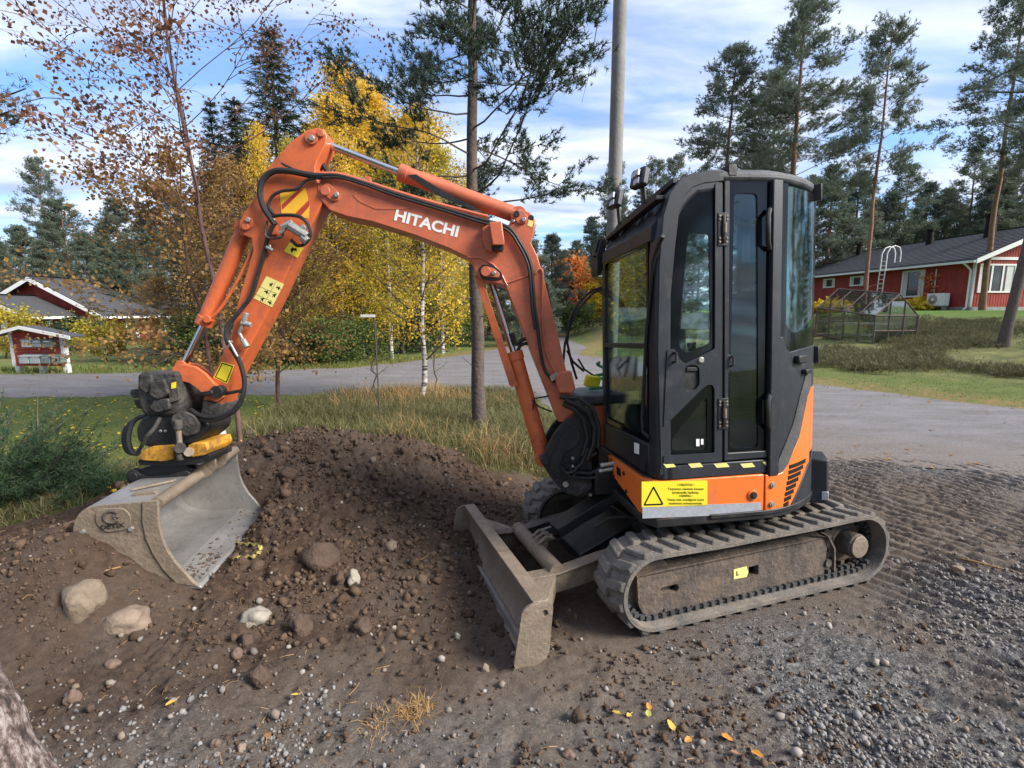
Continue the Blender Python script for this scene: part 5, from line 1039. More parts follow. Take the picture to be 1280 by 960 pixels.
hose([(404, 208), (398, 210), (396, 200), (404, 207), (412, 219)], .0, .016, 'hose')
def coupling(pts, name, y=.12):
    mb = MB()
    for (a_, b_, r_) in pts: mb.cyl(FB.hit(*a_, 1, y), FB.hit(*b_, 1, y), r_, n=8)
    return P(name, mb, 'fitting', FB, am, bevel=.002)
coupling([((352, 285), (366, 278), .022), ((362, 282), (384, 296), .030), ((372, 290), (382, 283), .020), ((378, 296), (384, 302), .028), ((349, 292), (356, 286), .014)], 'hydraulic_coupling', .16)
coupling([((341, 270), (343, 280), .014)], 'hydraulic_coupling', .125)
lug_plate('hose_mount', [(338, 283), (346, 281), (345, 293), (337, 293)], .09, .12, 'orange', am, .004)
coupling([((333, 309), (341, 313), .013), ((337, 306), (338, 312), .009)], 'hydraulic_coupling', .12)
coupling([((308, 391), (305, 403), .017), ((302, 404), (314, 406), .018), ((305, 403), (299, 416), .012), ((299, 416), (303, 424), .012)], 'hydraulic_coupling', .13)
coupling([((303, 424), (309, 434), .020)], 'dust_cap', .13)
coupling([((286, 426), (297, 446), .009), ((290, 426), (284, 436), .007)], 'hose_ferrule', .165)
# link and lever
lk = [(213, 467), (216, 459), (226, 455), (243, 458), (256, 467), (268, 480), (279, 486), (279, 497), (270, 503), (258, 498), (248, 487), (237, 479), (222, 475)]
lug_plate('bucket_link', lk, .095, .125, 'orange', None, .01); lug_plate('bucket_link', [(p[0] + 3, p[1] - 3) for p in lk], -.125, -.095, 'orange', None, .01)
mb = MB(); mb.prism(FB.px([(222, 474), (231, 476), (230, 507), (221, 505)], 1, .09), 1, -.07, .09); P('side_link', mb, 'orange2', FB, bevel=.004)
pin(270, 490, .040, -.13, .150, 'black', None, 'link_pin'); q = FB.hit(270, 490, 1, .14); mb = MB(); mb.rbox((q[0] + .05, .14, q[2] - .005), (.07, .03, .03), (0, R(10), 0)); P('pin_lock', mb, 'black', FB, bevel=.006)
lug_plate('arm_foot', [(254, 500), (276, 505), (274, 520), (262, 524), (251, 518)], -.10, .11, 'mudblack', None, .01)
# ------------------------------------------------------------------ tiltrotator
def body(name, pts, y0_, y1_, m, r_=.015, bevel=.012, parent=None): 
    mb = MB(); mb.prism(rpoly(FB.px(pts, 1, y1_), r_, 3), 1, y0_, y1_); return P(name, mb, m, FB, parent, bevel)
tb_ = body('rotator_body', [(171, 469), (176, 465), (219, 464), (223, 470), (228, 508), (224, 520), (182, 521), (174, 512), (171, 490)], -.13, .16, 'mudblack', .03, .02)
for pts, y0_, y1_ in (([(174, 470), (188, 468), (192, 486), (182, 492), (173, 484)], .16, .185), ([(188, 478), (204, 474), (210, 492), (198, 500), (186, 494)], .16, .20), ([(192, 500), (210, 498), (212, 512), (196, 516), (186, 510)], .16, .19), ([(208, 472), (221, 474), (224, 500), (212, 504)], .16, .178), ([(163, 487), (174, 486), (175, 497), (166, 498), (162, 492)], .02, .12), ([(166, 500), (176, 500), (178, 512), (171, 510)], .0, .10)):
    body('valve_block', pts, y0_, y1_, 'mudblack', .012, .006, tb_)
lug_plate('yellow_tag', [(214, 479), (220, 477), (220, 485), (214, 486)], .18, .182, 'sticker', tb_, .002)
body('rotator_housing', [(176, 523), (186, 518), (230, 516), (252, 522), (262, 532), (256, 544), (240, 556), (186, 560), (172, 553), (169, 536)], -.15, .14, 'black', .03, .015)
for x_, y_ in ((200, 539), (206, 539), (232, 538), (233, 543)): pin(x_, y_, .010, .14, .150, 'fitting', None, 'pipe_port', 10)
body('rotator_lug', [(214, 520), (228, 514), (242, 520), (248, 530), (244, 543), (230, 546), (222, 534), (214, 534)], .14, .18, 'mudblack', .02, .008)
mb = MB(); mb.cyl(FB.hit(223, 536, 1, .20), FB.hit(225, 560, 1, .20), .016, n=14); tcy = P('tilt_cylinder', mb, 'mudsteel', FB, bevel=0); mb = MB(); mb.cyl(FB.hit(225, 560, 1, .17), FB.hit(225, 560, 1, .23) , .034, n=14); P('cylinder_foot', mb, 'mudblack', FB, tcy, bevel=.004)
mb = MB(); mb.cyl(FB.hit(222, 525, 1, .2), FB.hit(223, 537, 1, .2), .026, n=14); P('cylinder_gland', mb, 'mudblack', FB, tcy, bevel=.004)
mb = MB(); mb.cyl(FB.hit(225, 562, 1, .2), FB.hit(226, 575, 1, .2), .024, n=12); P('cylinder_eye', mb, 'mudblack', FB, tcy, bevel=.004)
yb_ = [(169, 572), (172, 570), (181, 562), (190, 558), (214, 556), (218, 558), (216, 574), (204, 577), (182, 576), (170, 574)]
body('yellow_quick_hitch', yb_, -.14, .16, 'yellow', .01, .008); body('yellow_quick_hitch', [(234, 557), (240, 554), (257, 553), (260, 562), (256, 569), (240, 572), (234, 568)], -.14, .16, 'yellow', .01, .008)
mb = MB(); mb.cyl(FB.hit(236, 565, 1, .12), FB.hit(236, 565, 1, .21), .030, n=14); P('hitch_pin', mb, 'mudsteel', FB, bevel=.003)
body('hitch_plate', [(172, 575), (262, 568), (262, 576), (240, 581), (175, 582)], -.13, .14, 'black', .01, .004)
hose([(200, 522), (193, 535), (184, 545), (178, 556), (172, 566)], [.17, .20, .22, .2, .16], .012, 'mudblack')
for dy_, o_ in ((.02, 0), (-.04, 3), (.07, -3)): hose([(184, 519), (170, 524), (160 - o_, 536), (158 - o_, 552), (163 - o_, 565), (175, 568)], dy_, .014, 'rubber_dark')
# bucket saddle
sd_ = [(159, 601), (157, 594), (159, 589), (165, 587), (171, 590), (176, 594), (186, 596), (214, 593), (232, 588), (238, 592), (232, 600), (200, 606), (170, 609), (162, 608)]
body('bucket_saddle', sd_, .10, .125, 'black', .01, .004); body('bucket_saddle', [(p[0] + 4, p[1] - 2) for p in sd_], -.14, -.115, 'black', .01, .004)
mb = MB(); mb.cyl(FB.hit(165, 596, 1, -.15), FB.hit(165, 596, 1, .14) * np.array((1, 1, 1)), .030, n=16); P('saddle_pin', mb, 'mudsteel', FB, bevel=.003) if False else None
pin(165, 596, .030, -.15, .14, 'black', None, 'saddle_pin')
body('saddle_bridge', [(172, 587), (196, 580), (232, 580), (240, 588), (228, 596), (190, 602), (176, 600)], -.11, .10, 'black', .01, .006)
# ------------------------------------------------------------------ bucket
BW = 1.09
prf = [(.0, 0), (-.10, .012), (-.19, .022), (-.34, .026), (-.48, .040), (-.575, .090), (-.622, .18), (-.632, .30), (-.618, .41), (-.580, .485), (-.51, .522), (-.35, .530), (-.17, .540)]
def shell(mb, pr, th, y0_, y1_):
    P2 = [np.array(p, float) for p in pr]; ins = []
    for i in range(len(P2)):
        a_ = P2[max(i - 1, 0)]; b_ = P2[min(i + 1, len(P2) - 1)]; t = (b_ - a_) / np.linalg.norm(b_ - a_); ins.append(P2[i] + np.array([t[1], -t[0]]) * th)
    loop = [(p[0], 0, p[1]) for p in P2] + [(p[0], 0, p[1]) for p in ins[::-1]]
    n = len(P2)
    V = [(p[0], y, p[1]) for y in (y0_, y1_) for p in P2] + [(p[0], y, p[1]) for y in (y0_, y1_) for p in ins]
    F = []
    for i in range(n - 1): F += [(i, i + 1, n + i + 1, n + i), (2 * n + i, 3 * n + i, 3 * n + i + 1, 2 * n + i + 1), (i, 2 * n + i, 2 * n + i + 1, i + 1), (n + i, n + i + 1, 3 * n + i + 1, 3 * n + i)]
    F += [(0, n, 3 * n, 2 * n), (n - 1, 3 * n - 1, 4 * n - 1, 2 * n - 1)]
    return mb.add(V, F)
# smooth the profile
def sm(pr, k=4): return [tuple(p) for p in catm(pr, k)]
prs = sm(prf)
mb = MB(); shell(mb, prs, .012, .004, BW - .004); bu = P('bucket', mb, 'steel', FK, bevel=.002)
side_px = [(248, 730), (236, 715), (223, 701), (212, 686), (205, 670), (201, 652), (200, 626)]
fc = [(-.03, 0, .035), (-.07, 0, .10), (-.115, 0, .165), (-.15, 0, .24), (-.168, 0, .31), (-.178, 0, .42), (-.170, 0, .54)]
sp_ = [(p[0], 0, p[1]) for p in prs] + fc[::-1]
for y0_, y1_ in ((-.012, .004), (BW - .004, BW + .012)):
    mb = MB(); mb.prism(sp_, 1, y0_, y1_); P('side_plate', mb, 'mudsteel' if y0_ < 0 else 'steel', FK, bu, bevel=.003)
    ys_ = (y0_ - .010, y0_) if y0_ < 0 else (y1_, y1_ + .010)
    wp = [(p[0], 0, p[2]) for p in fc] + [(-.25, 0, .536), (-.262, 0, .42), (-.255, 0, .32), (-.225, 0, .22), (-.18, 0, .12), (-.12, 0, .035), (-.0, 0, .004)]
    mb = MB(); mb.prism(wp, 1, *ys_); P('wear_plate', mb, 'mudsteel', FK, bu, bevel=.003)
mb = MB(); mb.add([(.012, -.015, -.012), (.012, BW + .015, -.012), (-.19, BW + .015, .010), (-.19, -.015, .010), (.012, -.015, -.004), (.0, -.015, .008), (.0, BW + .015, .008), (.012, BW + .015, -.004), (-.19, -.015, .040), (-.19, BW + .015, .040)], [(0, 3, 2, 1), (4, 7, 6, 5), (5, 6, 9, 8), (0, 1, 7, 4), (2, 3, 8, 9), (0, 4, 5, 8, 3), (1, 2, 9, 6, 7)]); P('cutting_edge', mb, 'steel', FK, bu, bevel=.002)
mb = MB(); mb.tube([(-.19, .0, .515), (-.19, BW, .515)], .036, 12); P('torque_tube', mb, 'mudsteel', FK, bu, bevel=0)
mb = MB(); mb.prism([(-.23, 0, .531), (-.38, 0, .528), (-.36, 0, .550), (-.25, 0, .555)], 1, .10, .13); mb.add([(-.42, .18, .534), (-.25, .30, .538), (-.24, .33, .538), (-.41, .21, .534), (-.42, .18, .548), (-.25, .30, .552), (-.24, .33, .552), (-.41, .21, .548)], [(0, 1, 2, 3), (4, 7, 6, 5), (0, 4, 5, 1), (1, 5, 6, 2), (2, 6, 7, 3), (3, 7, 4, 0)]); P('top_rib', mb, 'mudsteel', FK, bu, bevel=.003)
# hooks and pin the hitch grips
for y_ in (.50, .70):
    mb = MB(); mb.prism(rpoly([(-.26, 0, .50), (-.20, 0, .48), (-.12, 0, .50), (-.075, 0, .57), (-.08, 0, .64), (-.13, 0, .67), (-.19, 0, .66), (-.22, 0, .60)], .03, 3), 1, y_, y_ + .022); P('bucket_ear', mb, 'mudsteel', FK, bu, bevel=.004)
mb = MB(); mb.cyl((-.15, .44, .625), (-.15, .80, .625), .024, n=16); P('bucket_pin', mb, 'steel', FK, bu, bevel=0)
# maker's plate, raised
em = rpoly([(-.555, 0, .46), (-.51, 0, .505), (-.34, 0, .505), (-.285, 0, .455), (-.30, 0, .36), (-.36, 0, .335), (-.47, 0, .328), (-.53, 0, .365)], .02, 3)
FKp = lambda x, y: FK.hit(x, y, 1, -.02)
em = rpoly([FKp(*p) for p in ((119, 640), (128, 636), (153, 635), (161, 641), (164, 650), (161, 660), (155, 663), (132, 666), (124, 660), (119, 652))], .02, 3)
mb = MB(); mb.prism(em, 1, -.020, -.011); P('maker_plate', mb, 'mudsteel', FK, bu, bevel=.003)
c_ = FKp(140, 646); mb = MB(); pts_ = []
for k in range(19):
    t_ = R(35 + 290 * k / 18); pts_.append((c_[0] + .040 * math.cos(t_), -.022, c_[2] + .034 * math.sin(t_)))
mb.tube(pts_, .0085, 6); mb.tube([(c_[0] + .036, -.022, c_[2] - .004), (c_[0] + .006, -.022, c_[2] + .006), (c_[0] + .018, -.022, c_[2] - .014)], .006, 6); P('raised_emblem', mb, 'rust', FK, bu, bevel=0)
a = FKp(127, 661.5); b = FKp(157, 658); text_on('raised_lettering', 'DETIX', a, b - a, (0, 0, 1), .034, 'black', bu, FK, width=float(np.linalg.norm(b - a)), bold=.03, ext=.006)
for x_, y_ in ((164, 661), (103, 665)):
    q = FKp(x_, y_); mb = MB(); mb.cyl((q[0], -.012, q[2]), (q[0], -.028, q[2]), .012, n=10); P('plate_rivet', mb, 'steel', FK, bu, bevel=0)
M['driedmud'] = mat('dried_mud_cake', (.085, .062, .046), .95, vary=.4, vs=30, bump=.8, bs=60)
V_ = []; F_ = []; k_ = 0
mm_ = MB()
for i in range(150):
    u_ = rng.uniform(.02, .16); v_ = rng.choice([rng.uniform(.02, .36), rng.uniform(.02, BW - .03)], p=[.7, .3]); r_ = rng.uniform(.003, .013); x_ = -u_; z_ = .010 + .16 * u_
    Rm_ = randrot(1)[0]; W_ = (IV * rng.uniform(.6, 1.2, (12, 1)) * r_) @ Rm_.T + np.array([x_, v_, z_]); mm_.add(W_, IF)
o = P('mud_crumbs', mm_, 'driedmud', FK, bu, bevel=0, smooth=0); o['kind'] = 'stuff'
# ================================================================== THE REST OF THE PLACE
M['wood_red'] = mat('falu_red_boards', (.30, .040, .028), .75, vary=.22, vs=2.5, bump=.15, bs=30)
M['wood_red2'] = mat('bright_red_boards', (.42, .070, .045), .7, vary=.15, vs=4, bump=.1, bs=30)
M['trim'] = mat('white_painted_trim', (.74, .74, .71), .6, vary=.06, vs=4)
M['rooftile'] = mat('dark_roof_tiles', (.060, .061, .066), .75, vary=.3, vs=20, bump=.5, bs=8)
M['stonebase'] = mat('grey_plinth', (.28, .28, .27), .85, vary=.2)
M['curtain'] = mat('pale_curtain', (.55, .55, .52), .8, vary=.1)
M['bark_pine'] = mat('pine_bark', (.12, .085, .068), .9, vary=.45, vs=9, c2=(.06, .05, .045), bump=.9, bs=22)
M['bark_pine_up'] = mat('orange_upper_bark', (.27, .135, .075), .85, vary=.4, vs=5, c2=(.13, .08, .055), bump=.6, bs=22)
M['bark_dark'] = mat('grey_twig_bark', (.075, .060, .055), .85, vary=.35, vs=10)
M['bark_red'] = mat('reddish_birch_twigs', (.12, .065, .055), .8, vary=.35, vs=10)
def birch_bark():
    m = bpy.data.materials.new('birch_bark'); m.use_nodes = True; n = m.node_tree.nodes; l = m.node_tree.links; b = n['Principled BSDF']; b.inputs['Roughness'].default_value = .8
    t = n.new('ShaderNodeTexCoord'); mp_ = n.new('ShaderNodeMapping'); mp_.inputs['Scale'].default_value = (5, 5, 22); l.new(t.outputs['Object'], mp_.inputs[0])
    q = n.new('ShaderNodeTexNoise'); q.inputs['Scale'].default_value = 1.; q.inputs['Detail'].default_value = 6; l.new(mp_.outputs[0], q.inputs['Vector'])
    r = n.new('ShaderNodeValToRGB'); e = r.color_ramp.elements; e[0].position = .40; e[0].color = (.05, .045, .04, 1); e[1].position = .52; e[1].color = (.52, .49, .44, 1); l.new(q.outputs['Fac'], r.inputs[0])
    l.new(r.outputs[0], b.inputs['Base Color']); bp = n.new('ShaderNodeBump'); bp.inputs['Strength'].default_value = .4; l.new(q.outputs['Fac'], bp.inputs['Height']); l.new(bp.outputs[0], b.inputs['Normal']); return m
M['bark_birch'] = birch_bark()
def leafm(name, cols, tr=.35): return mat(name, cols[0], .6, island=cols, trans=tr, spec=.25)
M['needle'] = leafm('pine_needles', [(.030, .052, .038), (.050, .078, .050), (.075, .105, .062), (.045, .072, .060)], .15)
M['needle_hazed'] = leafm('hazed_pine_needles', [(.10, .135, .10), (.15, .185, .125), (.19, .22, .15), (.12, .155, .13)], .35)  # paler than the near needles: distance haze is put into the colour
M['spruce'] = leafm('spruce_needles', [(.030, .046, .028), (.050, .070, .038), (.07, .092, .046)], .12)
M['leaf_brown'] = leafm('russet_birch_leaves', [(.22, .10, .055), (.15, .070, .045), (.30, .15, .08), (.19, .11, .08)], .3)
M['leaf_amber'] = leafm('amber_leaves', [(.40, .22, .07), (.28, .155, .065), (.48, .30, .09), (.22, .135, .065)], .4)
M['leaf_gold'] = leafm('golden_birch_leaves', [(.74, .50, .04), (.86, .62, .07), (.60, .39, .04), (.80, .58, .13)], .45)
M['leaf_gold2'] = leafm('yellow_green_leaves', [(.60, .44, .05), (.44, .37, .05), (.30, .30, .05), (.66, .46, .06)], .45)
M['leaf_orange'] = leafm('orange_maple_leaves', [(.72, .25, .05), (.80, .33, .10), (.60, .17, .04), (.85, .42, .10)], .45)
M['leaf_yellow'] = leafm('yellow_bush_leaves', [(.74, .48, .03), (.80, .58, .05), (.55, .40, .05)], .45)
M['leaf_green'] = leafm('green_bush_leaves', [(.07, .11, .03), (.11, .16, .04), (.16, .20, .06)], .35)
M['juniper'] = leafm('juniper_needles', [(.025, .055, .028), (.045, .085, .038), (.07, .115, .05), (.035, .065, .05)], .15)
M['grass_long'] = leafm('long_verge_grass', [(.10, .125, .04), (.17, .175, .065), (.25, .22, .11), (.08, .10, .035), (.34, .28, .16), (.14, .15, .055)], .35)
M['grass_short'] = leafm('lawn_grass', [(.10, .15, .03), (.16, .20, .045), (.22, .22, .07), (.08, .12, .03)], .35)
M['heather'] = leafm('heather_sprigs', [(.10, .105, .050), (.15, .15, .065), (.12, .14, .055), (.20, .17, .085), (.16, .12, .08), (.13, .15, .07)], .2)
M['straw'] = leafm('dry_straw', [(.42, .26, .11), (.55, .36, .16), (.30, .18, .08)], .3)
# ------------------------------------------------------------------ foliage builders
def quads(C, s, asp=1.6, droop=0.):
    """leaf faces: centre C (n,3), size s -> kite shaped quads"""
    n = len(C); Rm_ = randrot(n); a = Rm_[:, :, 0] * (s * asp / 2)[:, None]; b = Rm_[:, :, 1] * (s / 2)[:, None]; c = Rm_[:, :, 2] * (s * .18)[:, None]
    V = np.stack([C - a, C + b + c, C + a, C - b + c], 1).reshape(-1, 3); F_ = np.arange(n * 4).reshape(n, 4); return V, F_
def tufts(C, D, ln, k, wd, spread=.75):
    """needle tufts: k thin triangles round each direction D"""
    n = len(C); base = np.repeat(C, k, 0); Dk = np.repeat(D, k, 0); v = rng.normal(size=(n * k, 3)); v = Dk + v * spread; v /= np.linalg.norm(v, axis=1)[:, None]
    L_ = ln * rng.uniform(.7, 1.2, (n * k, 1)); t = np.cross(v, rng.normal(size=(n * k, 3))); t /= np.linalg.norm(t, axis=1)[:, None] + 1e-9
    st = base + Dk * (rng.uniform(-.9, .3, (n * k, 1)) * ln * .8)
    V = np.stack([st - t * wd, st + t * wd, st + v * L_], 1).reshape(-1, 3); return V, np.arange(n * k * 3).reshape(-1, 3)
def merge(parts):
    V = []; F_ = []; o = 0
    for v, f in parts: V.append(v); F_.append(f + o); o += len(v)
    return np.concatenate(V), np.concatenate(F_)
def tube_np(pts, r, n=5):
    mb = MB(); mb.tube(pts, r, n); return mb
class Skel:
    def __init__(s): s.mb = MB(); s.tips = []       # tips: (pos, dir)
    def limb(s, p, d, L_, r, up=.0, wob=.12, seg_=6, n=5, taper=.25, rnd=random):
        pts = [np.array(p, float)]; d = np.array(d, float); d /= np.linalg.norm(d)
        for i in range(seg_):
            d = d + np.array([rnd.gauss(0, wob), rnd.gauss(0, wob), rnd.gauss(0, wob) + up]); d /= np.linalg.norm(d); pts.append(pts[-1] + d * L_ / seg_)
        s.mb.tube(pts, list(np.linspace(r, r * taper, seg_ + 1)), n); return pts
def leader(h, r, lean=(0, 0), wob=.02, k=14, rnd=random):
    pts = []; x = y = 0.
    for i in range(k + 1):
        t = i / k; pts.append(np.array([x + lean[0] * t, y + lean[1] * t, h * t])); x += rnd.gauss(0, wob); y += rnd.gauss(0, wob)
    return pts
def interp_pts(pts, t): 
    f = t * (len(pts) - 1); i = min(int(f), len(pts) - 2); return pts[i] * (1 - (f - i)) + pts[i + 1] * (f - i)
def pine_parts(h, base, r, spread, limbs, tl, k, wd, dens, seed, lean=(0, 0), top_flat=.55, sub=5, dead=4, low=.6, shape=None):
    """returns trunk MB, limb MB and needle arrays"""
    rnd = random.Random(seed); T = MB(); B_ = MB(); ld = leader(h, r, lean, .02 * h / 10, 14, rnd)
    T.tube(ld, [r * (1.25 if i == 0 else 1) * (1 - .9 * (i / 14) ** 1.2) + .01 for i in range(15)], 12)
    C_ = []; D_ = []; sk = Skel(); sk.mb = B_
    for i in range(dead):
        z = rnd.uniform(.25, 1) * base; a = rnd.uniform(0, 2 * PI); sk.limb(interp_pts(ld, z / h), (math.cos(a), math.sin(a), .1), rnd.uniform(.3, .9) * spread * .5, r * .09, 0, .15, 4, 4, rnd=rnd)
    for i in range(limbs):
        t = (i + rnd.random()) / limbs; z = base + (h - base) * t ** .92; a = i * 2.399 + rnd.uniform(-.5, .5)
        L_ = spread * ((1 - t) ** top_flat * (low + (1 - low) * min(1, t * 4))) * rnd.uniform(.65, 1.15) + .15
        if shape: L_ = shape(t, a, L_, rnd)
        p = interp_pts(ld, min(z / h, .995)); el = -.12 + .75 * t + rnd.uniform(-.15, .15)
        pts = sk.limb(p, (math.cos(a), math.sin(a), el), L_, max(.010, r * .17 * (1 - t * .6)), .05, .13, 7, 5, rnd=rnd)
        for j in range(sub):
            u = rnd.uniform(.30, 1.0); q = interp_pts(pts, u); dd_ = pts[min(int(u * 6) + 1, 7)] - pts[int(u * 6)]; dd_ = dd_ / np.linalg.norm(dd_)
            sd_ = np.array([rnd.gauss(0, .8), rnd.gauss(0, .8), rnd.gauss(.15, .35)]); v = dd_ * .8 + sd_; l2 = L_ * rnd.uniform(.18, .42) * (1.2 - u * .5) + .1
            sp2 = sk.limb(q, v, l2, .005 + r * .035 * (1 - u), .07, .16, 4, 3, rnd=rnd)
            for m_ in range(max(2, int(dens * (l2 + .15)))):
                w_ = rnd.uniform(.25, 1.0); pos = interp_pts(sp2, w_); dr = sp2[-1] - sp2[0]; dr = dr / np.linalg.norm(dr) + np.array([rnd.gauss(0, .4), rnd.gauss(0, .4), rnd.gauss(.25, .3)])
                off = np.array([rnd.gauss(0, tl * .9), rnd.gauss(0, tl * .9), rnd.gauss(0, tl * .6)]); C_.append(pos + off); D_.append(dr / np.linalg.norm(dr))
    C_ = np.array(C_); D_ = np.array(D_); V, F_ = tufts(C_, D_, tl, k, wd); return T, B_, V, F_
def tree_obj(name, label, loc, T, B_, V, F_, bark, leaf, group=None, rz=0., crown_name='crown', limbs_name='limbs', cat='tree', bark2=None):
    o = empty(name, loc, rz, label, cat, group); T.build('trunk', bark, o, bevel=0, smooth=60)
    b = B_.build(limbs_name, bark2 or bark, o, bevel=0, smooth=60) if B_ is not None and B_.v else None
    if b: b['kind'] = 'stuff'
    if V is not None: c = np_mesh(crown_name, V, F_, leaf, o); c['kind'] = 'stuff'
    return o
def place_copy(proto, name, label, loc, rz, s, group=None, tilt=0.):
    c = copy_tree(proto); c.name = name; c.location = loc; c.rotation_euler = (tilt, 0, rz); c.scale = (s, s, s * 1.0) if not hasattr(s, '__len__') else s; c['label'] = label
    if group: c['group'] = group
    elif 'group' in c: del c['group']
    return c
def spruce_parts(h, r, spread, seed, k=5, tl=.16, wd=.012, rows=34, base=.4):
    rnd = random.Random(seed); T = MB(); B_ = MB(); ld = leader(h, r, (0, 0), .01, 10, rnd); T.tube(ld, [r * (1 - .93 * i / 10) + .01 for i in range(11)], 10); C_ = []; D_ = []
    for i in range(rows):
        t = (i + .3) / rows; z = base + (h - base) * t; nb2 = int(7 + 4 * (1 - t))
        for j in range(nb2):
            a = 2 * PI * j / nb2 + i * .7 + rnd.uniform(-.3, .3); L_ = spread * (1 - t) ** .85 * rnd.uniform(.65, 1.12) + .12; p = interp_pts(ld, z / h)
            d = np.array([math.cos(a), math.sin(a), -.28 + .5 * t]); pts = [p + d * L_ * u + np.array([0, 0, .22 * L_ * u * u]) for u in (0, .35, .7, 1)]
            B_.tube(pts, [.02 * (1 - t) + .006, .012, .008, .004], 3)
            for m_ in range(int(4 + 15 * L_ / (tl * 6))):
                u = rnd.uniform(.12, 1); q = interp_pts(pts, u); sd_ = np.array([-d[1], d[0], 0]) * rnd.gauss(0, .28) * L_ * .5 * (1.15 - u); C_.append(q + sd_ + np.array([0, 0, -abs(rnd.gauss(0, .05))])); dd_ = d + np.array([0, 0, -.35]) + sd_ * 1.2; D_.append(dd_ / np.linalg.norm(dd_))
    C_, D_ = np.array(C_), np.array(D_); V, F_ = tufts(C_, D_, tl, k, wd, .5); return T, B_, V, F_
def birch_parts(h, r, spread, seed, nl, leaf, base=.25, limbs=26, lean=(0, 0), wob=.03, up=.05, el0=1.1, asp=1.25, clump=.16, twig=.5, sub=7):
    rnd = random.Random(seed); T = MB(); B_ = MB(); ld = leader(h, r, lean, wob, 14, rnd); T.tube(ld, [r * (1 - .93 * (i / 14)) + .006 for i in range(15)], 10)
    sk = Skel(); sk.mb = B_; P_ = []
    for i in range(limbs):
        t = (i + rnd.random()) / limbs; z = h * (base + (1 - base) * t * .97); a = i * 2.399 + rnd.uniform(-.4, .4); L_ = spread * (math.sin(PI * min(1, .22 + .78 * t)) ** .7) * rnd.uniform(.6, 1.2) + .15
        pts = sk.limb(interp_pts(ld, z / h), (math.cos(a), math.sin(a), el0 * rnd.uniform(.6, 1.2)), L_, max(.006, r * .32 * (1 - t * .7)), up - .05, .10, 7, 4, taper=.2, rnd=rnd)
        for j in range(sub):
            u = rnd.uniform(.25, 1.); q = interp_pts(pts, u); d = pts[-1] - pts[0]; d = d / np.linalg.norm(d) + np.array([rnd.gauss(0, .6), rnd.gauss(0, .6), rnd.gauss(-.05, .4)])
            s2 = sk.limb(q, d, L_ * rnd.uniform(.25, .55), .004 + r * .03, -.05, .14, 5, 3, rnd=rnd); P_ += [s2[k] * (1 - v) + s2[k + 1] * v for k in range(1, 5) for v in (.0, .5)] * 1
        P_ += pts[2:]
    P_ = np.array(P_); C_ = P_[rng.integers(0, len(P_), nl)] + rng.normal(size=(nl, 3)) * clump * np.array([1, 1, .8])
    V, F_ = quads(C_, rng.uniform(.7, 1.25, nl) * leaf, asp); return T, B_, V, F_
g0 = lambda x, y: hz(x, y)
# ------------------------------------------------------------------ utility pole and wire
o = empty('utility_pole', (1.80, 9.1, 0), 0, 'tall grey weathered wooden utility pole rising behind the cab', 'utility pole')
M['polewood'] = mat('weathered_pole_wood', (.17, .165, .16), .85, vary=.25, vs=2.0, c2=(.25, .24, .225), bump=.4, bs=16)
MB().cyl((0, 0, -.3), (0, 0, 10.5), .132, .105, 20).build('shaft', 'polewood', o, smooth=60); MB().cyl((0, 0, 10.5), (0, 0, 10.6), .13, .10, 20).build('pole_cap', 'rooftile', o)
wr = MB(); a_, b_ = at(752, 0, 9.0), at(729, 120, 30); wr.tube([tuple(a_ + (a_ - b_) * .6), tuple(a_), tuple((a_ + b_) / 2 - np.array((0, 0, .25))), tuple(b_), tuple(b_ + (b_ - a_) * .3)], .009, 5); tag(wr.build('overhead_wire', 'ink', smooth=0), 'thin dark overhead wire slanting down left of the utility pole', 'wire')
# ------------------------------------------------------------------ centre pine
def cshape(t, a, L_, rnd):
    x = math.cos(a)
    return L_ * (1.25 if x > .3 else (.95 if x > -.4 else .85))
T, B_, V, F_ = pine_parts(9.6, 3.0, .086, 2.1, 70, .072, 17, .0054, 34, 11, lean=(-.1, 0), top_flat=.5, sub=7, dead=5, low=.75, shape=cshape)
tree_obj('pine_tree', 'tall pine with a straight scaly trunk in the verge just behind the boom', (-.46, 7.0, -.05), T, B_, V, F_, 'bark_pine', 'needle', bark2='bark_dark')
# ------------------------------------------------------------------ russet birch on the left
T, B_, V, F_ = birch_parts(7.6, .028, 2.6, 21, 10500, .040, .30, 42, lean=(-.9, .2), wob=.03, el0=.85, clump=.065, sub=9)
tree_obj('birch_tree', 'thin birch with sparse russet leaves and reddish twigs left of the arm', (-3.55, 6.3, 0), T, B_, V, F_, 'bark_red', 'leaf_brown', bark2='bark_red')
T, B_, V, F_ = birch_parts(3.7, .035, 1.55, 22, 8500, .041, .12, 34, lean=(-.2, .1), el0=.6, clump=.08, sub=9)
tree_obj('birch_tree', 'low bushy birch with amber leaves standing behind the excavator arm', (-4.5, 7.2, 0), T, B_, V, F_, 'bark_red', 'leaf_amber', bark2='bark_dark')
T, B_, V, F_ = birch_parts(3.7, .035, 1.4, 25, 7000, .044, .15, 32, lean=(.1, .1), el0=.8, clump=.10, sub=9)
tree_obj('birch_tree', 'amber leaved birch sapling between the arm and the russet birch', (-4.1, 8.6, 0), T, B_, V, F_, 'bark_red', 'leaf_amber', bark2='bark_dark')
# young birch by the road
T, B_, V, F_ = birch_parts(5.2, .050, 1.35, 23, 6800, .042, .14, 40, lean=(.05, .1), el0=.70, clump=.10, sub=9)
tree_obj('birch_tree', 'young birch with a white trunk and thin yellow leaves at the road edge', (-1.72, 9.3, 0), T, B_, V, F_, 'bark_birch', 'leaf_gold', bark2='bark_dark')
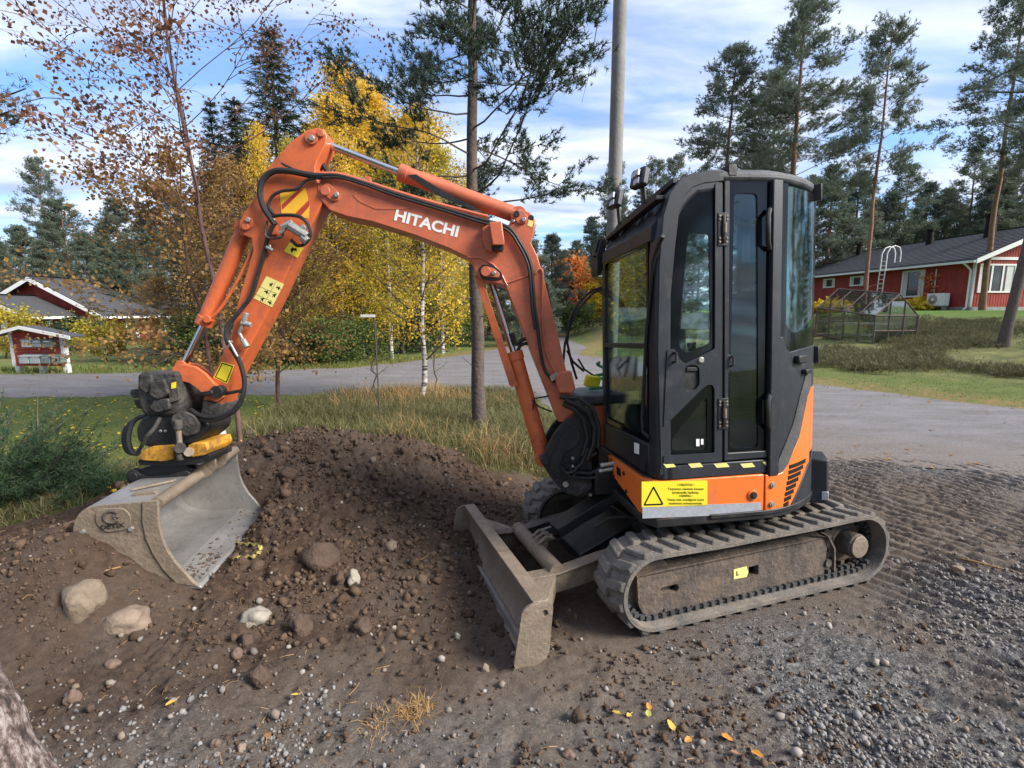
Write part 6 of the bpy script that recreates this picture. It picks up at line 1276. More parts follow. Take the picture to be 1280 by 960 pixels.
# saplings and stump
for x_, y_, h_, lab in ((462, 497, 1.1, 'leafless thin sapling left of the street sign post'), (545, 492, 1.4, 'bare twiggy sapling right of the young birch')):
    q = gp(x_, y_); T, B_, V, F_ = birch_parts(h_, .010, .35, 30 + x_, 40, .04, .3, 9, sub=3); tree_obj('sapling', lab, (q[0], q[1], 0), T, B_, V, F_, 'bark_dark', 'leaf_gold2', cat='sapling')
q = gp(277, 560); mb = MB(); mb.tube([(0, 0, -.1), (.005, 0, .15), (-.01, 0, .32)], [.075, .068, .062], 14); mb.build('tree_stump', 'bark_birch', None, loc=(q[0], q[1], 0)); tag(bpy.data.objects['tree_stump'], 'short pale birch stump behind the bucket', 'stump')
# ------------------------------------------------------------------ golden and green forest behind the road, left of centre
protos = {}
def mk(key, parts, bark, leaf, name, bark2=None):
    o = tree_obj(name, key, (0, 0, -50), *parts, bark, leaf, bark2=bark2); protos[key] = o; return o
mk('gold', birch_parts(11, .10, 1.8, 41, 17000, .066, .10, 56, el0=1.7, clump=.20, sub=9), 'bark_birch', 'leaf_gold', 'birch_tree', 'bark_dark')
mk('gold_b', birch_parts(10, .09, 1.9, 42, 15000, .066, .08, 50, el0=1.3, clump=.22, sub=9), 'bark_birch', 'leaf_gold2', 'birch_tree', 'bark_dark')
mk('amber', birch_parts(8, .08, 1.8, 43, 12000, .064, .08, 44, el0=1.1, clump=.22, sub=9), 'bark_birch', 'leaf_amber', 'birch_tree', 'bark_dark')
mk('spruce', spruce_parts(12, .16, 2.3, 44, k=6, tl=.24, wd=.016), 'bark_pine', 'spruce', 'spruce_tree')
mk('pine_a', pine_parts(15, 5.5, .13, 2.6, 62, .15, 11, .013, 18, 45, top_flat=.5, sub=8, low=.6, dead=10), 'bark_pine_up', 'needle_hazed', 'pine_tree', 'bark_pine_up')
mk('pine_b', pine_parts(15, 7.2, .115, 2.5, 54, .15, 11, .013, 18, 46, top_flat=.42, sub=8, low=.55, dead=12), 'bark_pine_up', 'needle_hazed', 'pine_tree', 'bark_pine_up')
mk('pine_c', pine_parts(11, 1.2, .14, 2.6, 70, .16, 10, .018, 18, 47, top_flat=.7, sub=8, low=.9, dead=4), 'bark_pine_up', 'needle_hazed', 'pine_tree', 'bark_pine_up')
mk('bush', birch_parts(2.2, .03, 1.2, 48, 5200, .07, .03, 30, el0=.8, clump=.2), 'bark_dark', 'leaf_green', 'green_bush', 'bark_dark')
used = set()
def put(key, px_, py_top, Y_, label, rz=None, wx=1., group=None, name=None, base_z=None, topm=None):
    """stand a tree at distance Y_ under picture column px_, tall enough to reach row py_top there"""
    px_ = 640 + (px_ - 640) / (1 + max(0, 388 - py_top) / 4180); x_ = (px_ - 640) / FPX * Y_; zb_ = g0(x_, Y_) if base_z is None else base_z; x_ = at(px_, 388, Y_)[0]; zt_ = at(px_, py_top, Y_)[2]
    hh = {'gold': 11, 'gold_b': 10, 'amber': 8, 'spruce': 12, 'pine_a': 15, 'pine_b': 15, 'pine_c': 11, 'bush': 2.2}[key]; s = (zt_ - zb_) / hh; rz = rz if rz is not None else rng.uniform(0, 6.28)
    if key not in used:
        used.add(key); c = protos[key]; c['label'] = label
        if group: c['group'] = group
    else: c = place_copy(protos[key], name or protos[key].name.split('.')[0], label, (0, 0, 0), 0, 1, group)
    c.location = (x_, Y_, zb_ - .1); c.rotation_euler = (0, 0, rz); sw = s * wx; c.scale = (sw, sw, s); return c
put('spruce', 335, 30, 17.5, 'tallest dark spruce with a pointed top behind the excavator arm', wx=1.3)
put('spruce', 262, 120, 19, 'dark spruce behind the russet birch', wx=.9); put('spruce', 300, 168, 17.5, 'shorter dark spruce just left of the arm', wx=1.1)
put('spruce', 372, 190, 24, 'dark spruce between the golden birches, seen above the arm', wx=1.0); put('spruce', 225, 240, 22, 'low dark spruce furthest left of the spruce group', wx=1.2)
put('gold', 430, 78, 19, 'tall golden birch left of the centre pine, widest of the golden ones', wx=1.15); put('gold', 470, 112, 20.5, 'golden birch directly behind the young roadside birch', wx=1.05); put('gold', 412, 120, 17.5, 'golden birch seen through the angle of boom and arm', wx=1.1)
put('gold', 500, 150, 22, 'golden birch nearest the centre pine on its left', wx=1.0); put('spruce', 292, 118, 19, 'second tallest dark spruce, just left of the tallest one', wx=1.3); put('spruce', 383, 150, 22, 'dark spruce right of the tallest one, half hidden by golden birches', wx=1.2)
put('gold', 452, 98, 21, 'golden birch second from the centre pine, standing furthest back', wx=1.1); put('gold', 520, 135, 21, 'golden birch whose crown touches the centre pine boughs', wx=1.15); put('gold_b', 548, 180, 20, 'yellow green birch close to the left of the centre pine', wx=1.2); put('gold_b', 480, 190, 17.5, 'yellow green birch in front of the row of golden birches', wx=1.2); put('pine_c', 600, 250, 30, 'green pine right behind the centre pine trunk', wx=1.3)
put('gold', 318, 150, 15.8, 'slender yellow birch in front of the tallest spruce', wx=.6); put('gold_b', 362, 170, 16, 'yellow green birch just behind the arm top', wx=.7)
put('gold_b', 445, 230, 18.5, 'yellow green birch below the boom', wx=1.1); put('gold_b', 385, 260, 17, 'yellow green birch with pale trunk right of the arm', wx=1.1); put('gold_b', 535, 225, 22, 'yellow green birch left of the centre pine trunk', wx=1.2); put('gold', 560, 262, 24, 'short golden birch behind the centre pine trunk', wx=1.2)
put('amber', 290, 200, 15.6, 'amber birch at the forest edge left of the arm', wx=1.1); put('amber', 250, 262, 15.8, 'low amber birch beside the left house', wx=1.2); put('amber', 500, 285, 20, 'low amber birch behind the young roadside birch', wx=1.2); put('amber', 196, 345, 17, 'amber shrub like birch at the right end of the left house', wx=1.6)
put('gold_b', 590, 300, 27, 'yellow green birch right of the centre pine trunk', wx=1.3)
for i, (x_, y_, Y_) in enumerate(((395, 372, 16.2), (430, 365, 17.2), (465, 372, 18), (365, 385, 15.8), (340, 380, 15.8), (500, 368, 20), (300, 392, 15.6), (275, 388, 15.8), (540, 372, 22), (320, 405, 15.2), (410, 400, 15.9), (448, 402, 16.8), (245, 400, 15.6), (570, 385, 24))):
    put('pine_c' if i in (0, 1, 2, 3) else 'bush', x_, y_ - (50 if i < 4 else 0), Y_ + (2 if i < 4 else 0), 'young green pine in the undergrowth across the road' if i < 4 else 'green bush in the undergrowth across the road', wx=1.3, group='young pines in the undergrowth across the road' if i < 4 else 'green bushes along the far road edge', name='pine_tree' if i < 4 else 'green_bush')
# slender pale trunks between the leaves
for i, (x_, Y_, h_, r_) in enumerate(((357, 16.6, 4.2, .11), (347, 17, 3.6, .07), (371, 17.5, 5, .05), (443, 18, 6, .05), (417, 17.5, 5.5, .045), (301, 16.5, 5, .05))):
    x0_ = at(x_, 388, Y_)[0]; T = MB(); ld = leader(h_, r_, (random.uniform(-.3, .3), 0), .03); T.tube(ld, list(np.linspace(r_, r_ * .5, 15)), 8); B_ = MB(); sk = Skel(); sk.mb = B_
    for j in range(7): a = random.uniform(0, 6.28); sk.limb(interp_pts(ld, random.uniform(.3, 1)), (math.cos(a), math.sin(a), .8), random.uniform(.5, 1.2), r_ * .25, .02, .12, 5, 3)
    lab = 'thick pale birch trunk at the forest edge right of the arm' if i == 0 else 'slender pale trunk among the golden birches'
    tree_obj('birch_tree', lab, (x0_, Y_, g0(x0_, Y_)), T, B_, None, None, 'bark_birch', None, None if i == 0 else 'slender bare trunks among the golden birches', bark2='bark_dark')
# left skyline
G1 = 'pines on the skyline behind the left house'
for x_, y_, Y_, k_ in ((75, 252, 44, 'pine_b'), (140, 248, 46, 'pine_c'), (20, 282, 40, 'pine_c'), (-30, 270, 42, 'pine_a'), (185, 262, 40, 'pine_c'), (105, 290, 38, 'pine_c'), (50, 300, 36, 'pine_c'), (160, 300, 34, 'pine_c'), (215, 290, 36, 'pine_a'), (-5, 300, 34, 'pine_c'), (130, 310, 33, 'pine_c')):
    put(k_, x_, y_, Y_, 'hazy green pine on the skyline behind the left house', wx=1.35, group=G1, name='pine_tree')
# middle skyline
G2 = 'pines between the boom and the cab'
for x_, y_, Y_, k_ in ((655, 270, 24, 'pine_c'), (690, 292, 34, 'pine_c'), (722, 300, 44, 'pine_c'), (745, 296, 50, 'pine_a'), (630, 300, 30, 'pine_c'), (705, 312, 38, 'pine_c'), (775, 300, 48, 'pine_c'), (610, 290, 34, 'pine_c'), (668, 318, 28, 'pine_c')):
    put(k_, x_, y_, Y_, 'dark green pine behind the lower boom and beside the cab', wx=1.4, group=G2, name='pine_tree')
for x_, y_, Y_, k_ in ((805, 270, 40, 'pine_a'), (840, 255, 36, 'pine_a'), (870, 280, 30, 'pine_c'), (830, 320, 34, 'pine_c'), (790, 330, 36, 'bush')):
    put(k_, x_, y_, Y_, 'pine seen through the cab windows', wx=1.3, group='trees seen through the cab windows', name='pine_tree')
# the right hand pines
put('pine_a', 921, 58, 29, 'leftmost tall pine above the cab roof', rz=1.0, wx=1.25); put('pine_a', 1014, -2, 27, 'broad tall pine just right of the cab roof, second from the left', rz=2.3, wx=1.30); put('pine_b', 1116, 30, 23, 'slim pine with a bare trunk crossing the right house roof', rz=.4, wx=.95)
put('pine_b', 1285, -20, 27, 'tall pine near the right edge, behind the crooked trunk', rz=4, wx=1.1); put('pine_b', 1345, 5, 24, 'pine crown cut by the right edge of the picture', rz=2, wx=1.1)
put('pine_a', 972, 90, 34, 'pine filling the gap between the two tall ones over the cab', wx=1.1)
G3 = 'pines on the skyline behind the right house'
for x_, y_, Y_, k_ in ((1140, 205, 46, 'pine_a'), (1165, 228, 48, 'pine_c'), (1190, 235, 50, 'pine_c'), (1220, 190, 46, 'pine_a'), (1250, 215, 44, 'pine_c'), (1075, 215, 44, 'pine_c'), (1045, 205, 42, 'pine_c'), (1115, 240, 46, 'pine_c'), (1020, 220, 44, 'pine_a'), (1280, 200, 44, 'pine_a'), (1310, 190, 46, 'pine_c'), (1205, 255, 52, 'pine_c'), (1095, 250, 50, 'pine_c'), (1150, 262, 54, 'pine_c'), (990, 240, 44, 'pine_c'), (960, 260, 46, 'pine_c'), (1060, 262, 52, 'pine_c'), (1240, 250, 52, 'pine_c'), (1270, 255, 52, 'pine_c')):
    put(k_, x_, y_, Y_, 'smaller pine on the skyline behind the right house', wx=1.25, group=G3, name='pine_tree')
# crooked trunk in the heather at the right edge
q = at(1255, 414, 14.5); T = MB(); T.tube([(0, 0, -.2), (.10, 0, .8), (.42, .1, 2.9), (.75, .2, 5.5), (.9, .2, 9)], [.165, .130, .12, .10, .08], 14)
B_ = MB(); sk = Skel(); sk.mb = B_; C_ = []; D_ = []; rnd = random.Random(5)
for i in range(26):
    z_ = rnd.uniform(5.2, 9); a = i * 2.4; p_ = sk.limb((.75, .2, z_), (math.cos(a), math.sin(a), .3), rnd.uniform(1, 2.2), .05, .04, .12, 6, 4, rnd=rnd)
    for k_ in range(70): C_.append(interp_pts(p_, rnd.uniform(.3, 1)) + np.array([rnd.gauss(0, .16)] * 1 + [rnd.gauss(0, .16), rnd.gauss(0, .13)])); D_.append(np.array([math.cos(a), math.sin(a), .7]))
D_ = np.array(D_) / 1.2; V, F_ = tufts(np.array(C_), D_, .12, 9, .006); tree_obj('pine_tree', 'crooked grey pine trunk leaning out of the heather at the right edge', (q[0], 14.5, g0(q[0], 14.5)), T, B_, V, F_, 'bark_pine', 'needle_hazed', bark2='bark_dark')
# a branch reaching in from a pine left of the view
T = MB(); T.tube([(0, 0, -.1), (.05, 0, 3), (.1, 0, 8)], [.16, .13, .09], 12); B_ = MB(); sk = Skel(); sk.mb = B_; C_ = []; D_ = []; rnd = random.Random(8)
xl = -7.3; yl = 6.0; tip = at(42, 152, 6.0)
for i in range(16):
    z_ = 3.75 + (i % 4) * .10 if i < 7 else rnd.uniform(4.8, 8); a = rnd.uniform(-.35, .35) if i < 7 else i * 2.4
    L_ = (abs(tip[0] - xl) * rnd.uniform(.7, 1.0)) if i < 7 else 1.2; p_ = sk.limb((.05, 0, z_), (math.cos(a), math.sin(a), .0), L_, .03, .0, .06, 6, 4, rnd=rnd)
    for k_ in range(70): C_.append(interp_pts(p_, rnd.uniform(.45, 1)) + np.array([rnd.gauss(0, .09), rnd.gauss(0, .12), rnd.gauss(0, .09)])); D_.append(np.array([math.cos(a), math.sin(a), .4]))
V, F_ = tufts(np.array(C_), np.array(D_) / 1.1, .08, 12, .003); tree_obj('pine_tree', 'dark pine branch reaching in at the upper left edge', (xl, yl, 0), T, B_, V, F_, 'bark_pine', 'needle', bark2='bark_dark')
# near birch trunk at the lower left corner
pl_ = catm([(.16, 0, -.08), (.10, 0, .16), (.03, 0, .45), (-.12, 0, .9), (-.7, 0, 2.2), (-1.3, 0, 4.0)], 26); n_ = len(pl_); rad_ = np.interp(np.linspace(0, 5, n_), range(6), [.135, .105, .092, .09, .085, .08]); V = []
for i_ in range(n_):
    for k_ in range(72):
        a_ = 2 * PI * k_ / 72; s_ = i_ * .024; f1 = float(fbm(np.array([a_ * 2.2 + 10]), np.array([s_ * 5]), 4, 77)[0]); f2 = float(fbm(np.array([a_ * 7 + 3]), np.array([s_ * 9]), 4, 78)[0]); rr2 = rad_[i_] * (1 + .10 * f1 + .09 * max(0, f2) * 1.5 - .05 * abs(f2)); V.append(pl_[i_] + rr2 * np.array([math.cos(a_), math.sin(a_), 0]))
T = MB(); T.add(V, [(i_ * 72 + k_, i_ * 72 + (k_ + 1) % 72, (i_ + 1) * 72 + (k_ + 1) % 72, (i_ + 1) * 72 + k_) for i_ in range(n_ - 1) for k_ in range(72)])
def bark_near():
    m = bpy.data.materials.new('rough_old_birch_bark'); m.use_nodes = True; n = m.node_tree.nodes; l = m.node_tree.links; b = n['Principled BSDF']; b.inputs['Roughness'].default_value = .9
    t = n.new('ShaderNodeTexCoord'); mp_ = n.new('ShaderNodeMapping'); mp_.inputs['Scale'].default_value = (34, 34, 15); l.new(t.outputs['Object'], mp_.inputs[0])
    q_ = n.new('ShaderNodeTexNoise'); q_.inputs['Scale'].default_value = 1.; q_.inputs['Detail'].default_value = 10; q_.inputs['Roughness'].default_value = .7; l.new(mp_.outputs[0], q_.inputs['Vector'])
    r = n.new('ShaderNodeValToRGB'); e = r.color_ramp.elements; e[0].position = .40; e[0].color = (.045, .035, .032, 1); e[1].position = .62; e[1].color = (.46, .40, .38, 1); k = e.new(.50); k.color = (.17, .12, .105, 1); l.new(q_.outputs['Fac'], r.inputs[0])
    l.new(r.outputs[0], b.inputs['Base Color']); bp = n.new('ShaderNodeBump'); bp.inputs['Strength'].default_value = 1.; bp.inputs['Distance'].default_value = .03; l.new(q_.outputs['Fac'], bp.inputs['Height']); l.new(bp.outputs[0], b.inputs['Normal']); return m
M['bark_near'] = bark_near()
o = empty('birch_tree', (-1.87, 1.5, 0), 0, 'rough old birch trunk leaning out of the picture at the lower left corner', 'tree'); T.build('trunk', 'bark_near', o, smooth=60)
# ------------------------------------------------------------------ coloured bushes
def bush(name, label, px_, pyb, Y_, h_, w_, leafmat, nl, leaf, seed, cat='bush', zb_=None, el0=.9):
    x_ = at(px_, pyb, Y_)[0]; z_ = g0(x_, Y_) if zb_ is None else zb_; T, B_, V, F_ = birch_parts(h_, .03 * h_ / 2, w_, seed, nl, leaf, .03, 26, el0=el0, clump=.07 * h_)
    return tree_obj(name, label, (x_, Y_, z_), T, B_, V, F_, 'bark_dark', leafmat, cat=cat)
bush('maple_tree', 'glowing orange maple beside the side road', 716, 410, 38, 4.8, 1.9, 'leaf_orange', 6500, .17, 61, 'tree')
bush('yellow_bush', 'bright yellow bush in front of the small red gable', 745, 408, 36, 2.5, 1.3, 'leaf_yellow', 3500, .13, 62)
bush('green_bush', 'dark green bush at the foot of the orange maple', 718, 420, 32, 1.6, 1.4, 'leaf_green', 3500, .10, 63)
bush('yellow_bush', 'low yellow green bush in front of the left house', 135, 452, 17.5, 1.0, 1.1, 'leaf_gold2', 3500, .07, 64); bush('green_bush', 'dark rounded evergreen bush at the wall of the left house', 104, 440, 24.5, 1.9, 1.1, 'juniper', 4500, .09, 65, zb_=-.8)
bush('yellow_bush', 'ragged yellow green bush left of the letterbox stand', 8, 455, 19, 1.6, 1.2, 'leaf_gold2', 3000, .08, 66)
bush('red_bush', 'thin red leaved shrub by the heat pump', 1163, 378, 29.5, 1.9, .8, 'leaf_orange', 330, .10, 67, zb_=None)
# hostas gone yellow along the right house
for i, (x_, w_) in enumerate(((1032, .9), (1050, .7), (1140, .8), (1157, .9), (1175, .7))):
    Y_ = 30.2 - .6 * (i > 1); x0_ = at(x_, 388, Y_)[0]; nl = 260; C_ = rng.normal(size=(nl, 3)) * np.array([w_ * .42, .35, .16]) + np.array([0, 0, .28]); V, F_ = quads(C_, rng.uniform(.7, 1.3, nl) * .24, 2.0)
    o = empty('hosta_plant', (x0_, Y_, g0(x0_, Y_)), 0, 'yellowing hosta clump left of the greenhouse by the house wall' if i < 2 else 'yellowing hosta clump between the ladder and the heat pump', 'plant', 'yellow hostas left of the ladder' if i < 2 else 'yellow hostas right of the ladder'); c = np_mesh('leaves', V, F_, 'leaf_yellow', o); c['kind'] = 'stuff'
# juniper at the left edge
def juniper(px_, py_, Y_, h_, w_, n_, seed, label):
    q = gp(px_, py_); rnd = random.Random(seed); C_ = []; D_ = []; B_ = MB(); sk = Skel(); sk.mb = B_
    for i in range(n_):
        a = rnd.uniform(0, 6.28); el = rnd.uniform(.3, 1.6); p_ = sk.limb((rnd.gauss(0, .1), rnd.gauss(0, .1), .02), (math.cos(a), math.sin(a), el), rnd.uniform(.5, 1) * (h_ if el > .9 else w_), .010, -.01, .10, 6, 3, rnd=rnd)
        for k_ in range(46): u = rnd.uniform(.2, 1); C_.append(interp_pts(p_, u) + np.array([rnd.gauss(0, .05), rnd.gauss(0, .05), rnd.gauss(0, .04)])); D_.append((p_[-1] - p_[0]) / np.linalg.norm(p_[-1] - p_[0]) + np.array([0, 0, -.1]))
    V, F_ = tufts(np.array(C_), np.array(D_), .06, 9, .0032, .7); o = empty('juniper_bush', (q[0], q[1], 0), 0, label, 'bush'); b = B_.build('stems', 'bark_dark', o, bevel=0); b['kind'] = 'stuff'; c = np_mesh('foliage', V, F_, 'juniper', o); c['kind'] = 'stuff'
juniper(-14, 640, 0, 1.25, .9, 80, 71, 'dark feathery juniper cut by the left edge'); juniper(55, 615, 0, .55, .75, 60, 72, 'low spreading juniper right of the taller one'); juniper(118, 622, 0, .28, .6, 30, 73, 'small creeping juniper sprays nearest the bucket')
# ------------------------------------------------------------------ grass, heather, litter
def blades(name, xy, h_, wd, m, bend=.45, z0_=None):
    n = len(xy); z = height(xy[:, 0], xy[:, 1], False) if z0_ is None else z0_; a = rng.uniform(0, 2 * PI, n); L_ = h_ * rng.uniform(.45, 1.2, n); bx = rng.normal(size=(n, 2)) * bend
    side = np.stack([np.cos(a), np.sin(a)], 1) * wd; p = np.stack([xy[:, 0], xy[:, 1], z - .01], 1); m1 = p + np.stack([bx[:, 0] * L_ * .35, bx[:, 1] * L_ * .35, L_ * .6], 1); t = p + np.stack([bx[:, 0] * L_, bx[:, 1] * L_, L_ * (1 - .25 * np.hypot(*bx.T))], 1); s3 = np.concatenate([side, np.zeros((n, 1))], 1)
    V = np.stack([p - s3, p + s3, m1 + s3 * .8, m1 - s3 * .8, t], 1).reshape(-1, 3); i0 = np.arange(n)[:, None] * 5; F_ = np.concatenate([i0 + np.array([[0, 1, 2]]), i0 + np.array([[0, 2, 3]]), i0 + np.array([[3, 2, 4]])])
    return tag(np_mesh(name, V, F_, m), kind='stuff')
def scatter(n, x0, x1, y0, y1, f, pw=1.):
    x = rng.uniform(x0, x1, n); y = y0 + (y1 - y0) * rng.random(n) ** pw; k = rng.random(n) < f(x, y); return np.stack([x[k], y[k]], 1)
offr = lambda x, y: sstep(.05, -.1, polydist(x, y, ROADP)) * lawn_mask(x, y)
verge = lambda x, y: offr(x, y) * sstep(-4.2, -3.2, x + .35 * fbm(x, y, 2, 3)) * sstep(1.4, .4, x) * (.25 + .75 * sstep(-.3, .2, fbm(x * 1.2, y * 1.2, 3, 5)))
blades('verge_grass', scatter(95000, -4.2, 1.2, 4.9, 10.1, verge), .25, .0035, 'grass_long', .55)
blades('verge_grass_tall', scatter(16000, -4.2, .9, 5.2, 10.0, lambda x, y: verge(x, y) * sstep(0, .35, fbm(x * .9 + 5, y * .9, 3, 7))), .42, .003, 'straw', .7)
blades('lawn_grass', scatter(70000, -9.5, -2.5, 3.4, 9.7, lambda x, y: offr(x, y), 1.2), .045, .0028, 'grass_short', .8)
blades('rough_grass', scatter(26000, -6, -2.4, 3.3, 5.6, lambda x, y: offr(x, y) * sstep(5.4, 4.2, y + .8 * fbm(x, y, 2, 8))), .15, .003, 'grass_long', .8)
blades('far_verge_grass', scatter(16000, -16, 0, 13.2, 18, lambda x, y: offr(x, y) * sstep(2.2, .2, -polydist(x, y, ROADP))), .16, .008, 'grass_short', .5)
hm = lambda x, y: sstep(1.8, 3.6, edge_right(x, y) + 1.6 * fbm(x * .45, y * .45, 3, 13)) * (1 - sstep(15, 17, edge_right(x, y))) * (.02 + .98 * sstep(-.16, .10, fbm(x * .38 + 3, y * .38, 3, 17)))
cl = scatter(9000, 6, 30, 6, 34, hm, 1.25); cl = cl[cl[:, 0] < cl[:, 1] * 1.10 + .8][:1700]
cr_ = rng.uniform(.16, .48, len(cl)); per = 62; ang = rng.uniform(0, 2 * PI, (len(cl), per)); rr_ = np.sqrt(rng.random((len(cl), per))); px_ = cl[:, 0:1] + np.cos(ang) * rr_ * cr_[:, None]; py_ = cl[:, 1:2] + np.sin(ang) * rr_ * cr_[:, None]; hh_ = np.sqrt(np.maximum(0, 1 - rr_ ** 2)) * cr_[:, None] * .62 * (.55 + .45 * rng.random((len(cl), per)))
Cq = np.stack([px_, py_, height(px_.ravel(), py_.ravel(), False).reshape(px_.shape) + hh_], 2).reshape(-1, 3); Dq = np.stack([np.cos(ang) * rr_ * .8, np.sin(ang) * rr_ * .8, np.ones_like(rr_)], 2).reshape(-1, 3); Dq /= np.linalg.norm(Dq, axis=1)[:, None]
V, F_ = tufts(Cq, Dq, .105, 4, .0065, .6); tag(np_mesh('heather', V, F_, 'heather'), kind='stuff')
blades('moss_grass', scatter(26000, 6.5, 20, 6, 20, lambda x, y: sstep(.1, .6, edge_right(x, y)) * (1 - sstep(3, 5, edge_right(x, y)))), .05, .006, 'grass_short', .8)
# fallen leaves as litter
def litter_leaves(name, xy, s_, m, lift=.008):
    n = len(xy); z = np.maximum(height(xy[:, 0], xy[:, 1]), np.where(polydist(xy[:, 0], xy[:, 1], ROADP) > 0, .004, -9)) + lift; C_ = np.stack([xy[:, 0], xy[:, 1], z], 1); a = rng.uniform(0, 2 * PI, n); S = s_ * rng.uniform(.6, 1.2, n)
    u = np.stack([np.cos(a), np.sin(a), rng.normal(size=n) * .25], 1) * S[:, None] * .6; v = np.stack([-np.sin(a), np.cos(a), rng.normal(size=n) * .3], 1) * S[:, None] * .42; w_ = np.array([0, 0, 1.])[None] * S[:, None] * .12
    V = np.stack([C_ - u, C_ + v + w_, C_ + u, C_ - v + w_], 1).reshape(-1, 3); return tag(np_mesh(name, V, np.arange(4 * n).reshape(n, 4), m), kind='stuff')
litter_leaves('fallen_leaf_litter', scatter(7000, -16, 14, 5, 22, lambda x, y: np.clip(1.2 * np.exp(-np.abs(polydist(x, y, ROADP)) / .5) + .10 + .5 * np.exp(-(((x - 0) / .6) ** 2 + ((y - 5.9) / .45) ** 2)), 0, 1)), .045, 'leaf_amber')
litter_leaves('fallen_leaf_litter', scatter(1300, -9, -3, 4, 9.6, lambda x, y: x * 0 + .6), .045, 'leaf_yellow', .03)
litter_leaves('fallen_leaf_litter', scatter(1800, -1.2, 1.1, 5.3, 6.5, lambda x, y: np.exp(-(((x - .0) / .55) ** 2 + ((y - 5.75) / .3) ** 2))), .04, 'straw', .012)
# twiggy bits on the soil
mb = MB()
for i in range(420):
    y_ = .95 + 4.6 * random.random() ** 1.4; x_ = random.uniform(-1.15, 1.25) * y_
    if inside_track(np.array([x_]), np.array([y_]))[0] or polydist(np.array([x_]), np.array([y_]), DIRT)[0] < 0: continue
    a = random.uniform(0, 6.28); l_ = random.uniform(.02, .09); z_ = hz(x_, y_, True) + .006; mb.tube([(x_, y_, z_), (x_ + math.cos(a) * l_ * .5, y_ + math.sin(a) * l_ * .5, z_ + random.uniform(.002, .015)), (x_ + math.cos(a + .3) * l_, y_ + math.sin(a + .3) * l_, z_)], .0012, 3)
o = mb.build('twig_scatter', 'straw', None, smooth=0); tag(o, kind='stuff')

# the wood behind the viewer (mirrored in the cab's glass)
for i, (x_, y_, k_, s_) in enumerate(((-14, -9, 'pine_a', 1.), (-9.5, -12, 'pine_c', 1.2), (-5.5, -10, 'spruce', 1.1), (-2, -13, 'pine_c', 1.3), (1.5, -11, 'pine_a', .9), (5, -13, 'spruce', 1.2), (8.5, -11, 'pine_c', 1.1), (12, -14, 'pine_a', 1.), (-18, -3, 'pine_c', 1.2), (-20, 4, 'spruce', 1.1), (-12, -16, 'gold', 1.), (3, -17, 'pine_a', 1.1), (-7, -17, 'pine_a', 1.), (-23, -9, 'pine_a', 1.1), (31, 4, 'pine_c', 1.0), (31, 7, 'pine_a', 1.), (33, 12, 'pine_c', 1.4), (30, 16, 'spruce', 1.1), (34, 20, 'pine_a', 1.))):
    place_copy(protos[k_], protos[k_].name.split('.')[0], 'tree of the wood around the viewer, outside the picture', (x_, y_, 0), i * 1.3, s_, 'wood around the viewer')

# the forest edge goes on behind the cab and to both sides
rnd = random.Random(12); n_side = 0
for x0_, x1_, y0_, y1_, n_, gl_, lab_ in ((8, 26, 46, 60, 14, 'forest edge hidden behind the cab', 'pine of the forest edge directly behind the cab'), (-75, -42, 26, 50, 14, 'forest edge beyond the left side', 'pine of the forest edge beyond the left side of the picture'), (-50, -26, 44, 58, 8, 'forest edge behind the left houses', 'pine far behind the red house on the left'), (46, 80, 8, 60, 18, 'forest edge beyond the right side', 'pine of the forest edge beyond the right side of the picture'), (-40, -22, 4, 9, 3, 'trees on the lawn beyond the left side', 'tree on the lawn beyond the left side of the picture')):
    for i in range(n_):
        x_ = x0_ + (x1_ - x0_) * (i + rnd.random()) / n_; y_ = rnd.uniform(y0_, y1_); k_ = rnd.choice(('pine_a', 'pine_c', 'pine_c', 'pine_b', 'spruce')); s_ = rnd.uniform(.75, 1.0) * (1 if k_ in ('pine_a', 'pine_b') else 1.15)
        place_copy(protos[k_], 'pine_tree' if k_ != 'spruce' else 'spruce_tree', lab_, (x_, y_, g0(x_, y_) - .1), rnd.uniform(0, 6.28), s_, gl_)
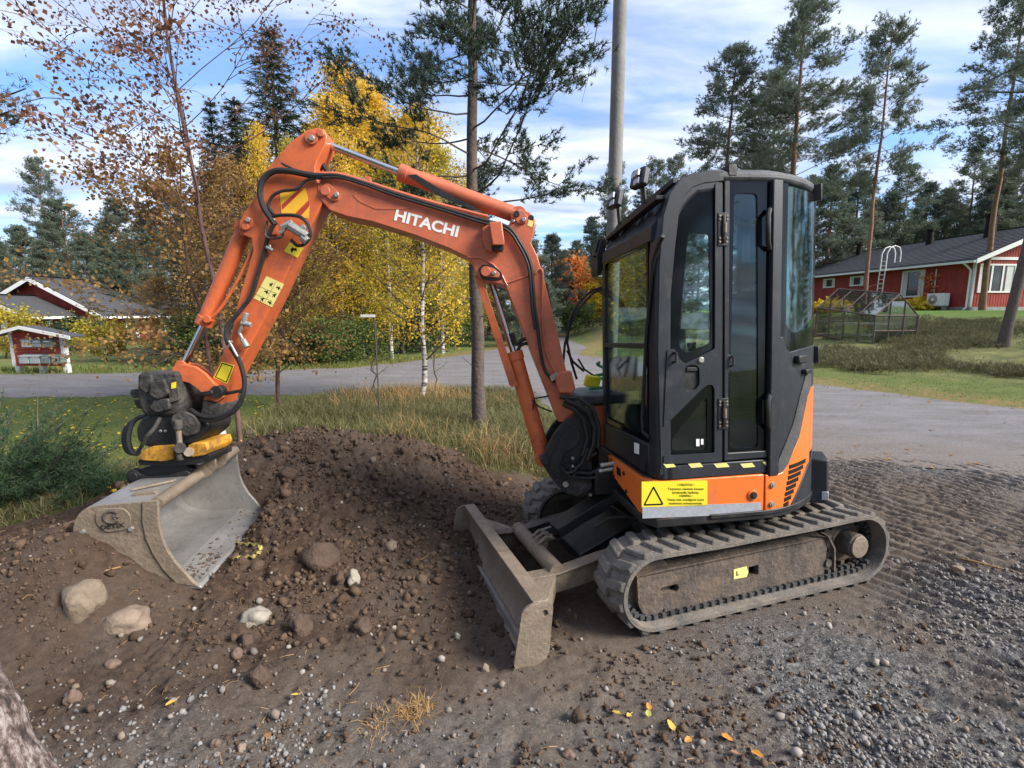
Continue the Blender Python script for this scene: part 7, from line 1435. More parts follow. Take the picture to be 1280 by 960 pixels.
# ================================================================== BUILDINGS AND SMALL THINGS
def lf(O_, u_, w_):   # local frame: u along a wall, w across, z up
    u_ = np.array([*u_, 0.]); u_ /= np.linalg.norm(u_); w_ = np.array([*w_, 0.]); w_ /= np.linalg.norm(w_); return Frame(O_, np.stack([u_, w_, np.array([0, 0, 1.])], 1))
def LP(name, mb, m, fr, parent, o0, smooth=0, bevel=0.):
    """build in a local frame under a thing whose empty stands at o0"""
    V = np.array(mb.v) @ fr.M.T + fr.O - np.array(o0); mb2 = MB(); mb2.v = V.tolist(); mb2.f = mb.f; return mb2.build(name, m, parent, smooth=smooth, bevel=bevel)
def window(fr, parent, o0, wall, a, z0_, b, z1_, panes=1, curtain=True):
    """wall: ('w', value, sign) window in the u-z plane at w=value facing sign, or ('u', value, sign)"""
    ax, val, sg = wall
    def bx_(mb, p, q, r, s_, d0, d1):
        d0, d1 = val + sg * d0, val + sg * d1; lo, hi = min(d0, d1), max(d0, d1)
        return mb.box(p, q, lo, hi, r, s_) if ax == 'w' else mb.box(lo, hi, p, q, r, s_)
    mb = MB(); t = .09
    bx_(mb, a - t, b + t, z0_ - t, z0_, -.02, .05); bx_(mb, a - t, b + t, z1_, z1_ + t, -.02, .05); bx_(mb, a - t, a, z0_, z1_, -.02, .05); bx_(mb, b, b + t, z0_, z1_, -.02, .05)
    for k in range(1, panes): c_ = a + (b - a) * k / panes; bx_(mb, c_ - .05, c_ + .05, z0_, z1_, -.02, .045)
    wf = LP('window', mb, 'trim', fr, parent, o0)
    for k in range(panes):
        mb = MB(); bx_(mb, a + (b - a) * k / panes + .05 * (k > 0), a + (b - a) * (k + 1) / panes - .05 * (k < panes - 1), z0_, z1_, .005, .012); LP('pane', mb, 'winglass', fr, wf, o0)
    if curtain and b - a > .8:
        mb = MB(); bx_(mb, a, a + (b - a) * .22, z0_, z1_, .013, .018); LP('curtain', mb, 'curtain', fr, wf, o0)
        mb = MB(); bx_(mb, b - (b - a) * .22, b, z0_, z1_, .013, .018); LP('curtain', mb, 'curtain', fr, wf, o0)
def gable_house(name, label, O_, u_, w_, Lh, Wd, wall_h, rise, ov=.55, ref=1, wallm='wood_red', cat='house', tiles=True):
    fr = lf(O_, u_, w_); o = empty(name, tuple(O_), 0, label, cat)
    mb = MB(); pts = [(0, 0, 0), (0, Wd, 0), (0, Wd, wall_h), (0, Wd / 2, wall_h + rise), (0, 0, wall_h)]; mb.prism(pts, 0, 0, Lh); wl2 = LP('wall', mb, wallm, fr, o, O_)
    # upright boards of the gable and the long wall
    mb = MB(); k = int(Lh / .16)
    for i in range(k): mb.box(i * .16 + .02, i * .16 + .045, -.012 if True else 0, 0.0, .25, wall_h - .02)
    for i in range(int(Wd / .16)):
        yv = i * .16 + .02; top = wall_h + rise * (1 - abs(yv - Wd / 2) / (Wd / 2)) - .05; mb.box(-.012, 0, yv, yv + .025, .25, top)
    b = LP('board_cover_strip', mb, wallm, fr, wl2, O_); b['kind'] = 'stuff'
    mb = MB(); mb.box(-.03, Lh + .03, -.03, Wd + .03, -.6, .25); LP('plinth', mb, 'stonebase', fr, o, O_)
    sl = rise / (Wd / 2); th = .12
    for sgn in (0, 1):
        e = -ov if sgn == 0 else Wd + ov; ze = wall_h - ov * sl; V = []
        for uu in (-ov, Lh + ov):
            for (y_, z_) in ((e, ze), (Wd / 2, wall_h + rise), (Wd / 2, wall_h + rise + th), (e, ze + th)): V.append((uu, y_, z_ + .02))
        mb = MB(); mb.add(V, [(0, 1, 2, 3), (4, 7, 6, 5), (0, 4, 5, 1), (1, 5, 6, 2), (2, 6, 7, 3), (3, 7, 4, 0)]); rf = LP('roof', mb, 'rooftile', fr, o, O_)
        # tile courses
        mb = MB(); n = 18
        for i in range(n):
            t = (i + .5) / n; y_ = e + (Wd / 2 - e) * t; z_ = ze + th + (wall_h + rise - ze) * t + .02; s2 = 1 if sgn == 0 else -1; mb.add([(-ov, y_ - .03 * s2, z_ - .03 * sl + .001), (Lh + ov, y_ - .03 * s2, z_ - .03 * sl + .001), (Lh + ov, y_ - .03 * s2, z_ + .03), (-ov, y_ - .03 * s2, z_ + .03), (Lh + ov, y_ + .22 * s2, z_ + .22 * sl + .002), (-ov, y_ + .22 * s2, z_ + .22 * sl + .002)], [(0, 1, 2, 3), (3, 2, 4, 5)])
        b = LP('tile_course', mb, 'rooftile', fr, rf, O_); b['kind'] = 'stuff'
        for uu in (-ov - .03, Lh + ov):    # barge boards
            mb = MB(); V = []
            for du in (0, .03):
                for (y_, z_) in ((e, ze - .14), (Wd / 2, wall_h + rise - .14), (Wd / 2, wall_h + rise + .10), (e, ze + .10)): V.append((uu + du, y_, z_ + .02))
            mb.add(V, [(0, 1, 2, 3), (4, 7, 6, 5), (0, 4, 5, 1), (1, 5, 6, 2), (2, 6, 7, 3), (3, 7, 4, 0)]); LP('barge_board', mb, 'trim', fr, o, O_)
        mb = MB(); g_ = e - .06 if sgn == 0 else e + .06; mb.box(-ov, Lh + ov, g_ - .06, g_ + .06, ze - .06, ze + .06); LP('gutter', mb, 'trim', fr, o, O_)
        mb = MB(); yy = -.02 if sgn == 0 else Wd + .02
        for uu in (-.02, Lh - .1): mb.box(uu, uu + .12, min(yy, yy + (.1 if sgn == 0 else -.1)), max(yy, yy + (.1 if sgn == 0 else -.1)), .2, wall_h)
        LP('corner_board', mb, 'trim', fr, o, O_)['kind'] = 'stuff'
    return o, fr
# right house: near corner, long wall running away
HO = np.array((24.9, 27.3, 1.64)); ho, hf = gable_house('red_house', 'long red wooden house with dark tiled roof and white gutter on the right rise', HO, (-.077, .997), (.997, .077), 15.5, 8.2, 2.85, 1.72)
for px_a, px_b, z0_, z1_ in ((1122.5, 1145, .95, 2.4), (1064, 1077, 1.85, 2.35), (1034, 1045, 1.85, 2.35)):
    ua, ub = [(620 * 24.7 / (p - 640) - 27.3) for p in (px_b, px_a)]; window(hf, ho, HO, ('w', 0, -1), ua, z0_, ub, z1_)
window(hf, ho, HO, ('u', 0, -1), .35, 1.1, 2.3, 2.45, 3); window(hf, ho, HO, ('u', 0, -1), 4.8, 1.1, 6.6, 2.45, 2)
mb = MB(); mb.tube([(.15, -.60, 2.60), (.15, -.30, 2.42), (.10, -.12, 2.2), (.10, -.12, .2), (.10, -.3, .1)], .05, 8); LP('downpipe', mb, 'trim', hf, ho, HO, smooth=50)
mb = MB(); mb.tube([(2.2, -.05, 2.45), (2.2, -.05, .75), (1.3, -.05, .72)], .035, 6); LP('cable_duct', mb, 'trim', hf, ho, HO, smooth=50)
mb = MB(); mb.box(-.05, 0, .0, 8.2, 2.75, 2.9); LP('gable_band', mb, 'trim', hf, ho, HO)
for uu, ww, hh_, s_ in ((2.4, 3.2, 1.3, .30), (6.5, 3.4, 1.0, .22), (12.5, 3.3, .9, .22)):
    mb = MB(); zr = 2.85 + 1.72 * (ww / 4.1); mb.cyl((uu, ww, zr - .1), (uu, ww, zr + hh_), s_, s_ * .8, 12); mb.cyl((uu, ww, zr + hh_), (uu, ww, zr + hh_ + .12), s_ * 1.1, s_ * 1.1, 12); LP('chimney', mb, 'ink', hf, ho, HO, smooth=40)
# ladder leaning on the long wall
lo_ = hf.w((5.0, -.9, 0)); o = empty('wall_ladder', tuple(lo_), 0, 'white fixed ladder with two hooped rails going over the eaves of the right house', 'ladder')
for du in (0, .42):
    mb = MB(); mb.tube([(5.0 + du, -.90, .1), (5.0 + du, -.80, 2.7), (5.0 + du, -.78, 3.65), (5.0 + du, -.60, 4.0), (5.0 + du, -.30, 4.1), (5.0 + du, 0, 4.0), (5.0 + du, .12, 3.7), (5.0 + du, .12, 3.1)], .035, 8); LP('rail', mb, 'trim', hf, o, lo_, smooth=50)
for i in range(11):
    mb = MB(); z_ = .35 + i * .28; mb.cyl((5.0, -.89 + z_ * .04, z_), (5.42, -.89 + z_ * .04, z_), .022, n=6); LP('rung', mb, 'trim', hf, o, lo_)
hp0 = hf.w((.95, -.55, 0)); o = empty('heat_pump', tuple(hp0), 0, 'white outdoor heat pump unit standing by the long wall of the right house', 'heat pump')
mb = MB(); mb.box(.9, 1.95, -.70, -.32, .32, 1.02); LP('casing', mb, 'trim', hf, o, hp0, bevel=.02); mb = MB(); mb.cyl((1.55, -.70, .68), (1.55, -.715, .68), .27, n=24); fg = LP('fan_grille', mb, 'fitting', hf, o, hp0)
mb = MB(); mb.cyl((1.55, -.716, .68), (1.55, -.73, .68), .09, n=12); LP('fan_hub', mb, 'trim', hf, fg, hp0); mb = MB(); mb.box(.95, 1.0, -.66, -.36, -.05, .32); mb.box(1.85, 1.9, -.66, -.36, -.05, .32); mb.box(.9, 1.95, -.68, -.34, .28, .32); LP('stand', mb, 'fitting', hf, o, hp0)['kind'] = 'stuff'
# left house and its front wing
H2 = np.array((-23.9, 29.0, -.85)); o2, f2 = gable_house('red_house', 'red wooden house with white barge boards behind the letterboxes', H2, (-.02, 1.), (-1., -.02), 11, 6.6, 2.45, 1.85)
for a_, b_ in ((2.0, 2.9), (5.5, 6.4)): window(f2, o2, H2, ('w', 0, -1), a_, .9, b_, 2.1)
mb = MB(); mb.tube([(-.45, -.45, 2.2), (-.3, -.2, 2.0), (-.12, -.12, 1.8), (-.12, -.12, .1)], .06, 8); LP('downpipe', mb, 'trim', f2, o2, H2, smooth=50)
mb = MB(); mb.box(-.06, -.01, 1.6, 2.5, 0.1, 2.05); dr_ = LP('door', mb, 'trim', f2, o2, H2); mb = MB(); mb.cyl((-.06, 1.7, 1.05), (-.12, 1.7, 1.05), .03, n=8); LP('handle', mb, 'ink', f2, dr_, H2)
H3 = np.array((-25.3, 26.0, -.85)); o3, f3 = gable_house('entrance_wing', 'lower red entrance wing with its own gable left of the red house gable', H3, (-.02, 1.), (-1., -.02), 2.3, 3.6, 2.35, .85, cat='house', ov=.4)
window(f3, o3, H3, ('u', 0, -1), 1.0, .9, 2.3, 1.9, 2)
mb = MB(); mb.tube([(1.2, -.45, 2.2), (1.2, -.15, 1.95), (1.2, -.12, .1)], .06, 8); LP('downpipe', mb, 'trim', f3, o3, H3, smooth=50)
# far small gable right of the maple, and the white fenced house behind the cab
H4 = np.array((7.2, 43.0, 1.1)); H4[0] = at(755, 388, 43)[0]; gable_house('red_outbuilding', 'small red gabled shed beyond the orange maple', H4, (.05, 1.), (-1., .05), 4, 2.0, 1.55, .75, ov=.3, cat='shed')
H5 = np.array((at(806, 388, 36)[0], 36.0, .3)); o5, f5 = gable_house('veranda_house', 'red house with pale gable trim seen through the front cab window', H5, (.05, 1.), (-1., .05), 7, 1.9, 2.2, 1.0, ov=.35, cat='house')
window(f5, o5, H5, ('u', 0, -1), .55, .9, 1.35, 1.9)
o = empty('picket_fence', (at(788, 388, 33)[0], 33, g0(at(788, 388, 33)[0], 33)), 0, 'white picket fence before the house seen through the cab', 'fence')
for i in range(22): MB().box(-1.1 + i * .10, -1.03 + i * .10, 0, .03, .05, 1.05).build('picket', 'trim', o, smooth=0)
for z_ in (.3, .8): MB().box(-1.12, 1.10, .03, .07, z_, z_ + .07).build('rail', 'trim', o, smooth=0)
# ------------------------------------------------------------------ letterbox stand
Yb = 13.5; xL, xR = at(18, 460, Yb)[0], at(82, 460, Yb)[0]; zb0 = 0.0
so = empty('letterbox_stand', ((xL + xR) / 2, Yb, 0), 0, 'small red boarded letterbox stand with dark gabled roof and white trim beside the road', 'stand'); cx_ = (xL + xR) / 2
zp = lambda y: at(50, y, Yb)[2]
def SB(name, m, *b, parent=None): mb = MB(); mb.box(b[0] - cx_, b[1] - cx_, b[2], b[3], b[4], b[5]); return mb.build(name, m, parent or so, smooth=0)
nb3 = 10; z0_, z1_ = zp(457.5), zp(416)
for i in range(nb3):
    a = z0_ + (z1_ - z0_) * i / nb3; SB('board', 'wood_red2', xL, xR, 0, .03, a, a + (z1_ - z0_) / nb3 - .012)
SB('backing', 'wood_red', xL, xR, .031, .05, z0_, z1_); 
for x_ in (xL - .02, xR - .05): SB('corner_trim', 'trim', x_, x_ + .08, -.02, .06, z0_, z1_ + .02)
SB('side_wall', 'trim', xR + .035, xR + .06, .0, .10, z0_, z1_)
for px_ in (22, 51.5, 82): x_ = at(px_, 462, Yb)[0]; SB('leg', 'trim', x_ - .06, x_ + .06, .0, .12, -.05, z0_ + .0)
ap = (at(37.5, 408, Yb)[0], zp(408.5)); le, re = (at(-8, 422, Yb)[0], zp(421)), (at(100, 421, Yb)[0], zp(421))
mb = MB(); mb.prism([(xL - cx_, 0, z1_), (xR - cx_, 0, z1_), (ap[0] - cx_, 0, ap[1] - .08)], 1, .0, .03); mb.build('gable_panel', 'wood_red2', so, smooth=0)
for e_ in (le, re):
    mb = MB(); mb.prism([(e_[0] - cx_, 0, e_[1]), (ap[0] - cx_, 0, ap[1]), (ap[0] - cx_, 0, ap[1] + .03), (e_[0] - cx_, 0, e_[1] + .03)], 1, -.28, .22); rf = mb.build('roof', 'rooftile', so, smooth=0)
    mb = MB(); mb.prism([(e_[0] - cx_, 0, e_[1] - .05), (ap[0] - cx_, 0, ap[1] - .05), (ap[0] - cx_, 0, ap[1] + .035), (e_[0] - cx_, 0, e_[1] + .035)], 1, -.33, -.302); mb.build('barge_board', 'trim', so, smooth=0)
M['box_grey'] = mat('grey_letterbox_metal', (.27, .31, .31), .5, vary=.15, metal=.3); M['box_light'] = mat('light_grey_letterbox_metal', (.42, .47, .47), .5, vary=.12, metal=.3); M['box_green'] = mat('green_grey_letterbox', (.17, .215, .205), .5, vary=.2, metal=.2)
BX = [(26, 38, 423, 434, 'box_light', 'upper left light grey letterbox, leftmost of the row of three'), (39.2, 50, 423, 434, 'box_grey', 'middle grey letterbox in the upper row of three'), (52, 64, 423, 434, 'box_green', 'darker letterbox at the right of the upper row of three'),
      (20, 32, 443, 454.5, 'box_light', 'lower left light grey letterbox, leftmost of the row of four'), (33.5, 46, 443, 454.5, 'box_light', 'second letterbox from the left in the lower row of four'), (47.2, 59, 443, 454.5, 'box_green', 'third letterbox from the left in the lower row of four'), (60.5, 73, 443, 454.5, 'box_green', 'rightmost green grey letterbox of the lower row, with a dark round mark')]
for a_, b_, c_, d_, m_, lab in BX:
    x0_, x1_ = at(a_, 430, Yb - .2)[0], at(b_, 430, Yb - .2)[0]; zt_, zb_ = at(50, c_, Yb - .2)[2], at(50, d_, Yb - .2)[2]; cxx = (x0_ + x1_) / 2; hw = (x1_ - x0_) / 2; hh_ = zt_ - zb_
    o = empty('letterbox', (cxx, Yb - .002, zb_), 0, lab, 'letterbox', 'letterboxes on the red stand'); MB().box(-hw, hw, -.19, 0, 0, hh_ * .82).build('body', m_, o, smooth=0, bevel=.006)
    mb = MB(); mb.prism([(0, .0, hh_), (0, -.215, hh_ * .80), (0, -.215, hh_ * .76), (0, 0, hh_ * .83)], 0, -hw - .008, hw + .008); mb.build('lid', m_, o, smooth=0, bevel=.003); MB().box(-hw * .6, hw * .6, -.193, -.1905, hh_ * .60, hh_ * .70).build('name_slot', 'white', o, smooth=0)
    if 'round mark' in lab: MB().cyl((0, -.191, hh_ * .38), (0, -.195, hh_ * .38), .04, n=12).build('round_mark', 'ink', o)
# ------------------------------------------------------------------ greenhouse frame
M['oldwood'] = mat('weathered_greenhouse_wood', (.12, .085, .07), .85, vary=.35, vs=6); M['ghglass'] = glassmat('dusty_greenhouse_glass', (.86, .88, .86), .0)
C0 = np.array((12.35, 17.0)); gv = np.array((1.75, .38)); lv = np.array((-.45, 2.55)); zc = g0(*C0) - .05; o = empty('greenhouse', (C0[0], C0[1], zc), 0, 'small weathered glass greenhouse with a pitched frame standing in the heather', 'greenhouse')
eh, ah = 1.02, 1.75
def GP(s, t, z): p = gv * s + lv * t; return np.array((p[0], p[1], z + (.28 * t if True else 0)))
def bar(a_, b_, r_=.032, name='post'): mb = MB(); mb.tube([a_, b_], r_, 4); return mb.build(name, 'oldwood', o, smooth=0)
for t in np.linspace(0, 1, 5):
    for s in (0, 1): bar(GP(s, t, -.1), GP(s, t, eh)); bar(GP(s, t, eh), GP(.5, t, ah), .026, 'rafter')
for s in (.33, .67): bar(GP(s, 0, -.1), GP(s, 0, eh + (ah - eh) * .66), .030); bar(GP(s, 1, -.1), GP(s, 1, eh + (ah - eh) * .66), .028)
for s, z_ in ((0, eh), (1, eh), (.5, ah), (0, .0), (1, .0)): bar(GP(s, -.01, z_), GP(s, 1.01, z_), .03, 'beam')
for t in (0, 1): bar(GP(0, t, eh), GP(1, t, eh), .028, 'beam'); bar(GP(0, t, .5), GP(1, t, .5), .02, 'beam'); bar(GP(0, t, .0), GP(1, t, .0), .03, 'beam')
ts_ = np.linspace(0, 1, 5)
for s in (0, 1):
    for i in range(4):
        mb = MB(); a_, b_, c_, d_ = GP(s, ts_[i], .02), GP(s, ts_[i + 1], .02), GP(s, ts_[i + 1], eh), GP(s, ts_[i], eh); n_ = np.array((*gv, 0)) * .003; mb.add([a_, b_, c_, d_, a_ + n_, b_ + n_, c_ + n_, d_ + n_], [(0, 1, 2, 3), (4, 7, 6, 5), (0, 4, 5, 1), (1, 5, 6, 2), (2, 6, 7, 3), (3, 7, 4, 0)]); mb.build('pane', 'ghglass', o, smooth=0)
        if s == 0 or i != 2:
            mb = MB(); a_, b_, c_, d_ = GP(s, ts_[i], eh), GP(s, ts_[i + 1], eh), GP(.5, ts_[i + 1], ah), GP(.5, ts_[i], ah); n_ = np.array((0, 0, .006)); mb.add([a_, b_, c_, d_, a_ + n_, b_ + n_, c_ + n_, d_ + n_], [(0, 1, 2, 3), (4, 7, 6, 5), (0, 4, 5, 1), (1, 5, 6, 2), (2, 6, 7, 3), (3, 7, 4, 0)]); mb.build('roof_pane', 'ghglass', o, smooth=0)
ss_ = (0, .33, .67, 1)
for i in range(3):
    mb = MB(); z1a, z1b = [eh + (ah - eh) * min(1, 2 * min(s, 1 - s)) for s in ss_[i:i + 2]]; a_, b_, c_, d_ = GP(ss_[i], 0, .02), GP(ss_[i + 1], 0, .02), GP(ss_[i + 1], 0, z1b), GP(ss_[i], 0, z1a); n_ = np.array((*lv, 0)) * .002; mb.add([a_, b_, c_, d_, a_ + n_, b_ + n_, c_ + n_, d_ + n_], [(0, 1, 2, 3), (4, 7, 6, 5), (0, 4, 5, 1), (1, 5, 6, 2), (2, 6, 7, 3), (3, 7, 4, 0)]); mb.build('pane', 'ghglass', o, smooth=0)
p = GP(.5, .5, 0) + np.array((C0[0], C0[1], zc)); o = empty('planting_bench', tuple(p), 0, 'pale shelf with sacks inside the greenhouse', 'bench'); MB().box(-.7, .5, -.8, .6, .55, .60).build('shelf', 'stonebase', o, smooth=0); MB().box(-.6, .45, -.7, .5, .15, .19).build('shelf', 'stonebase', o, smooth=0)
for x_, y_ in ((-.65, -.75), (.45, -.75), (-.65, .55), (.45, .55)): MB().box(x_ - .03, x_ + .03, y_ - .03, y_ + .03, 0, .55).build('leg', 'oldwood', o, smooth=0)
# ------------------------------------------------------------------ marker stake
q = gp(476, 537); o = empty('marker_stake', (q[0], q[1], 0), 0, 'thin upright stake with a small white plate on top in the verge', 'stake'); zt_ = at(474, 396, q[1])[2]; MB().tube([(0, 0, -.1), (-.015, 0, zt_ / 2), (-.03, 0, zt_)], .010, 6).build('rod', 'bark_dark', o)
MB().box(-.22, -.02, -.010, .010, zt_ - .008, zt_ + .030).build('plate', 'trim', o, smooth=0, bevel=.004)
# ------------------------------------------------------------------ stones one can point at
def ghit(px_, py_):
    r_ = ray(px_, py_); t = np.arange(.8, 9, .02); P_ = np.array([0, 0, CAMH]) + r_ * t[:, None]
    k = np.nonzero(P_[:, 2] < height(P_[:, 0], P_[:, 1]))[0]
    return P_[k[0] if len(k) else -1]
def stone(name, label, px0, px1, py0, py1, m, seed, flat=.62, sink=.35, cat='stone', jag=.22, yaw=None, group=None):
    c_ = ghit((px0 + px1) / 2, py1 - (py1 - py0) * .25); dist = c_[1]; w_ = (px1 - px0) / FPX * dist / 2 * .88; h_ = (py1 - py0) / FPX * dist / 2; rnd = np.random.default_rng(seed)
    bm = bmesh.new(); bmesh.ops.create_icosphere(bm, subdivisions=3, radius=1); ph = rnd.uniform(0, 50, 3)
    from mathutils import noise as mn
    for v in bm.verts:
        n_ = mn.noise(v.co * 1.1 + Vector(ph)) * jag * 2.2 + mn.noise(v.co * 2.6 + Vector(ph)) * jag * .8 + mn.noise(v.co * 7 + Vector(ph)) * jag * (1.1 if m == 'st_brown' else .25) + (abs(mn.noise(v.co * 3.3 + Vector(ph))) * -jag * 1.2 if m == 'st_brown' else 0); v.co *= 1 + n_
    yw = rnd.uniform(-.5, .5) if yaw is None else yaw
    for v in bm.verts: v.co.x *= w_; v.co.y *= max(w_, h_) * rnd.uniform(.8, .8); v.co.z *= max(h_ * 1.0, w_ * flat * .6)
    me = bpy.data.meshes.new(name); bm.to_mesh(me); bm.free(); me.materials.append(M[m]); me.polygons.foreach_set('use_smooth', [True] * len(me.polygons))
    o = bpy.data.objects.new(name, me); col.objects.link(o); hh_ = max(h_, w_ * flat * .6); o.location = (c_[0], c_[1] + w_ * .3, hz(c_[0], c_[1], True) + hh_ * (1 - 2 * sink)); o.rotation_euler = (0, yw * .3, yw); return tag(o, label, cat, group)
M['st_pale'] = mat('pale_granite', (.22, .175, .125), .9, vary=.2, vs=6, splash=.5, splashc=(.12, .085, .06), dirt=.65, dirtc=(.085, .058, .04), ds=3, bump=.5, bs=40)
M['st_white'] = mat('whitish_stone', (.29, .26, .215), .8, vary=.12, vs=9, bump=.3, bs=40, splash=.3, splashc=(.17, .13, .095), dirt=.3, dirtc=(.2, .15, .1), ds=9)
M['st_tan'] = mat('tan_stone', (.17, .115, .085), .85, vary=.25, vs=7, splash=.4, splashc=(.12, .085, .06), c2=(.27, .215, .16), bump=.3, bs=50)
M['st_brown'] = mat('earthy_clod', (.085, .056, .040), .97, vary=.3, vs=8, bump=.9, bs=40)
M['st_pink'] = mat('pinkish_stone', (.15, .10, .078), .85, vary=.2, vs=8, bump=.3, bs=50)
ST = [('boulder', 'pale half buried boulder at the lower left, largest of the stones', 60, 128, 714, 774, 'st_pale', .6, .55), ('stone', 'reddish tan stone with a pale right end below the bucket', 118, 186, 762, 793, 'st_tan', .5, .45), ('stone', 'flat whitish oval stone right of the bucket tip', 294, 339, 763, 787, 'st_white', .45, .42),
      ('stone', 'brown wedge shaped stone just below the whitish oval one', 296, 318, 793, 818, 'st_brown', .8, .3), ('stone', 'small brown stone under the wedge shaped one', 287, 304, 813, 828, 'st_pink', .8, .3), ('stone', 'upright white pebble at the foot of the soil heap', 433, 450, 712, 736, 'st_white', .9, .3), ('stone', 'dark round stone left of the upright white pebble', 417, 432, 714, 733, 'st_brown', .9, .25),
      ('stone', 'pale brown stone high on the right slope of the heap', 477, 499, 676, 692, 'st_pale', .8, .38), ('soil_lump', 'largest earth lump on the heap, left of the white pebble', 372, 424, 672, 724, 'st_brown', .6, .52), ('soil_lump', 'squarish brown lump left of the blade, right of the oval stone', 357, 392, 768, 804, 'st_brown', .8, .3), ('soil_lump', 'low brown lump in front of the blade', 436, 470, 774, 800, 'st_brown', .7, .35),
      ('stone', 'small pinkish stone on bare soil at lower left', 129, 148, 826, 840, 'st_pink', .7, .3), ('stone', 'rounded brown stone nearest the birch trunk', 80, 98, 861, 884, 'st_pink', .9, .3), ('stone', 'small brown stone right of the one nearest the birch trunk', 104, 118, 880, 892, 'st_brown', .8, .3), ('stone', 'pale stone on the crest of the heap behind the bucket', 305, 322, 538, 550, 'st_pale', .8, .3),
      ('stone', 'small beige stone left of the blade end', 600, 613, 830, 843, 'st_pale', .9, .25), ('stone', 'tan stone in the track prints at the right', 1188, 1208, 711, 722, 'st_pale', .7, .3), ('stone', 'brown stone at the bottom edge below the blade', 702, 722, 942, 956, 'st_pink', .8, .3), ('soil_lump', 'flat earth slab at the bottom centre', 710, 736, 884, 908, 'st_brown', .45, .4),
      ('soil_lump', 'crumbly brown lump above the gravel at lower left', 308, 346, 830, 866, 'st_brown', .8, .35), ('stone', 'small tan stone in the gravel at lower left', 296, 308, 930, 946, 'st_tan', .8, .3), ('stone', 'brownish stone on the heap between bucket and white pebble', 262, 276, 931, 944, 'st_pink', .8, .3), ('stone', 'small grey stone in front of the blade', 567, 576, 793, 803, 'st_white', .9, .3),
      ('soil_lump', 'brown lump on the heap near the crest, above the large lump', 344, 372, 585, 607, 'st_brown', .8, .35), ('stone', 'pale little stone on the middle of the heap', 461, 470, 573, 581, 'st_pale', .9, .3)]
ST[21] = ('stone', 'brownish stone in the gravel beside the small tan one', 262, 277, 931, 944, 'st_pink', .8, .3)
for i, (nm, lab, a_, b_, c_, d_, m_, fl_, sk_) in enumerate(ST): stone(nm, lab, a_, b_, c_, d_, m_, 100 + i, fl_, sk_, 'stone' if nm != 'soil_lump' else 'soil lump')
# fallen leaves one can point at
def leaf(px_, py_, s_, m_, label, a=None):
    p_ = ghit(px_, py_); a = random.uniform(0, 6.28) if a is None else a; V = []; n = 10
    for k in range(n): t = 2 * PI * k / n; r_ = s_ * (.62 if k % 2 else .5); x_ = math.cos(t) * r_ * 1.25 + (s_ * .35 if k == 0 else 0); y_ = math.sin(t) * r_; V.append((x_, y_, .25 * abs(y_) + .12 * x_))
    mb = MB(); mb.add(V + [(0, 0, .0)], [(k, (k + 1) % n, n) for k in range(n)]); o = mb.build('leaf', m_, None, loc=(p_[0], p_[1], hz(p_[0], p_[1], True) + .014), smooth=0); o.name = 'fallen_leaf'; o.rotation_euler = (random.uniform(-.3, .3), random.uniform(-.3, .3), a)
    st = MB(); st.tube([(-s_ * .5, 0, 0), (-s_ * 1.3, .1 * s_, .004)], .0012, 3); st.build('stalk', m_, o); return tag(o, label, 'leaf', 'fallen birch leaves on the gravel')
M['lf1'] = mat('orange_fallen_leaf', (.62, .28, .05), .6, vary=.15, trans=.2); M['lf2'] = mat('yellow_fallen_leaf', (.66, .42, .08), .6, vary=.15, trans=.2); M['lf3'] = mat('green_yellow_leaf', (.40, .42, .10), .6, vary=.15, trans=.2); M['lf4'] = mat('brown_fallen_leaf', (.34, .15, .07), .6, vary=.15, trans=.2)
for (x_, y_, s_, m_, lab) in ((771, 898, .020, 'lf2', 'orange yellow leaf, leftmost of the small cluster at the bottom'), (786, 902, .016, 'lf2', 'smallest leaf of the cluster at the bottom, beside the leftmost one'), (811, 889, .018, 'lf1', 'orange leaf just above the greenish one'), (810, 899, .020, 'lf3', 'greenish yellow leaf in the cluster at the bottom'), (839, 914, .026, 'lf2', 'long yellow leaf right of the greenish one'),
                               (860, 933, .018, 'lf1', 'small flat orange leaf below the long yellow one'), (907, 929, .024, 'lf1', 'bright orange leaf on the grey gravel'), (945, 946, .026, 'lf1', 'rightmost orange leaf near the bottom edge'), (919, 949, .018, 'lf4', 'brown leaf between the two orange ones'), (215, 886, .022, 'lf2', 'pale orange leaf on the gravel at lower left'), (370, 876, .018, 'lf2', 'yellow leaf alone on the gravel left of centre'), (335, 925, .020, 'lf4', 'tan leaf near the bottom left of centre')): leaf(x_, y_, s_ * 1.15, m_, lab)
# dry tuft, root, strap
def tuft(px_, py_, h_, n_, r_, label, m_='straw'):
    p_ = ghit(px_, py_); c_ = rng.normal(size=(n_, 2)) * r_ + p_[:2]; z_ = height(c_[:, 0], c_[:, 1]); o = blades('dry_grass_tuft', c_, h_, .0018, m_, .9, z_); 
    if 'kind' in o: del o['kind']
    return tag(o, label, 'grass tuft')
tuft(522, 890, .06, 260, .035, 'bleached tuft of dry grass lying on the gravel'); tuft(478, 908, .045, 130, .04, 'smaller scattered dry grass left of the bleached tuft')
pts = [ghit(x, y) + np.array((0, 0, .012)) for x, y in ((1186, 693), (1200, 700), (1222, 705), (1245, 711), (1270, 718), (1300, 724))]; mb = MB(); mb.tube(pts, [.004, .006, .006, .005, .004, .003], 6); tag(mb.build('root', 'straw', None, smooth=60), 'thin pale root lying across the track prints at the right', 'root')
pts = [ghit(x, y) + np.array((0, 0, .012)) for x, y in ((1014, 625), (1022, 631), (1018, 640))]; mb = MB(); mb.tube(pts, .004, 5); tag(mb.build('twig', 'straw', None, smooth=60), 'short pale twig behind the rear end of the near track', 'twig')
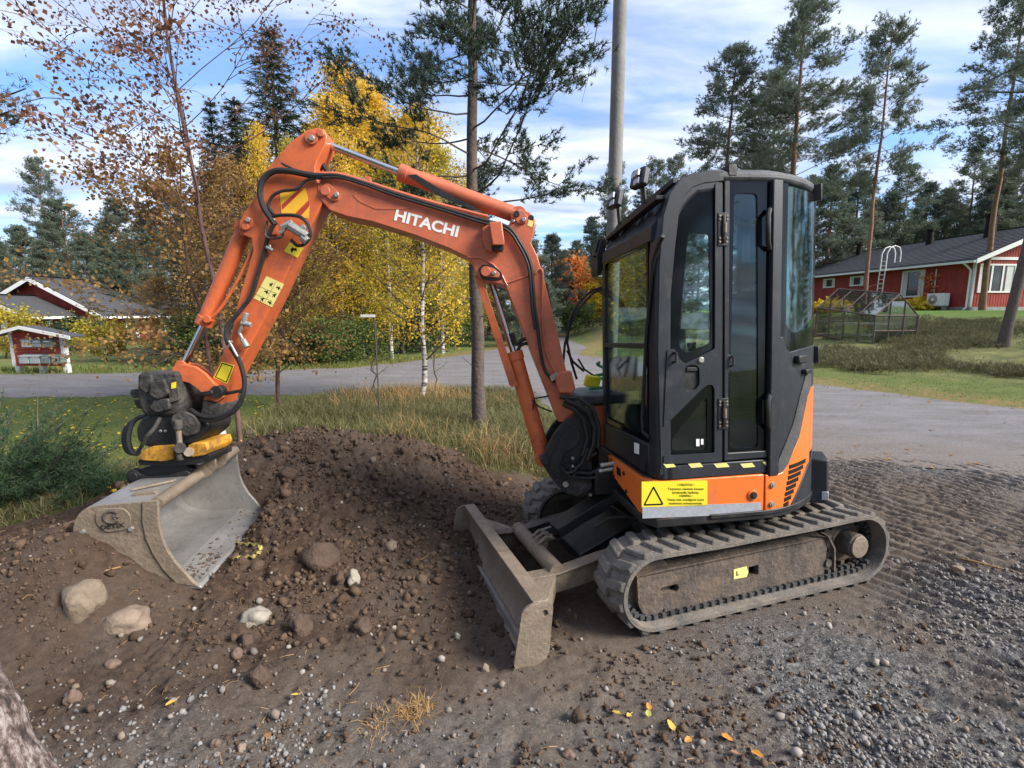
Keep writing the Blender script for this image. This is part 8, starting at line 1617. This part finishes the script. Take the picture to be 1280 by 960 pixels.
pts = [ghit(x, y) + np.array((0, 0, .015)) for x, y in ((166, 700), (150, 712), (134, 716), (118, 722))]; mb = MB(); mb.tube(pts, [.003, .005, .005, .004], 5); tag(mb.build('root', 'straw', None, smooth=60), 'bent pale root running down from under the bucket', 'root')
def ribbon(pxs, w_, m_, name, label, cat, lift=.02, tw=1.5):
    P_ = catm([ghit(x, y) + np.array((0, 0, lift)) for x, y in pxs], 6); V = []; n = len(P_)
    for i, p_ in enumerate(P_):
        t = P_[min(i + 1, n - 1)] - P_[max(i - 1, 0)]; t /= np.linalg.norm(t) + 1e-9; s_ = np.cross(t, (0, 0, 1)); s_ /= np.linalg.norm(s_); u_ = np.cross(s_, t); a = math.sin(i * tw) * .9; d = s_ * math.cos(a) + u_ * math.sin(a); V += [p_ - d * w_, p_ + d * w_, p_ + d * w_ + u_ * .003, p_ - d * w_ + u_ * .003]
    F_ = [(0, 1, 2, 3), tuple(4 * (n - 1) + k for k in (3, 2, 1, 0))] + [(4 * i + k, 4 * (i + 1) + k, 4 * (i + 1) + (k + 1) % 4, 4 * i + (k + 1) % 4) for i in range(n - 1) for k in range(4)]
    mb = MB(); mb.add(V, F_); return tag(mb.build(name, m_, None, smooth=40), label, cat)
M['strap'] = mat('yellow_black_strap', (.50, .42, .10), .6, c2=(.05, .045, .02), vs=38)
ribbon([(289, 678), (300, 683), (312, 684), (324, 686), (326, 692), (318, 699), (306, 700), (291, 702)], .013, 'strap', 'marking_tape', 'crumpled yellow and black tape beside the bucket edge', 'tape')
# strap and ratchet on the engine hood
zc_ = 1.176
def HP(px_, py_): return FS.hit(px_, py_, 2, zc_ + .02)
c_ = FS.w((.40, -.42, zc_ + .012)); pts = [FS.w((.36 + .10 * math.cos(t) * (1 - .03 * k), -.42 + .12 * math.sin(t), zc_ + .015 + .006 * k)) for k, t in enumerate(np.linspace(0, 12, 34))]; mb = MB(); mb.tube(pts, .012, 6); tag(mb.build('strap_coil', 'green', None, smooth=60), 'coiled green strap lying on the engine hood beside the boom', 'strap')
p_ = FS.w((.46, -.36, zc_ + .05)); o = empty('ratchet_buckle', tuple(p_), 0, 'yellow ratchet buckle on the engine hood beside the green strap', 'buckle'); mb = MB(); mb.rbox((0, 0, .03), (.12, .05, .09), (.1, .2, .3)); mb.build('body', 'sticker', o, bevel=.012); mb = MB(); mb.tube([(.03, 0, .06), (-.06, 0, .12), (-.11, 0, .20)], .008, 6); mb.build('handle', 'ink', o)
p_ = ghit(480, 555)
for o in [o for o in bpy.data.objects if o.parent is None and o.location.z < -40 and o.type == 'EMPTY']:   # prototypes never placed
    for c in list(o.children): bpy.data.objects.remove(c)
    bpy.data.objects.remove(o)
